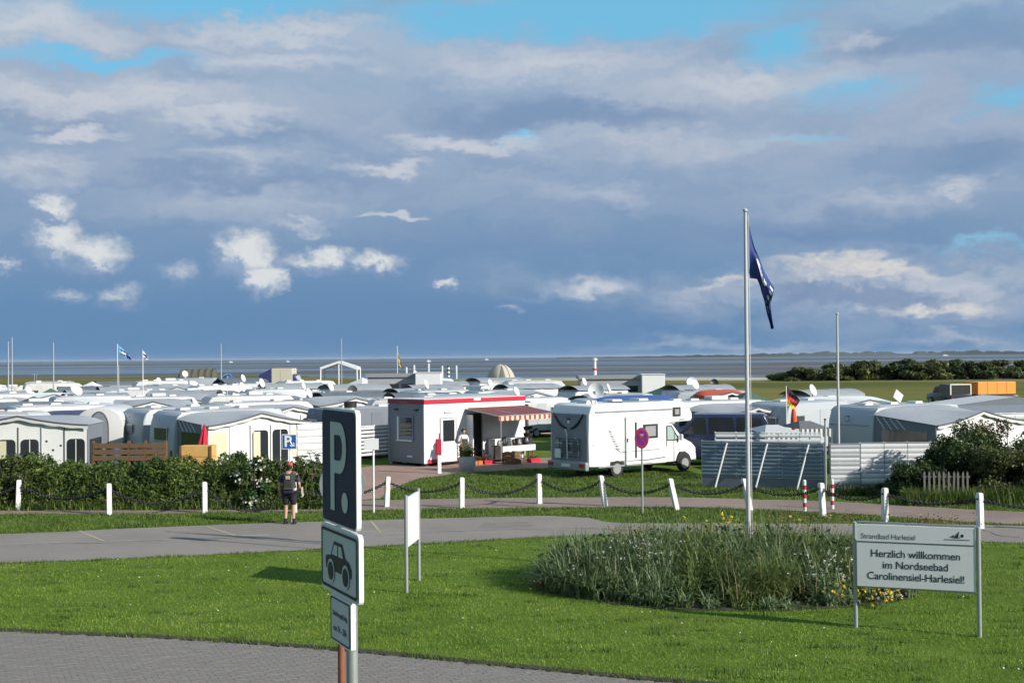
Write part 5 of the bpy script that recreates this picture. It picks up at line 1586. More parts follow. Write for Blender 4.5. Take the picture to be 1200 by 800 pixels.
# closed red parasol beside it
gx = at_ground(235, 50.3); o = empty('closed_parasol', (gx, 50.3, 0), 0, 'closed bright red parasol at the corner of the big awning', 'parasol')
MB().tube([(0, 0, 0), (.06, 0, 2.3)], .025, 6).build('pole', M_alu, o)
MB().grid(lambda u, v: ((.02 + .21 * (1 - v) ** .8 * (1 + .35 * math.cos(u * 6.2832 * 5))) * math.cos(u * 6.2832), (.02 + .15 * (1 - v) ** .8 * (1 + .35 * math.cos(u * 6.2832 * 5))) * math.sin(u * 6.2832), .95 + 1.35 * v), 40, 8).build('canopy', mat('parasol_red', (.55, .02, .05), .7, var=.2), o, (-.07, 0, 0), (0, R(6), 0), smooth=60)

# --- wooden board fence and pale wooden box
def board_fence():
    Y = 47.2; x0, x1 = at_ground(108, Y), at_ground(194, Y)
    o = empty('board_fence', ((x0 + x1) / 2, Y, 0), R(-2), 'low brown board fence above the hedge in front of the caravans', 'fence')
    w = x1 - x0
    ztop = at(140, 519, Y).z
    for k in range(3):
        for s in range(2):
            boxpart('board', M_wood, o, -w / 4 + s * w / 2, random.uniform(-.01, .01), ztop - .10 - k * .23, w / 2 - .02, .035, .19 + random.uniform(-.02, .01), bevel=.006)
    for x in (-w / 2, -.02, w * .22, w / 2): boxpart('post', M_wood, o, x, .05, (ztop + .08) / 2, .10, .10, ztop + .08, bevel=.008)
board_fence()
def log_stack():
    Y = 47.6; x0, x1 = at_ground(213, Y), at_ground(251, Y); zt = at(230, 521.5, Y).z
    o = empty('wood_box', ((x0 + x1) / 2, Y, 0), 0, 'pale yellow wooden box of boards above the hedge', 'box')
    w = x1 - x0
    n = 4
    for k in range(n): boxpart('plank', M_woodl, o, 0, 0, zt * (k + .5) / n, w, .75, zt / n - .012, bevel=.012)
    for s in (-1, 1): boxpart('corner_post', M_wood, o, s * (w / 2 - .05), -.395, zt / 2, .08, .04, zt, bevel=.005)
log_stack()

# --- fabric windbreaks, slats one by one
def windbreak(name, A, B, h, n_bay, slats, m_slat, m_post, label, z0=.12, props=0, rail=True, tilt=0., gapf=.06, m2=None, base=None):
    A, B = Vector((*A, 0)), Vector((*B, 0)); d = B - A; w = d.length; c = (A + B) / 2
    o = empty(name, c, math.atan2(d.y, d.x), label, 'windbreak')
    bw = w / n_bay; sh = (h - z0) / slats
    mm = {}
    for k in range(slats):
        for b in range(n_bay):
            key = (k % 2 if m2 else 0)
            me = mm.get(key)
            if me is None:
                # slightly rounded corrugation
                mb = MB(); q = sh * (1 - gapf) / 2
                pr = [(-.006, -q), (-.022, -q * .55), (-.028, 0), (-.022, q * .55), (-.006, q), (.008, q), (.008, -q)]
                mb.prism(pr, -bw / 2 + .012, bw / 2 - .012, 'yz'); me = mb.mesh('slat', (m2 if (key and m2) else m_slat), smooth=50); mm[key] = me
            link('slat', me, o, (-w / 2 + bw * (b + .5), 0, z0 + sh * (k + .5)))
    for b in range(n_bay + 1):
        MB().box(0, 0, 0, .045, .045, h + .06).build('post', m_post, o, (-w / 2 + bw * b, .03, (h + .06) / 2), bevel=.005)
    if rail: boxpart('top_rail', m_post, o, 0, .0, h + .02, w, .06, .035, bevel=.006)
    if base: boxpart('base_shade_strip', base, o, 0, .01, z0 / 2, w, .02, z0 - .01)  # dark strip stands in for the shade below the slats
    for b in range(props):
        x = -w / 2 + w * (b + .62) / props - .12
        MB().tube([(x - .22, -.34, .02), (x + .16, -.05, h - .02)], .034, 6).build('prop', M_white, o)
    return o
M_corr = mat('pvc_grey_blue', (.17, .225, .285), .45, var=.12, scale=2)
M_corrw = mat('pvc_white', (.66, .67, .67), .45, var=.07, scale=2, dirt=((.48, .48, .46), .35))
M_corrg = mat('pvc_pale_grey', (.46, .48, .49), .45, var=.08, scale=2)
FA, FB = gp(823, 570.5), gp(966, 575.5)
windbreak('windbreak', (FA.x, FA.y), (FB.x, FB.y), 1.66, 6, 9, M_corr, M_alu, 'blue grey slatted windbreak braced with slanting white props', z0=.42, props=3, base=M_awndark)
FC = (FB.x + .15, FB.y - .4); FD = (at_ground(1118, 44.9), 44.9)
windbreak('windbreak', (FC[0], FC[1] + .1), (at_ground(1007, 44.7), 44.7), 1.66, 1, 9, M_corrg, M_alu, 'short pale grey slatted windbreak at the fence corner', z0=.3, m2=M_corrw, base=M_awndark)
windbreak('windbreak', (at_ground(1008, 44.75), 44.75), FD, 1.68, 4, 8, M_corrw, M_alu, 'long white corrugated windbreak beside the dark bushes', z0=.28, m2=M_corrw, base=M_awndark)
o = empty('fence_post', (at_ground(967, 44.2), 44.2, 0), 0, 'tall thin steel post where the two windbreaks meet', 'post')
MB().lathe([(.035, -.3), (.035, at(967, 492, 44.2).z), (.0, at(967, 492, 44.2).z + .01)], 10).build('shaft', M_galv, o, smooth=40)
MB().lathe([(.042, 0), (.042, .05)], 10).build('cap', M_black, o, (0, 0, at(967, 492, 44.2).z), smooth=40)
windbreak('windbreak', (at_ground(348, 55.5), 55.5), (at_ground(384, 56.2), 56.2), 2.0, 1, 6, M_corrw, M_alu, 'white ribbed windbreak behind the bicycles', z0=.25)
windbreak('windbreak', (at_ground(419, 57), 57), (at_ground(458, 58.6), 58.6), 1.75, 2, 8, M_corrw, M_white, 'white slatted windbreak with gaps beside the kiosk', z0=.42, gapf=.34)
# dark caravan behind it, seen through the gaps
cv = caravan('caravan', 5.4, 2.3, 2.45, M_awndark, None, (-1, .9)); place(cv, at_ground(428, 62.5), 62.5, R(30)); prop(cv, 'dark grey caravan behind the slatted white windbreak', 'caravan'); keep(at_ground(428, 62.5), 62.5, 3.2)
# picket fence in the thicket
def pickets():
    A, B = gp(1080, 584), gp(1134, 584)
    A = Vector((at_ground(1080, 41.2), 41.2, 0)); B = Vector((at_ground(1136, 41.0), 41.0, 0))
    d = B - A; w = d.length; o = empty('picket_fence', (A + B) / 2, math.atan2(d.y, d.x), 'short pale picket fence standing in the dark thicket', 'fence')
    n = 10
    me = MB().prism([(-.03, 0), (.03, 0), (.03, .92), (0, 1.0), (-.03, .92)], -.012, .012).mesh('picket', mat('bleached_wood', (.19, .18, .15), .8, var=.25, scale=9))
    for k in range(n): link('picket', me, o, (-w / 2 + w * (k + .5) / n, 0, .04), (0, R(random.uniform(-2, 2)), 0))
    for z in (.35, .85): boxpart('rail', MATS['bleached_wood'], o, 0, .03, z, w, .03, .06)
pickets()

# ------------------------------------------------------------------ bicycles
def bicycle(name, x, y, rz, cm, label):
    o = empty(name, (x, y, 0), rz, label, 'bicycle')
    for cx in (-.53, .53):
        Mx = Matrix.Translation((cx, 0, .34)) @ Matrix.Rotation(R(90), 4, 'X')
        n = 24; pts = [Mx @ Vector((.325 * math.cos(2 * math.pi * k / n), .325 * math.sin(2 * math.pi * k / n), 0)) for k in range(n + 1)]
        w = MB().tube(pts, .02, 6, cap=False).build('wheel', M_rubber, o)
        sp = MB()
        for k in range(10):
            a = math.pi * k / 10; sp.tube([(cx + .31 * math.cos(a), 0, .34 + .31 * math.sin(a)), (cx - .31 * math.cos(a), 0, .34 - .31 * math.sin(a))], .004, 3)
        prop(sp.build('spokes', M_alu, w), kind='stuff')
        MB().tube([Mx @ Vector((.35 * math.cos(t), -.35 * math.sin(t) * -1, 0)) for t in np.linspace(.4, 2.6, 9)], .018, 5).build('mudguard', cm, w)
    fr = MB()
    for p, q in (((-.53, 0, .34), (-.05, 0, .30)), ((-.05, 0, .30), (-.20, 0, .82)), ((-.20, 0, .72), (.36, 0, .78)), ((-.05, 0, .30), (.38, 0, .68)), ((.35, 0, .92), (.53, 0, .34)), ((-.53, 0, .34), (-.17, 0, .72))): fr.tube([p, q], .018, 6)
    fr.build('frame', cm, o)
    sd_ = MB(); ell(sd_, (-.23, 0, .88), (.14, .085, .04), 10, 6); sd_.build('saddle', M_black, o, smooth=50)
    MB().tube([(.20, -.28, 1.04), (.32, -.12, 1.05), (.34, 0, .98), (.32, .12, 1.05), (.20, .28, 1.04)], .014, 6).build('handlebar', M_black, o)
    MB().tube([(.35, 0, .9), (.34, 0, .99)], .016, 6).build('stem', M_alu, o)
    MB().box(-.55, 0, .74, .32, .14, .02).build('rack', M_alu, o)
    MB().tube([(-.05, -.1, .2), (-.05, .1, .4)], .014, 5).build('pedals', M_black, o)
for k, (px, Y, rz, cm, lab) in enumerate(((353, 51.2, 20, M_black, 'black bicycle leaning by the white ribbed windbreak'), (362, 51.9, 62, M_white, 'white bicycle between two dark ones at the windbreak'), (371, 51.0, 100, mat('bike_violet', (.16, .09, .28), .4), 'violet bicycle beside the parking sign pole'), (378, 52.4, 30, M_gr, 'grey bicycle at the driveway'))):
    bicycle('bicycle', at_ground(px, Y), Y, R(rz), cm, lab)
b = MB(); b.lathe([(.02, 0), (.25, .02), (.27, .6), (.22, .62)], 14)
prop(b.build('tub', mat('tub_blue', (.04, .25, .42), .5), None, (at_ground(350, 50.2), 50.2, .0), smooth=40), 'blue plastic tub under the small blue parking sign', 'tub')

# ------------------------------------------------------------------ kiosk container
def kiosk():
    th = R(44.5); Yk = 56.5; cx = at_ground(497, Yk)
    o = empty('kiosk', (cx, Yk, 0), th, 'white kiosk container with red roof band and dark red awning', 'kiosk')
    L, Wd, H = 6.3, 2.44, 2.92
    wallw = mat('kiosk_white', (.80, .79, .77), .45, var=.03, scale=1.5, dirt=((.66, .64, .6), .25)); wall_shaded = mat('kiosk_shaded_end', (.20, .225, .255), .5, var=.06, scale=1)  # grey of the end walls is shade put into the colour
    z0 = .14
    # body with a real opening under the awning: wall pieces round the opening
    t0, t1 = 2.75, 3.55
    boxpart('front_wall', wallw, o, t0 / 2, .04, (H + z0) / 2, t0, .08, H - z0)
    boxpart('front_wall', wallw, o, (t1 + L) / 2, .04, (H + z0) / 2, L - t1, .08, H - z0)
    boxpart('lintel', wallw, o, (t0 + t1) / 2, .04, (H + 2.25) / 2, t1 - t0, .08, H - 2.25)
    boxpart('end_wall', wall_shaded, o, .04, Wd / 2 + .04, (H + z0) / 2, .078, Wd - .085, H - z0)
    boxpart('end_wall', wall_shaded, o, L - .04, Wd / 2 + .04, (H + z0) / 2, .078, Wd - .085, H - z0)
    boxpart('back_wall', wallw, o, L / 2, Wd, (H + z0) / 2, L, .08, H - z0)
    boxpart('floor', M_black, o, L / 2, Wd / 2 + .04, z0 + .03, L - .16, Wd - .12, .06)
    rf = boxpart('roof', mat('kiosk_roof', (.62, .62, .61), .6, var=.1), o, L / 2, Wd / 2 + .02, H + .03, L + .02, Wd + .06, .06)
    boxpart('roof_band', M_red, rf, 0, -Wd / 2 - .045, -.09, L + .06, .03, .19)
    boxpart('roof_band', mat('shaded_red_paint', (.28, .02, .03), .45, var=.1), rf, -L / 2 - .025, 0, -.09, .03, Wd + .06, .19)  # same red band, coloured darker for the shade on this end
    boxpart('base_band', M_red, o, t0 / 2 + .1, -.012, z0 + .08, t0 - .15, .02, .16)
    for x, y in ((.3, .3), (L - .3, .3), (.3, Wd - .2), (L - .3, Wd - .2)): boxpart('foot', M_black, o, x, y, z0 / 2, .3, .3, z0)
    # end with shade in its colour: window with white frame, corner posts, lamps
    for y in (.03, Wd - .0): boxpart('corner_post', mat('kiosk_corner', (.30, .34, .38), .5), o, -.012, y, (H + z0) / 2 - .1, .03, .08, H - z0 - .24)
    w = boxpart('window', mat('grey_blue_frame', (.18, .24, .31), .45), o, -.02, 1.28, 1.66, .05, 1.15, 1.15, bevel=.008)
    boxpart('pane', M_glass, w, -.03, -.08, .06, .012, .80, .86)
    boxpart('side_frame', M_white, w, -.035, .47, .0, .03, .10, 1.05)
    boxpart('sill', M_white, w, -.05, .0, -.54, .06, 1.1, .05)
    boxpart('lettering_panel', mat('faded_band', (.40, .12, .12), .5), rf, -L / 2 - .045, .1, -.12, .006, .5, .05)
    for y in (.5, 1.9): boxpart('lamp', M_black, o, -.06, y, H - .42, .10, .22, .06)
    boxpart('step_lamp', M_signw, o, -.03, .95, .42, .03, .36, .07)
    # door
    d = boxpart('door', wallw, o, 1.42, -.018, 1.12, .92, .035, 1.92, bevel=.006)
    boxpart('door_frame', M_alu, d, 0, .006, 0, 1.02, .025, 2.02)
    boxpart('pane', M_glass, d, .0, -.022, .42, .68, .012, .95)
    boxpart('threshold', M_black, d, 0, -.05, -.99, .95, .1, .05)
    boxpart('handle', M_black, d, .40, -.03, -.05, .04, .05, .14)
    boxpart('lamp', M_white, o, 1.42, -.05, 2.38, .5, .06, .05)
    boxpart('lamp', M_signw, rf, -.0, -Wd / 2 - .07, -.05, .42, .03, .11)
    # dark red awning, its frame and scalloped valance
    a0, a1, pr = 2.45, 6.25, 2.1; zt, zb = 2.52, 2.22
    red = mat('awning_dark_red', (.18, .055, .052), .75, var=.12, scale=2); cream = mat('awning_cream', (.72, .60, .42), .75, var=.06)
    aw = MB().grid(lambda u, v: (a0 + (a1 - a0) * u, -.09 - pr * v, zt + (zb - zt) * v - .03 * math.sin(math.pi * v)), 12, 6).build('awning_cloth', red, o, recalc=False)
    n = 24
    for k in range(n):
        u0, u1 = a0 + (a1 - a0) * k / n, a0 + (a1 - a0) * (k + 1) / n
        pts = [(u0, -.095 - pr, zb), (u1, -.095 - pr, zb), (u1, -.095 - pr, zb - .2)] + [(u0 + (u1 - u0) * (1 - q / 4), -.095 - pr, zb - .2 - .05 * math.sin(math.pi * q / 4)) for q in (1, 2, 3)] + [(u0, -.095 - pr, zb - .2)]
        MB().poly(pts).build('valance_scallop', cream if k % 2 else mat('valance_red', (.40, .05, .05), .75, var=.1), aw, recalc=False)
    for u in (a0, (a0 + a1) / 2 - .6, a1):
        MB().tube([(u, -.09, zt - .05), (u, -.09 - pr, zb - .02)], .025, 6).build('awning_arm', M_alu, o)
    MB().tube([(a0, -.09 - pr, zb - .02), (a1, -.09 - pr, zb - .02)], .025, 6).build('awning_bar', M_alu, o)
    for u in (a0 + .15, a1 - .1): MB().tube([(u, -.09 - pr, 0), (u, -.09 - pr, zb - .02)], .022, 6).build('awning_post', M_alu, o)
    boxpart('counter', M_white, o, 4.75, -.32, .58, 1.9, .45, .95, bevel=.01)
    boxpart('door_leaf', M_white, o, t0 - .22, -.20, 1.2, .05, .5, 2.0)
    keep(cx + 2.2, Yk + 3, 5.2)
    def K(u, v): p = rot2((u, v), th); return cx + p[0], Yk + p[1]
    # goods in front: things of their own
    x, y = K(4.3, -1.25)
    t = empty('display_table', (x, y, 0), th, 'table with a white cloth and dark goods under the red awning', 'table')
    boxpart('tabletop', M_wood, t, 0, 0, .78, 2.1, .7, .04)
    boxpart('tablecloth', M_white, t, 0, -.36, .66, 2.1, .02, .26)
    for sx in (-.95, .95):
        for sy in (-.28, .28): boxpart('leg', M_wood, t, sx, sy, .38, .05, .05, .76)
    for k in range(14):
        ux, uy = K(4.3 - .95 + .146 * k, -1.25 + random.uniform(-.12, .12))
        m = MB(); s = random.uniform(.10, .17)
        if k % 3 == 0: m.lathe([(s * .7, 0), (s, s * .8), (s * .6, s * 2.2), (s * .2, s * 2.6)], 10)
        elif k % 3 == 1: m.prism([(-s, 0), (s, 0), (s * .8, s * 2.4), (-s * .6, s * 2.1)], -s * .6, s * .6)
        else: m.lathe([(s * .8, 0), (s * 1.1, s * .4), (s * .5, s * 1.2), (s * .5, s * 2.0), (s * .9, s * 2.1)], 10)
        prop(m.build('handbag' if k % 3 == 1 else 'vase', M_black if k % 4 else M_gr, None, (ux, uy, .80), (0, 0, random.uniform(0, 3)), smooth=40), 'dark %s on the display table under the red awning' % ('bag' if k % 3 == 1 else 'pot with flared rim' if k % 3 == 2 else 'round pot'), 'bag' if k % 3 == 1 else 'pot', 'goods on the kiosk table')
    x, y = K(3.6, -1.9); cr = empty('wooden_crate', (x, y, 0), th + .3, 'brown wooden crate standing before the display table', 'crate')
    for k in range(3): 
        boxpart('slat', M_wood, cr, 0, -.26, .10 + k * .19, .62, .02, .17); boxpart('slat', M_wood, cr, 0, .26, .10 + k * .19, .62, .02, .17)
        boxpart('slat', M_wood, cr, -.3, 0, .10 + k * .19, .02, .50, .17); boxpart('slat', M_wood, cr, .3, 0, .10 + k * .19, .02, .50, .17)
    boxpart('bottom', M_wood, cr, 0, 0, .02, .58, .5, .03)
    for (u, v, c, lab) in ((2.9, -1.0, M_red, 'red flower tray by the kiosk entrance'), (4.9, -1.95, M_red, 'red flower tray at the awning post'), (2.3, -.9, mat('terracotta', (.5, .14, .05), .8, var=.2), 'terracotta trough beside the stone planter')):
        x, y = K(u, v); q = empty('flower_tray', (x, y, 0), th, lab, 'planter')
        MB().prism([(-.28, 0), (.28, 0), (.34, .18), (-.34, .18)], -.14, .14).build('box', c, q)
        n_ = 60; C = np.stack([rng.uniform(-.3, .3, n_), rng.uniform(-.13, .13, n_), rng.uniform(.16, .34, n_)], 1)
        prop(link('leaves', leaf_cloud('leaves', C, np.full(n_, .05), rng.random(n_), M_leafg), q), kind='stuff')
        prop(link('petals', leaf_cloud('petals', C[:25] + [0, 0, .06], np.full(25, .04), rng.random(25), leaf_mat('petal_red', (.5, .02, .03), (.7, .08, .05))), q), kind='stuff')
    # bistro racks: tall wire stand and parasol base in the opening
    x, y = K(5.6, -.9); q = empty('postcard_stand', (x, y, 0), th, 'dark wire postcard stand under the right end of the red awning', 'stand')
    MB().tube([(0, 0, 0), (0, 0, 1.7)], .025, 6).build('pole', M_black, q); MB().lathe([(.22, 0), (.22, .04)], 12).build('foot', M_black, q)
    for z in (.5, .8, 1.1, 1.4): MB().lathe([(.20, z), (.23, z + .16), (.21, z + .17), (.18, z + .02)], 10).build('basket', M_black, q)
kiosk()

# planter in front of the kiosk
def planter():
    Y = 54.4; x = at_ground(547, Y)
    o = empty('planter', (x, Y, 0), 0, 'round pale stone planter with olive plants before the kiosk', 'planter')
    MB().lathe([(.02, 0), (.24, .0), (.36, .22), (.36, .52), (.31, .62), (.26, .62), (.24, .5)], 20).build('pot', mat('pale_stone', (.50, .49, .45), .85, var=.12, scale=6, bump=.4), o, smooth=40)
    n = 900; C = rng.normal(0, 1, (n, 3)) * [.16, .16, .14] + [0, 0, .8]
    prop(link('plant', leaf_cloud('plant', C, np.full(n, .045), rng.random(n), M_leafo), o), kind='stuff')
    MB().tube([(-.05, 0, .5), (-.28, -.02, 1.35)], .012, 5).build('cane', M_woodl, o); MB().tube([(.08, 0, .5), (.30, 0, 1.0)], .012, 5).build('cane', M_woodl, o)
planter()
def red_box():
    Y = 53.2; x = at_ground(514.5, Y); o = empty('mail_box', (x, Y, 0), R(10), 'red box on a white wooden post before the kiosk', 'box')
    zt, zb = at(514, 514, Y).z, at(514, 533, Y).z
    boxpart('post', M_white, o, 0, 0, (zb) / 2, .15, .15, zb + .0, bevel=.01)
    boxpart('red_case', M_red, o, -.03, 0, (zt + zb) / 2, .24, .16, zt - zb, bevel=.03)
    MB().tube([(-.0, 0, zt), (-.0, 0, zt + .22)], .025, 6).build('spike', M_black, o)
red_box()

# ------------------------------------------------------------------ motorhome
def motorhome():
    th = R(38.7); cx, cy = at_ground(690, 50.0), 50.0
    o = empty('motorhome', (cx, cy, 0), th, 'white motorhome with overcab and striped decals parked on the grass', 'motorhome')
    # local: x forward from the rear, y from the lit (right) side 0 to 2.3
    Wd, H = 2.3, 2.93
    # living body with overcab
    prof = [(.0, .48), (-.02, 1.5), (.03, 2.55), (.18, 2.86), (.40, H), (5.1, H), (5.55, 2.80), (5.82, 2.42), (5.84, 2.20), (5.75, 2.08), (4.55, 2.06), (4.30, 1.9), (4.30, .42), (1.9, .42), (1.88, .62), (1.15, .62), (1.12, .42)]
    MB().prism(prof, 0, Wd).build('body', M_white, o, bevel=.05, seg=3, smooth=40)
    rl = MB().box(2.5, 0, 0, 4.3, .05, .05).build('side_rail', M_alu, o, (0, -.028, 2.62))
    # cab
    cab = [(4.25, .42), (4.25, 2.04), (4.75, 2.04), (5.35, 1.42), (5.95, 1.16), (6.18, .95), (6.20, .45), (5.72, .42), (5.70, .62), (5.55, .80), (5.20, .80), (5.05, .62), (5.03, .42)]
    c = MB().prism(cab, .14, Wd - .14).build('cab', M_white, o, bevel=.05, seg=3, smooth=40)
    MB().prism([(4.82, 1.98), (4.93, 2.0), (5.42, 1.44), (5.34, 1.40)], .24, Wd - .24).build('windscreen', M_glass, c)
    for s, y in ((-1, .13), (1, Wd - .13)):
        w = MB().prism([(4.42, 1.30), (4.42, 1.93), (4.72, 1.93), (5.15, 1.38), (5.12, 1.30)], y - .012, y + .012).build('side_window', M_black, c)
        MB().prism([(4.46, 1.34), (4.46, 1.89), (4.68, 1.89), (4.86, 1.64), (4.86, 1.34)], y + s * .013, y + s * .019).build('pane', mat('greenish_glass', (.34, .45, .42), .12, var=.15), w)
        MB().prism([(4.90, 1.34), (4.90, 1.58), (5.07, 1.38)], y + s * .013, y + s * .019).build('pane', mat('greenish_glass', (.34, .45, .42), .12), w)
        MB().box(5.15, y + s * .14, 1.42, .10, .16, .26).build('mirror', M_white, c, bevel=.03)
        MB().box(5.95, y - s * .12, .88, .22, .2, .18).build('headlight', M_signg, c, bevel=.03)
        MB().box(4.86, y + s * .004, .98, .015, .012, 1.1).build('door_gap', M_black, c)
        MB().box(4.40, y + s * .012, 1.18, .05, .03, .2).build('handle', M_black, c)
    MB().box(6.16, Wd / 2, .55, .12, Wd - .3, .28).build('bumper', M_gr, c, bevel=.04)
    # wheels with dark arches
    for x in (1.5, 5.38):
        for y in (.13, Wd - .13):
            MB().prism([(x + .40 * math.cos(k * .314), .36 + .44 * math.sin(k * .314)) for k in range(11)], y - .10, y + .10).build('wheel_arch', M_black, o) if True else None
            wheel(o, x, y - (.03 if y < 1 else -.03), .34, .2)
    # side windows, door, hatches, decals on the lit side
    def flat(nm, m, x0, x1, z0, z1, d=.02, par=o, bevel=.008): return MB().box((x0 + x1) / 2, -d / 2 - .001, (z0 + z1) / 2, x1 - x0, d, z1 - z0).build(nm, m, par, bevel=bevel)
    w = flat('window', M_black, 2.95, 3.78, 1.47, 2.04, .03); flat('pane', mat('grey_window', (.30, .31, .32), .2, var=.1), 3.06, 3.64, 1.55, 1.96, .04, w, 0)
    w = flat('overcab_window', M_black, 4.66, 5.12, 2.30, 2.68, .03); flat('pane', mat('grey_window', (.30, .31, .32), .2), 4.77, 5.02, 2.38, 2.60, .04, w, 0)
    d = flat('entrance_door', M_white, 1.98, 2.62, .58, 2.42, .012); flat('handle', M_black, 2.04, 2.10, 1.36, 1.52, .03, d, 0)
    MB().tube([(2.52, -.05, .72), (2.52, -.05, 2.15)], .028, 6).build('awning_leg', M_trim, o)
    h_ = flat('locker_door', M_white, .16, .82, .62, 1.62, .012)
    flat('lock', M_black, .2, .23, 1.30, 1.36, .02, h_, 0)
    for k in range(8):
        z = 1.86 - k * .10; x = 1.02 + .055 * k + (.0 if k < 4 else .02 * (k - 4))
        MB().prism([(x, z), (x + .16, z - .015), (x + .19, z - .065), (x + .05, z - .055)], -.012, -.004).build('decal', M_gr if k % 2 else M_trim, o)
    MB().tube([(1.40, -.010, 1.16), (1.62, -.010, 1.02), (1.95, -.010, .98), (3.85, -.010, 1.0)], .016, 4).build('decal_line', M_gr, o)
    MB().tube([(2.05, -.010, .62), (3.2, -.010, .60), (4.2, -.010, .66)], .018, 4).build('decal_line', M_trim, o)
    MB().box(5.2, -.006, 2.16, .3, .012, .05).build('lettering', M_gr, o)
    MB().box(2.0, -.005, .45, 3.0, .02, .06).build('sill', M_gr, o)
    boxpart('rear_panel', mat('shaded_rear_white', (.17, .215, .27), .35, var=.05, scale=1), o, -.028, Wd / 2, 1.62, .022, Wd - .16, 1.85, bevel=.008)  # shade on the white rear is put into this panel's colour
    # rear end: bevelled bumper, lamps, ladder and bike carrier, dark brow decals
    MB().box(-.10, Wd / 2, .50, .20, Wd + .02, .34).build('rear_bumper', M_gr, o, bevel=.06, seg=3)
    for y in (.22, Wd - .22): MB().box(-.21, y, .54, .03, .3, .14).build('tail_light', M_redlamp, o, bevel=.01)
    MB().box(-.21, Wd / 2, .52, .012, .52, .12).build('number_plate', M_signw, o)
    MB().box(-.042, Wd / 2, 2.42, .01, Wd - .12, .012).build('panel_seam', M_trim, o)
    for s in (-1, 1):
        pts = [(-.06, Wd / 2 + s * (.10 + .16 * k), 1.98 + .035 * k * k * .7 - .02) for k in range(6)]
        MB().tube(pts, [.03, .05, .055, .05, .04, .015], 5).build('brow_decal', M_ink, o)
    MB().box(-.045, Wd / 2, 2.33, .012, .22, .07).build('badge', M_ink, o); MB().box(-.047, Wd / 2, 2.22, .012, .12, .12).build('badge', M_signw, o)
    bc = MB().tube([(-.06, .55, .78), (-.10, .55, 1.55), (-.24, .55, 1.62)], .022, 6).build('bike_carrier', M_alu, o)
    MB().tube([(-.06, 1.75, .78), (-.10, 1.75, 1.55), (-.24, 1.75, 1.62)], .022, 6).build('upright', M_alu, bc)
    MB().tube([(-.12, 1.15, .78), (-.14, 1.15, 1.75), (-.10, 1.3, 1.92)], .024, 6).build('upright', M_white, bc)
    for k in range(5): MB().tube([(-.11, .42, .86 + .17 * k), (-.11, 1.88, .86 + .17 * k)], .018, 5).build('crossbar', M_alu if k % 2 else M_trim, bc)
    for y in (.6, 1.2): MB().box(-.10, y + .1, 1.22, .05, .32, .5).build('folded_rack', M_trim, bc, bevel=.02)
    MB().box(-.12, 1.72, .95, .05, .35, .36).build('folded_rack', M_signw, bc, bevel=.02)
    # roof gear
    for x, y in ((.9, 1.1), (2.4, 1.2), (3.8, 1.1)): MB().prism([(-.3, 0), (.3, 0), (.25, .12), (-.25, .12)], -.3, .3).build('roof_hatch', M_hatch, o, (x, y, H), bevel=.02)
    MB().box(3.2, .75, H + .02, 2.2, .9, .05).build('roof_panel', mat('solar_panel', (.20, .22, .26), .25, var=.1), o, bevel=.01)
    ds = MB()
    Mx = Matrix.Translation((.95, .6, H + .52)) @ Matrix.Rotation(R(-38.7 - 15), 4, 'Z') @ Matrix.Rotation(R(78), 4, 'X')
    q = MB().lathe([(.02, -.09), (.20, -.05), (.33, .0), (.325, .012), (.19, -.036), (.02, -.075)], 22, Mx).build('dish', M_signw, o, smooth=45)
    MB().tube([(.95, .65, H), (.95, .65, H + .5)], .03, 6).build('dish_mast', M_galv, o)
    keep(cx + 2.0, cy + 3, 5)
motorhome()

# ------------------------------------------------------------------ cars
def vehicle(name, x, y, rz, L, Wd, H, belt, m, label, cat, prof=None, z=None, van=False, roof=None, windows=None):
    o = empty(name, (x, y, float(gz(x, y)) if z is None else z), rz, label, cat)
    h = L / 2
    if prof is None:
        prof = [(-h, .35), (-h, .9), (-h + .15, H * .72), (-h + .35, H), (h * .25, H), (h * .55, belt), (h * .95, belt * .84), (h, .6), (h - .03, .32)]
    MB().prism(prof, -Wd / 2, Wd / 2).build('body', m, o, bevel=.07, seg=3, smooth=40)
    for s in (-1, 1):
        for (x0, x1) in (windows or ((-h + .5, -.1), (0, h * .45))):
            w = MB().prism([(x0, belt + .05), (x0 + .06, H - .14), (min(x1, h * .28 + .1), H - .14), (x1, belt + .05)], s * (Wd / 2 + .004), s * (Wd / 2 + .012)).build('window', M_glass, o)
    MB().box(-h - .004, 0, (belt + H) / 2, .02, Wd - .3, H - belt - .25).build('rear_window', M_glass, o).rotation_euler = (0, 0, 0)
    MB().prism([(h * .30, H - .1), (h * .34, H - .1), (h * .56, belt + .05), (h * .52, belt + .05)], -Wd / 2 + .12, Wd / 2 - .12).build('windscreen', M_glass, o)
    for xx in (-h * .62, h * .64):
        for s in (-1, 1): wheel(o, xx, s * (Wd / 2 - .1), .32, .2)
    for s in (-1, 1):
        MB().box(-h - .01, s * (Wd / 2 - .15), belt * .85, .04, .14, .3).build('tail_light', M_redlamp, o, bevel=.01)
        MB().box(h - .02, s * (Wd / 2 - .25), .68, .06, .3, .14).build('headlight', M_signg, o, bevel=.02)
        MB().box(h * .42, s * (Wd / 2 + .1), belt + .05, .1, .14, .14).build('mirror', m, o, bevel=.02)
    if roof: MB().box(-h * .2, 0, H + .02, L * .62, Wd * .88, .04).build('roof_panel', roof, o, bevel=.02)
    keep(x, y, L / 2)
    return o
M_navyc = mat('navy_car_paint', (.022, .03, .075), .3, var=.08, coat=.4)
M_darkc = mat('graphite_car_paint', (.05, .06, .075), .3, var=.08, coat=.4)
xx = at_ground(838, 56.5)
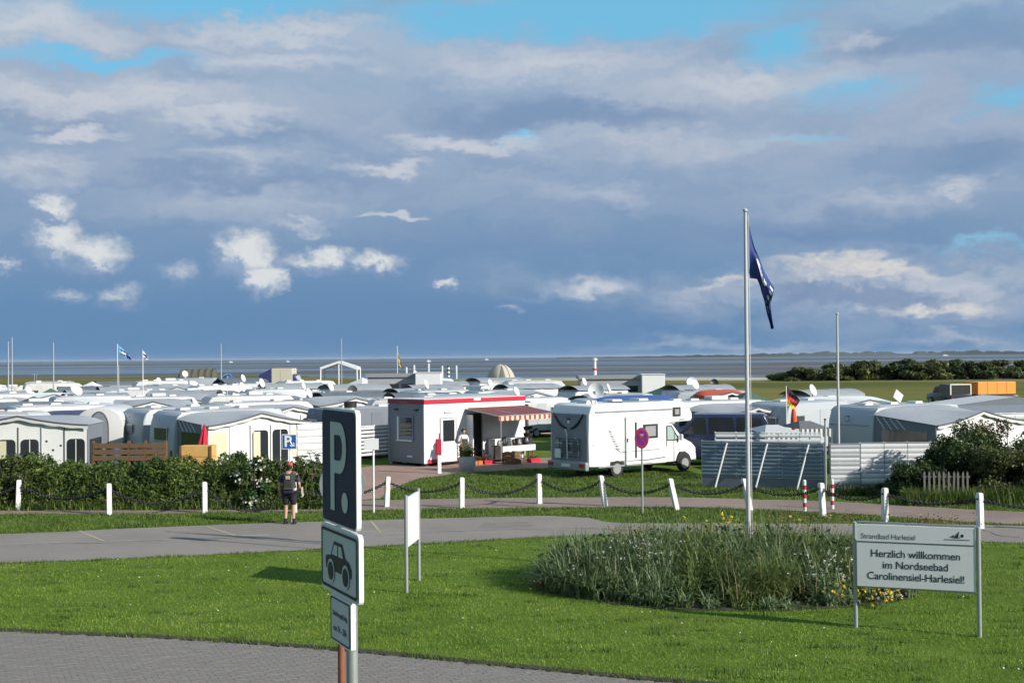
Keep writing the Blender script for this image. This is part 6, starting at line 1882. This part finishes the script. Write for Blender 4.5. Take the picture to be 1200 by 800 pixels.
# navy van: side with two windows turned to the dike
hv = 2.45
vehicle('van', xx, 56.6, R(168), 4.9, 1.9, 2.25, 1.35, M_navyc, 'navy blue van behind the grey windbreak next to the motorhome', 'van', prof=[(-hv, .35), (-hv, .9), (-hv + .12, 1.9), (-hv + .3, 2.25), (.9, 2.25), (1.5, 1.4), (2.3, 1.15), (hv, .6), (hv - .03, .32)], windows=((-2.1, -1.0), (-.9, .2), (.3, 1.3)))
# pickup with open tailgate, far right
def pickup():
    Y = 112; x = at_ground(1112, Y)
    o = empty('pickup_truck', (x, Y, float(gz(x, Y))), R(96), 'dark pickup truck with its white tailgate box open on the meadow', 'car')
    MB().prism([(-2.4, .5), (-2.4, 1.05), (-.3, 1.05), (-.2, 1.75), (.7, 1.75), (1.3, 1.15), (2.4, 1.05), (2.5, .55), (2.45, .45)], -.92, .92).build('body', M_darkc, o, bevel=.06, smooth=40)
    hb = MB(); hb.box(-1.3, .90, 1.45, 2.1, .04, .85).box(-1.3, -.90, 1.45, 2.1, .04, .85).box(-1.3, 0, 1.86, 2.1, 1.84, .05); hb.build('canopy', M_darkc, o)
    for y in (-.9, .9): MB().box(-2.38, y, 1.45, .05, .10, .95).build('hatch_frame', M_white, o)
    MB().box(-2.38, 0, 1.9, .05, 1.9, .10).build('hatch_frame', M_white, o); MB().box(-2.42, 0, .95, .05, 1.8, .14).build('tailgate', M_darkc, o)
    MB().box(-2.36, 0, 1.42, .02, 1.72, .78).build('hatch_dark_sheet', M_black, o)  # black sheet stands in for the shaded inside of the canopy
    for s in (-1, 1):
        MB().prism([(-.1, 1.12), (-.05, 1.62), (.62, 1.62), (1.05, 1.15)], s * .925, s * .932).build('window', M_glass, o)
        for q in (-1.5, 1.55): wheel(o, q, s * .85, .38, .24)
        MB().box(-2.42, s * .8, .85, .03, .14, .3).build('tail_light', M_redlamp, o)
    MB().box(-2.5, 0, .62, .15, 1.7, .16).build('bumper', M_alu, o)
    keep(x, Y, 4)
pickup()
def orange_trailer():
    Y = 116; x0, x1 = at_ground(1132, Y), at_ground(1188, Y); x = (x0 + x1) / 2; zg = float(gz(x, Y))
    o = empty('orange_trailer', (x, Y, zg), R(20), 'bright orange tarpaulin box trailer on the meadow', 'trailer')
    zt = at(1160, 447, Y).z - zg
    MB().box(0, 0, (zt + .75) / 2, 4.3, 2.0, zt - .75).build('box', M_orange, o, bevel=.04)
    MB().box(0, 0, .68, 4.3, 1.9, .12).build('chassis', M_black, o)
    for s in (-1, 1): wheel(o, -.4, s * .95, .34, .2); wheel(o, .4, s * .95, .34, .2)
    for k in range(5): MB().tube([(-2.1 + k * 1.05, -1.01, .8), (-2.1 + k * 1.05, -1.01, zt)], .015, 4).build('seam', mat('orange_seam', (.55, .13, .02), .6), o)
    MB().tube([(2.15, 0, .65), (3.2, 0, .5), (3.2, 0, 0)], .05, 6).build('drawbar', M_galv, o)
    keep(x, Y, 4)
orange_trailer()

# --- right-hand pitch behind the windbreak: shaded caravan end and a wide awning
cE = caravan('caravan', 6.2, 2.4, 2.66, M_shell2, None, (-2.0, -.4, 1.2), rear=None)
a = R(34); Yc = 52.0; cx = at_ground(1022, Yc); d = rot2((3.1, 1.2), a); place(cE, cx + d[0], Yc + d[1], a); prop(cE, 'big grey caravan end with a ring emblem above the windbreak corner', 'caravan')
MB().box(-3.115, 0, 1.88, .012, 2.1, .02).build('seam', M_trim, cE)
MB().tube([(-3.12, .1 + .12 * math.cos(t), 2.14 + .12 * math.sin(t)) for t in np.linspace(0, 6.0, 14)], .012, 4).build('ring_emblem', M_trim, cE)
keep(cx + d[0], Yc + d[1], 3.2)
aE = awning('awning', 5.6, 3.0, 2.62, 2.02, 2.5, front='plain', pleat=True)
d2 = rot2((-.2, -1.2 - 1.5 - .03), a); place(aE, cx + d[0] + d2[0], Yc + d[1] + d2[1], a); prop(aE, 'wide grey awning with white gable above the white windbreak', 'awning'); keep(cx + d[0] + d2[0], Yc + d[1] + d2[1], 3.2)

# striped market canopies behind the grey windbreak
def canopy_tent(px0, px1, Y, top_py, eave_py, roof, label, scallop=True):
    x0, x1 = at_ground(px0, Y), at_ground(px1, Y); w = x1 - x0; zt, ze = at((px0 + px1) / 2, top_py, Y).z, at((px0 + px1) / 2, eave_py, Y).z
    o = empty('canopy_tent', ((x0 + x1) / 2, Y, 0), R(8), label, 'canopy')
    D = 2.4
    MB().add([(-w / 2, -D / 2, ze), (w / 2, -D / 2, ze), (w / 2, D / 2, ze), (-w / 2, D / 2, ze), (-w * .18, 0, zt), (w * .18, 0, zt)], [(0, 1, 5, 4), (1, 2, 5), (2, 3, 4, 5), (3, 0, 4)]).build('roof', roof, o)
    n = 14
    for k in range(n):
        u0, u1 = -w / 2 + w * k / n, -w / 2 + w * (k + 1) / n
        MB().poly([(u0, -D / 2 - .005, ze), (u1, -D / 2 - .005, ze), (u1, -D / 2 - .005, ze - .28), ((u0 + u1) / 2, -D / 2 - .005, ze - .34), (u0, -D / 2 - .005, ze - .28)]).build('valance_strip', M_awnwhite if k % 2 else M_trim, o, recalc=False)
    for sx in (-1, 1):
        for sy in (-1, 1): MB().tube([(sx * w / 2, sy * D / 2, 0), (sx * w / 2, sy * D / 2, ze)], .025, 6).build('pole', M_alu, o)
    keep((x0 + x1) / 2, Y, 2)
canopy_tent(884, 925, 50.5, 497.5, 504.5, M_awnpale, 'pale canopy with a striped valance behind the grey windbreak')
canopy_tent(924, 962, 52.5, 493, 500.5, mat('canopy_charcoal', (.15, .15, .15), .8, var=.2), 'charcoal canopy beside the pale striped one')
# clutter on a white rail behind the windbreak
windbreak('windbreak', (at_ground(838, 48.8), 48.8), (at_ground(962, 48.2), 48.2), 1.84, 5, 2, M_corrw, M_white, 'white low rail fence behind the blue grey windbreak', z0=1.45, gapf=.3, rail=True)
# grey pavilion far right with waved valance
def pavilion():
    Y = 66; x = at_ground(1163, Y); o = empty('pavilion', (x + 1, Y + 1.8, 0), R(6), 'grey pavilion tent with a dark gable and wavy valance', 'pavilion')
    w, D = 3.4, 3.6; ze, zt = at(1163, 474.5, Y).z, at(1163, 465, Y).z
    MB().grid(lambda u, v: ((2 * u - 1) * w, -D / 2 + D * v, ze + (zt - ze) * (1 - abs(2 * u - 1))), 8, 3).build('roof', M_awnpale, o, recalc=False)
    MB().add([(-w, -D / 2, ze), (w, -D / 2, ze), (0, -D / 2, zt)], [(0, 1, 2)]).build('gable', M_awndark, o, recalc=False)
    MB().grid(lambda u, v: ((2 * u - 1) * w, -D / 2 - .02, ze - v * (.55 + .12 * math.sin(u * 25))), 40, 1).build('valance', mat('pavilion_blue_grey', (.20, .25, .31), .75, var=.1), o, recalc=False)
    for sx in (-1, 1):
        for sy in (-1, 1): MB().tube([(sx * w, sy * D / 2, 0), (sx * w, sy * D / 2, ze)], .03, 6).build('pole', M_white, o)
    keep(x + 1, Y + 2, 4)
    windbreak('windbreak', (at_ground(1140, 64), 64), (at_ground(1206, 64.5), 64.5), 1.75, 4, 5, M_corrw, M_white, 'white slatted windbreak below the grey pavilion', z0=.2, gapf=.22)
pavilion()

# sanitary blocks with white boxes beside them
def block(px0, px1, top, Y, box, label, lab2):
    x0, x1 = at_ground(px0, Y), at_ground(px1, Y); zt = at((px0 + px1) / 2, top, Y).z; x = (x0 + x1) / 2; zg = float(gz(x, Y)); w = x1 - x0
    gm = mat('render_grey', (.38, .39, .39), .8, var=.08, scale=.6)
    o = empty('sanitary_building', (x, Y + 2, zg), 0, label, 'building')
    boxpart('wall', gm, o, 0, 0, (zt - zg - .2) / 2, w, 4, zt - zg - .2)
    boxpart('roof', mat('flat_roof_grey', (.27, .29, .30), .7, var=.1), o, 0, 0, zt - zg - .1, w + .3, 4.3, .26)
    for k in range(3): wn = boxpart('window', M_glass, o, -w / 2 + w * (k + .8) / 3.4, -2.01, zt - zg - 1.0, .9, .06, .45)
    b0, b1, bt = box; xb0, xb1 = at_ground(b0, Y - 1), at_ground(b1, Y - 1); zb = at((b0 + b1) / 2, bt, Y - 1).z
    c = empty('white_cabin', ((xb0 + xb1) / 2, Y + .4, zg), 0, lab2, 'cabin')
    boxpart('body', M_white, c, 0, 0, (zb - zg) / 2, xb1 - xb0, 2.6, zb - zg, bevel=.03)
    boxpart('door', M_signw, c, -.4, -1.31, .95, .8, .03, 1.8); boxpart('roof_edge', M_hatch, c, 0, 0, zb - zg + .03, xb1 - xb0 + .08, 2.7, .06)
    keep(x, Y + 2, w / 2 + 1); keep((xb0 + xb1) / 2, Y + 1, 3)
block(431, 487, 438.5, 104, (487, 517, 437), 'flat grey sanitary building behind the kiosk', 'white cabin at the end of the grey building behind the kiosk')
block(681, 754, 440.5, 100, (753, 780, 439), 'long flat grey building behind the motorhome', 'white cabin at the end of the long building behind the motorhome')

# ------------------------------------------------------------------ tents on the foreshore
def tunnel_tent():
    Y = 136; x0, x1 = at_ground(206, Y), at_ground(252, Y); w = x1 - x0; x = (x0 + x1) / 2; zg = float(gz(x, Y)); zt = at(229, 432, Y).z - zg
    o = empty('tunnel_tent', (x, Y, zg), 0, 'olive green ribbed tunnel tent on the meadow', 'tent')
    def fn(u, v):
        t = math.pi * v; e = 1 - .55 * max(0, .25 - u) / .25 * 1.0
        rib = 1 + .018 * math.cos(u * 6.28 * 6)
        hh = zt * rib * (1 if u > .2 else (.18 + .82 * math.sin(u / .2 * 1.5708)))
        return (-w / 2 + w * u, -1.6 * math.cos(t), hh * math.sin(t) ** .75)
    MB().grid(fn, 36, 14).build('canopy', M_canvas, o, smooth=60, recalc=False)
    MB().add([(w / 2 - .005, -1.6 * math.cos(math.pi * k / 12), zt * max(0, math.sin(math.pi * k / 12)) ** .75) for k in range(13)], [tuple(range(13))]).build('end_wall', M_canvas, o, recalc=False)
    for k in range(1, 7):
        u = k / 6 - .005
        if u < .2: continue
        MB().tube([Vector(fn(u, v / 12)) * 1.004 for v in range(13)], .03, 5).build('rib', mat('olive_seam', (.085, .085, .06), .8), o)
    keep(x, Y, 5)
tunnel_tent()
def dome_tent(px0, px1, top, Y, m, label, m2=None, rz=0, D=None):
    x0, x1 = at_ground(px0, Y), at_ground(px1, Y); r = (x1 - x0) / 2; x = (x0 + x1) / 2; zg = float(gz(x, Y)); h = at((px0 + px1) / 2, top, Y).z - zg
    o = empty('dome_tent', (x, Y, zg), rz, label, 'tent')
    def fn(u, v):
        a = 2 * math.pi * u; t = v * math.pi / 2
        rr = r * math.cos(t) * (1 + .05 * math.cos(4 * a))
        return (rr * math.cos(a), rr * math.sin(a) * .85, h * math.sin(t) ** .85)
    MB().grid(fn, 24, 10).build('canopy', m, o, smooth=60, recalc=False)
    for a in (45, 135):
        MB().tube([Vector(fn((a + (180 if k < 0 else 0)) % 360 / 360, 1 - abs(k) / 8)) * 1.01 for k in range(-8, 9)], .035, 5).build('tent_pole', m2 or M_trim, o)
    # door panel
    MB().grid(lambda u, v: tuple(Vector(fn(.72 + .10 * u * (1 - v * .8) + .04 * v, v * .75)) * 1.012), 4, 6).build('door_flap', m2 or M_trim, o, recalc=False)
    return o
dome_tent(251, 284, 438.5, 130, M_awnblue, 'dark blue dome tent with light blue top on the meadow', mat('tent_light_blue', (.10, .32, .52), .7))
dome_tent(570, 605, 426.5, 142, mat('tent_beige', (.46, .42, .34), .8, var=.1), 'tall beige dome tent on the meadow behind the kiosk', mat('tent_grey', (.13, .14, .15), .8))
def frame_tent():
    Y = 128; x0, x1 = at_ground(301, Y), at_ground(362, Y); w = x1 - x0; x = (x0 + x1) / 2; zg = float(gz(x, Y)); h = at(330, 431.5, Y).z - zg
    o = empty('frame_tent', (x, Y, zg), 0, 'blue and cream frame tent with straight walls on the meadow', 'tent')
    bl = mat('tent_deep_blue', (.035, .045, .17), .75, var=.12); cr = mat('tent_cream', (.58, .54, .42), .75, var=.06)
    a, b = -w / 2 + w * .33, -w / 2 + w * .73
    MB().add([(-w / 2, -1.2, 0), (-w / 2, 1.2, 0), (-w / 2 + .5, -1.2, h * .8), (-w / 2 + .5, 1.2, h * .8), (a, -1.3, h), (a, 1.3, h), (a, -1.3, 0), (a, 1.3, 0)], [(0, 1, 3, 2), (2, 3, 5, 4), (0, 2, 4, 6), (1, 7, 5, 3)]).build('porch', bl, o)
    MB().box((a + b) / 2, 0, h / 2, b - a, 2.6, h).build('cabin', cr, o, bevel=.05)
    MB().box((a + b) / 2 - .1, -1.31, h / 2, .03, .02, h * .96).build('seam', M_awnsand, o)
    MB().add([(b, -1.2, 0), (b, 1.2, 0), (b, -1.2, h * .82), (b, 1.2, h * .82), (w / 2, -1.1, 0), (w / 2, 1.1, 0)], [(0, 2, 4), (1, 5, 3), (2, 3, 5, 4)]).build('tail', bl, o)
    MB().add([(b + .3, -1.25, h * .75), (w / 2 + .1, -1.18, .3), (w / 2 + .1, -1.18, .75), (b + .7, -1.25, h * .8)], [(0, 1, 2, 3)]).build('flap', M_awnwhite, o)
    MB().box(-w / 2 + w * .14, -1.22, h * .42, .35, .03, .35).build('window', M_signw, o)
frame_tent()
def gazebo():
    Y = 140; x0, x1 = at_ground(378, Y), at_ground(421, Y); w = x1 - x0; x = (x0 + x1) / 2; zg = float(gz(x, Y)); ze, zt = at(400, 431.5, Y).z - zg, at(400, 425.5, Y).z - zg
    o = empty('gazebo', (x, Y, zg), 0, 'open white party tent frame on the meadow', 'gazebo')
    for sx in (-1, 1):
        for sy in (-1, 1): MB().tube([(sx * w / 2, sy * 1.5, 0), (sx * (w / 2 - .05), sy * 1.5, ze)], .09, 6).build('leg', M_white, o)
    MB().tube([(0, -1.5, 0), (0, -1.5, zt)], .08, 6).build('leg', M_white, o)
    rf = MB(); rf.add([(-w / 2, -1.6, ze - .15), (0, -1.6, zt), (w / 2, -1.6, ze - .15), (-w / 2, 1.6, ze - .15), (0, 1.6, zt), (w / 2, 1.6, ze - .15), (-w / 2, -1.6, ze + .15), (0, -1.6, zt + .25), (w / 2, -1.6, ze + .15), (-w / 2, 1.6, ze + .15), (0, 1.6, zt + .25), (w / 2, 1.6, ze + .15)],
                      [(0, 1, 7, 6), (1, 2, 8, 7), (6, 7, 10, 9), (7, 8, 11, 10), (3, 9, 10, 4), (4, 10, 11, 5), (0, 6, 9, 3), (2, 5, 11, 8)]); rf.build('roof', M_white, o)
gazebo()
# chair-like white box in the gazebo, beach posts
GB = 'wooden posts at the beach bathing place'
for k, (px, top, base) in enumerate(((476, 430, 446), (485, 427.5, 446), (502, 425.5, 446), (518, 428.5, 446), (534.5, 428, 446))):
    Y = 216 + 3 * k; p = at(px, top, Y); zg = float(gz(p.x, Y))
    o = empty('beach_post', (p.x, Y, zg), 0, 'tall pale wooden post at the bathing beach', 'post', GB)
    MB().lathe([(.24, -.3), (.22, p.z - zg - .1), (.15, p.z - zg)], 10).build('shaft', M_shell2, o, smooth=40)
p = at(525.5, 428, 222); zg = float(gz(p.x, 222)); o = empty('striped_mast', (p.x, 222, zg), 0, 'green and white banded beacon mast among the beach posts', 'mast')
n = 7
for k in range(n): MB().lathe([(.22, (p.z - zg) * k / n), (.22, (p.z - zg) * (k + 1) / n - .01)], 10).build('band', M_white if k % 2 else mat('beacon_green', (.02, .12, .10), .6), o, smooth=40)
p = at(697, 421, 212); zg = float(gz(p.x, 212)); hh = p.z - zg; o = empty('beacon', (p.x, 212, zg), 0, 'slim white beacon with dark bands at the shore', 'beacon')
MB().lathe([(.30, 0), (.26, hh * .45)], 10).build('lower_shaft', M_white, o, smooth=40); MB().lathe([(.42, 0), (.42, .25)], 10).build('gallery', M_red, o, (0, 0, hh * .45))
MB().lathe([(.24, 0), (.22, hh * .4), (.42, hh * .42), (.38, hh * .52), (.05, hh * .55)], 10).build('upper_shaft', M_white, o, (0, 0, hh * .45 + .25), smooth=40)
# small boats far out on the water
for (px, Y, L, lab) in ((271, 2600, 7, 'small white motor boat far out beyond the dome tent'), (338, 2700, 6, 'small white motor boat far out beyond the cream tent'), (503, 1900, 6, 'small white boat far out beyond the beach posts'), (571, 3000, 9, 'white boat far out on the water beyond the beige tent'), (1109, 3300, 16, 'white ferry before the distant island')):
    x = at_ground(px, Y); o = empty('boat', (x, Y, -.95), R(10), lab, 'boat')
    MB().add([(-L / 2, -1, .0), (L / 2 - .8, -1, 0), (L / 2, 0, 0), (L / 2 - .8, 1, 0), (-L / 2, 1, 0), (-L / 2, -1.2, 1.2), (L / 2 - .6, -1.1, 1.5), (L / 2 + .3, 0, 1.7), (L / 2 - .6, 1.1, 1.5), (-L / 2, 1.2, 1.2)],
             [(0, 4, 3, 2, 1), (5, 6, 7, 8, 9), (0, 1, 6, 5), (1, 2, 7, 6), (2, 3, 8, 7), (3, 4, 9, 8), (4, 0, 5, 9)]).build('hull', M_white, o)
    MB().box(-L * .08, 0, 2.3, L * .45, 1.7, 1.8).build('cabin', M_white, o, bevel=.1); MB().box(-L * .08, 0, 2.6, L * .46, 1.72, .5).build('window_band', M_glass, o)
    MB().tube([(0, 0, 3), (0, 0, 5)], .06, 5).build('mast', M_white, o)

# ------------------------------------------------------------------ the crowded rows behind
def dish(px, py, Y, r, m, label, face=(0, -1, .35)):
    p = at(px, py, Y); zg = float(gz(p.x, Y))
    o = empty('satellite_dish', (p.x, Y, zg), 0, label, 'dish')
    d = Vector(face).normalized(); Mx = Matrix.Translation((0, 0, p.z - zg)) @ d.to_track_quat('Z', 'Y').to_matrix().to_4x4()
    MB().lathe([(.02, -.08), (r * .6, -.05), (r, .03), (r * .97, .04), (r * .58, -.03), (.02, -.06)], 18, Mx).build('reflector', m, o, smooth=45)
    MB().tube([(0, .08, 0), (0, .08, p.z - zg)], .03, 6).build('mast', M_galv, o)
    MB().tube([Mx @ Vector((0, -r * .9, .02)), Mx @ Vector((0, -.05, r * 1.0))], .012, 4).build('feed_arm', M_black, o)
dish(837, 448.5, 98, .32, M_black, 'black satellite dish above the red awning')
dish(811, 448, 99, .42, M_signw, 'white satellite dish left of the black one')
dish(413, 457, 92, .36, M_trim, 'dark round dish on a caravan behind the parking sign')
dish(974, 461, 80, .25, M_signw, 'small white dish beside the slim pole')
# flat square antenna
Y = 66; p = at(1052.5, 464, Y); o = empty('flat_antenna', (p.x, Y, 0), R(15), 'tilted square grey flat antenna above the right caravans', 'antenna')
MB().box(0, 0, 0, .52, .05, .52).build('panel', M_awnpale, o, (0, 0, p.z), (R(-20), R(38), 0), bevel=.01); MB().tube([(0, .05, 0), (0, .05, p.z)], .025, 6).build('mast', M_galv, o)

# special awnings seen between the rows
def special(px, Y, deg, kw, label, car=None, carlab=None, zoff=0):
    o = awning('awning', **kw); a = R(deg); x = at_ground(px, Y); place(o, x, Y, a); prop(o, label, 'awning'); keep(x, Y, 2.6)
    if car is not None:
        d = rot2((0, kw.get('D', 2.5) / 2 + 1.18), a); inst(CARS, car, x + d[0], Y + d[1], a, carlab, 'caravan'); keep(x + d[0], Y + d[1], 3)
    return o
special(92, 60.5, 30, dict(Wd=3.4, D=2.4, roof=M_awnblue, side=M_awnblue, front='dark', wall=M_awndark), 'navy blue tarpaulin awning behind the dotted awning', 4, 'plain white caravan behind the navy blue tarpaulin')
special(757, 66, 20, dict(Wd=5.2, D=2.6, Hr=2.75, He=2.3, Hp=2.6, roof=M_awnroyal, side=M_awnroyal, front='dark', wall=M_awnpale), 'bright blue awning roof right behind the motorhome', 0, 'white caravan behind the bright blue awning')
special(850, 78, 10, dict(Wd=3.0, D=2.4, Hr=2.7, He=2.35, Hp=2.6, roof=mat('awning_orange_red', (.58, .09, .04), .7, var=.1), side=mat('awning_orange_red', (.58, .09, .04), .7), wall=mat('awning_brown', (.10, .03, .025), .8), front='dark'), 'orange red awning behind the navy van', 3, 'light grey caravan behind the orange red awning')
special(868, 60.5, 25, dict(Wd=4.2, D=2.6, Hr=2.5, He=2.05, Hp=2.4, roof=M_awngrey, front='curtains', curtain=M_awnwhite), 'grey awning with white curtains behind the navy van', 1, 'long white caravan behind the white curtained awning')
special(1000, 66, 15, dict(Wd=5.4, D=3.0, Hr=2.6, He=2.1, Hp=2.5, roof=M_awnwhite, side=M_trim, front='dark'), 'white roofed awning with dark open side behind the slim pole', 2, 'cream caravan behind the white roofed awning')
cF = caravan('caravan', 5.6, 2.3, 2.6, M_shell2, None, (-1.6, .6)); place(cF, at_ground(948, 60), 61.5, R(42)); prop(cF, 'blue grey caravan with a dark rear window behind the black red gold flag', 'caravan'); keep(at_ground(948, 60), 61.5, 3)
cG = caravan('caravan', 5.6, 2.3, 2.6, M_shell, M_bl, (-1.6, .6)); place(cG, at_ground(488, 70), 70.5, R(12)); prop(cG, 'white caravan roof right behind the red banded kiosk', 'caravan'); keep(at_ground(488, 70), 70.5, 3.2)
special(560, 72, 22, dict(Wd=5.0, D=2.8, Hr=2.75, He=2.3, Hp=2.7, roof=M_awngrey, side=M_trim, front='dark', wall=M_trim), 'grey awning with black open front above the kiosk roof', 4, 'plain white caravan behind the black fronted awning')
special(330, 66, 36, dict(Wd=4.4, D=2.5, roof=M_awngrey, front='panels'), 'grey awning behind the small blue parking sign', 0, 'white caravan with a shaded blue end behind the small blue parking sign')
special(30, 66, 12, dict(Wd=5.0, D=2.4, Hr=2.7, He=2.35, Hp=2.55, roof=M_awndark, side=M_awndark, front='dark', wall=M_awnpale), 'dark grey awning hump behind the dotted awning caravan', 1, 'long white caravan behind the dark grey awning hump')

# pyramid party tents that stand between the caravans
PAV = []
def pyramid(w, ze, zt, roof, wall, nm):
    o = empty('party_tent', (0, 0, 0)); h = w / 2
    def fn(u, v):
        s = 1 - v; a = u * 4; k = int(a) % 4; t = a - int(a)
        c = [(-1, -1), (1, -1), (1, 1), (-1, 1), (-1, -1)]
        return (h * s * (c[k][0] * (1 - t) + c[k + 1][0] * t), h * s * (c[k][1] * (1 - t) + c[k + 1][1] * t), ze + (zt - ze) * v ** 1.25)
    MB().grid(fn, 16, 6).build('roof', roof, o, recalc=False)
    for k in range(4):
        M = Matrix.Rotation(k * math.pi / 2, 4, 'Z')
        MB().add([M @ Vector(p) for p in ((-h, -h, ze), (h, -h, ze), (h, -h, ze - .25), (0, -h, ze - .2), (-h, -h, ze - .25))], [(0, 1, 2, 3, 4)]).build('valance', M_trim if roof is M_awnwhite else roof, o, recalc=False)
        p = M @ Vector((-h, -h, 0)); MB().tube([p, (p.x, p.y, ze)], .03, 5).build('pole', M_alu, o)
        if k in (1, 2): MB().add([M @ Vector(q) for q in ((-h, -h + .01, .05), (h, -h + .01, .05), (h, -h + .01, ze - .2), (-h, -h + .01, ze - .2))], [(0, 1, 2, 3)]).build('side_cloth', wall, o, recalc=False)
    PAV.append([o, nm, False])
pyramid(3.0, 2.05, 2.85, M_awnwhite, M_awnpale, 'white pyramid party tent')
pyramid(3.0, 2.0, 2.7, M_awnsand, M_awnsand, 'sand coloured pyramid party tent')
pyramid(3.2, 2.0, 2.75, mat('tent_green', (.07, .13, .09), .75, var=.12), M_awnpale, 'dark green pyramid party tent')
pyramid(2.8, 1.95, 2.6, M_awndark, M_awndark, 'dark grey pyramid party tent')
def pav_copy(k, x, y, a, nb):
    o = k[0] if not k[2] else copy_tree(k[0]); k[2] = True
    place(o, x, y, a); return prop(o, k[1] + ' ' + nb, 'tent', 'party tents in the crowded rows')

# filler pitches on a slanting grid, like the ones in front
NB = ['in rows left of the small parking sign', 'in rows between parking sign and kiosk', 'in the rows behind the kiosk', 'in the rows behind the motorhome', 'in rows behind the grey windbreak']
cnt = 0
th = R(36)
cand = []
for i in range(-16, 24):
    for j in range(-4, 24):
        u, v = i * 6.7 + (j % 2) * 2.0, j * 5.35
        x, y = rot2((u, v), th); y += 40; x += 4
        x += random.uniform(-.5, .5); y += random.uniform(-.5, .5)
        cand.append((x, y))
cand.sort(key=lambda c: c[1])
for (x, y) in cand:
    r = x / y
    far = 121 if r < .0 else (102 - max(0, r - .08) * 130)
    if not (62 < y < far and -.47 < r < .47): continue
    if any(math.hypot(x - a, y - b) < c + 1.9 for a, b, c in footprints): continue
    ci = random.choice([0, 1, 3, 3, 4, 2, 5, 5, 6, 5]); ai = random.choice([0, 0, 0, 1, 4, 3, 2, 2, 3, 5])
    a = th - R(6) + R(random.uniform(-9, 7)) + (R(180) if random.random() < .08 else 0)
    if random.random() < .12: a -= R(20)
    px = 600 + r * FPX
    nb = NB[0] if px < 330 else NB[1] if px < 456 else NB[2] if px < 640 else NB[3] if px < 820 else NB[4]
    if random.random() < .16:
        kind = random.choice(PAV)
        q = pav_copy(kind, x, y, a + R(random.uniform(-20, 20)), nb)
        cnt += 1
        if random.random() < .5: continue
        x, y = x + 3.4 * math.cos(a), y + 3.4 * math.sin(a)
        if any(math.hypot(x - p_, y - q_) < c_ + 2 for p_, q_, c_ in footprints): continue
    sc = random.uniform(.80, .98)
    inst(CARS, ci, x, y, a, CARS[ci][1] + ' ' + nb, 'caravan', 'caravans in the crowded rows').scale = (sc, 1, random.uniform(.9, 1.05))
    if random.random() < .85:
        D = {0: 2.5, 1: 2.6, 2: 2.4, 3: 2.7, 4: 2.4, 5: 2.6}[ai]
        d = rot2((random.uniform(-.4, .4), -1.15 - D / 2 - .05), a)
        inst(AWNS, ai, x + d[0], y + d[1], a, AWNS[ai][1] + ' ' + nb, 'awning', 'awnings in the crowded rows').scale = (sc * random.uniform(.8, 1.1), 1, random.uniform(.9, 1.08))
    cnt += 1
def rm(o):
    for c in list(o.children): rm(c)
    bpy.data.objects.remove(o)
for lst in (CARS, AWNS):
    for i in range(len(lst)):
        if (id(lst), i) not in used:
            rm(lst[i][0])
for k in PAV:
    if not k[2]: rm(k[0])
print('filler pitches', cnt)

# ------------------------------------------------------------------ sea air between here and the island
def haze():
    m = bpy.data.materials.new('sea_air'); m.use_nodes = True
    t = m.node_tree; t.nodes.clear()
    v = t.nodes.new('ShaderNodeVolumePrincipled'); v.inputs['Color'].default_value = (.72, .82, .95, 1); v.inputs['Density'].default_value = HAZE_D; v.inputs['Anisotropy'].default_value = .2
    ou = t.nodes.new('ShaderNodeOutputMaterial'); t.links.new(v.outputs[0], ou.inputs['Volume'])
    o = MB().box(0, 22400, 15.5, 62000, 45400, 37).build('haze', m); prop(o, 'thin bluish sea air over the whole shore', 'haze', kind='stuff')
HAZE_D = 2.6e-5
if HAZE_D: haze()
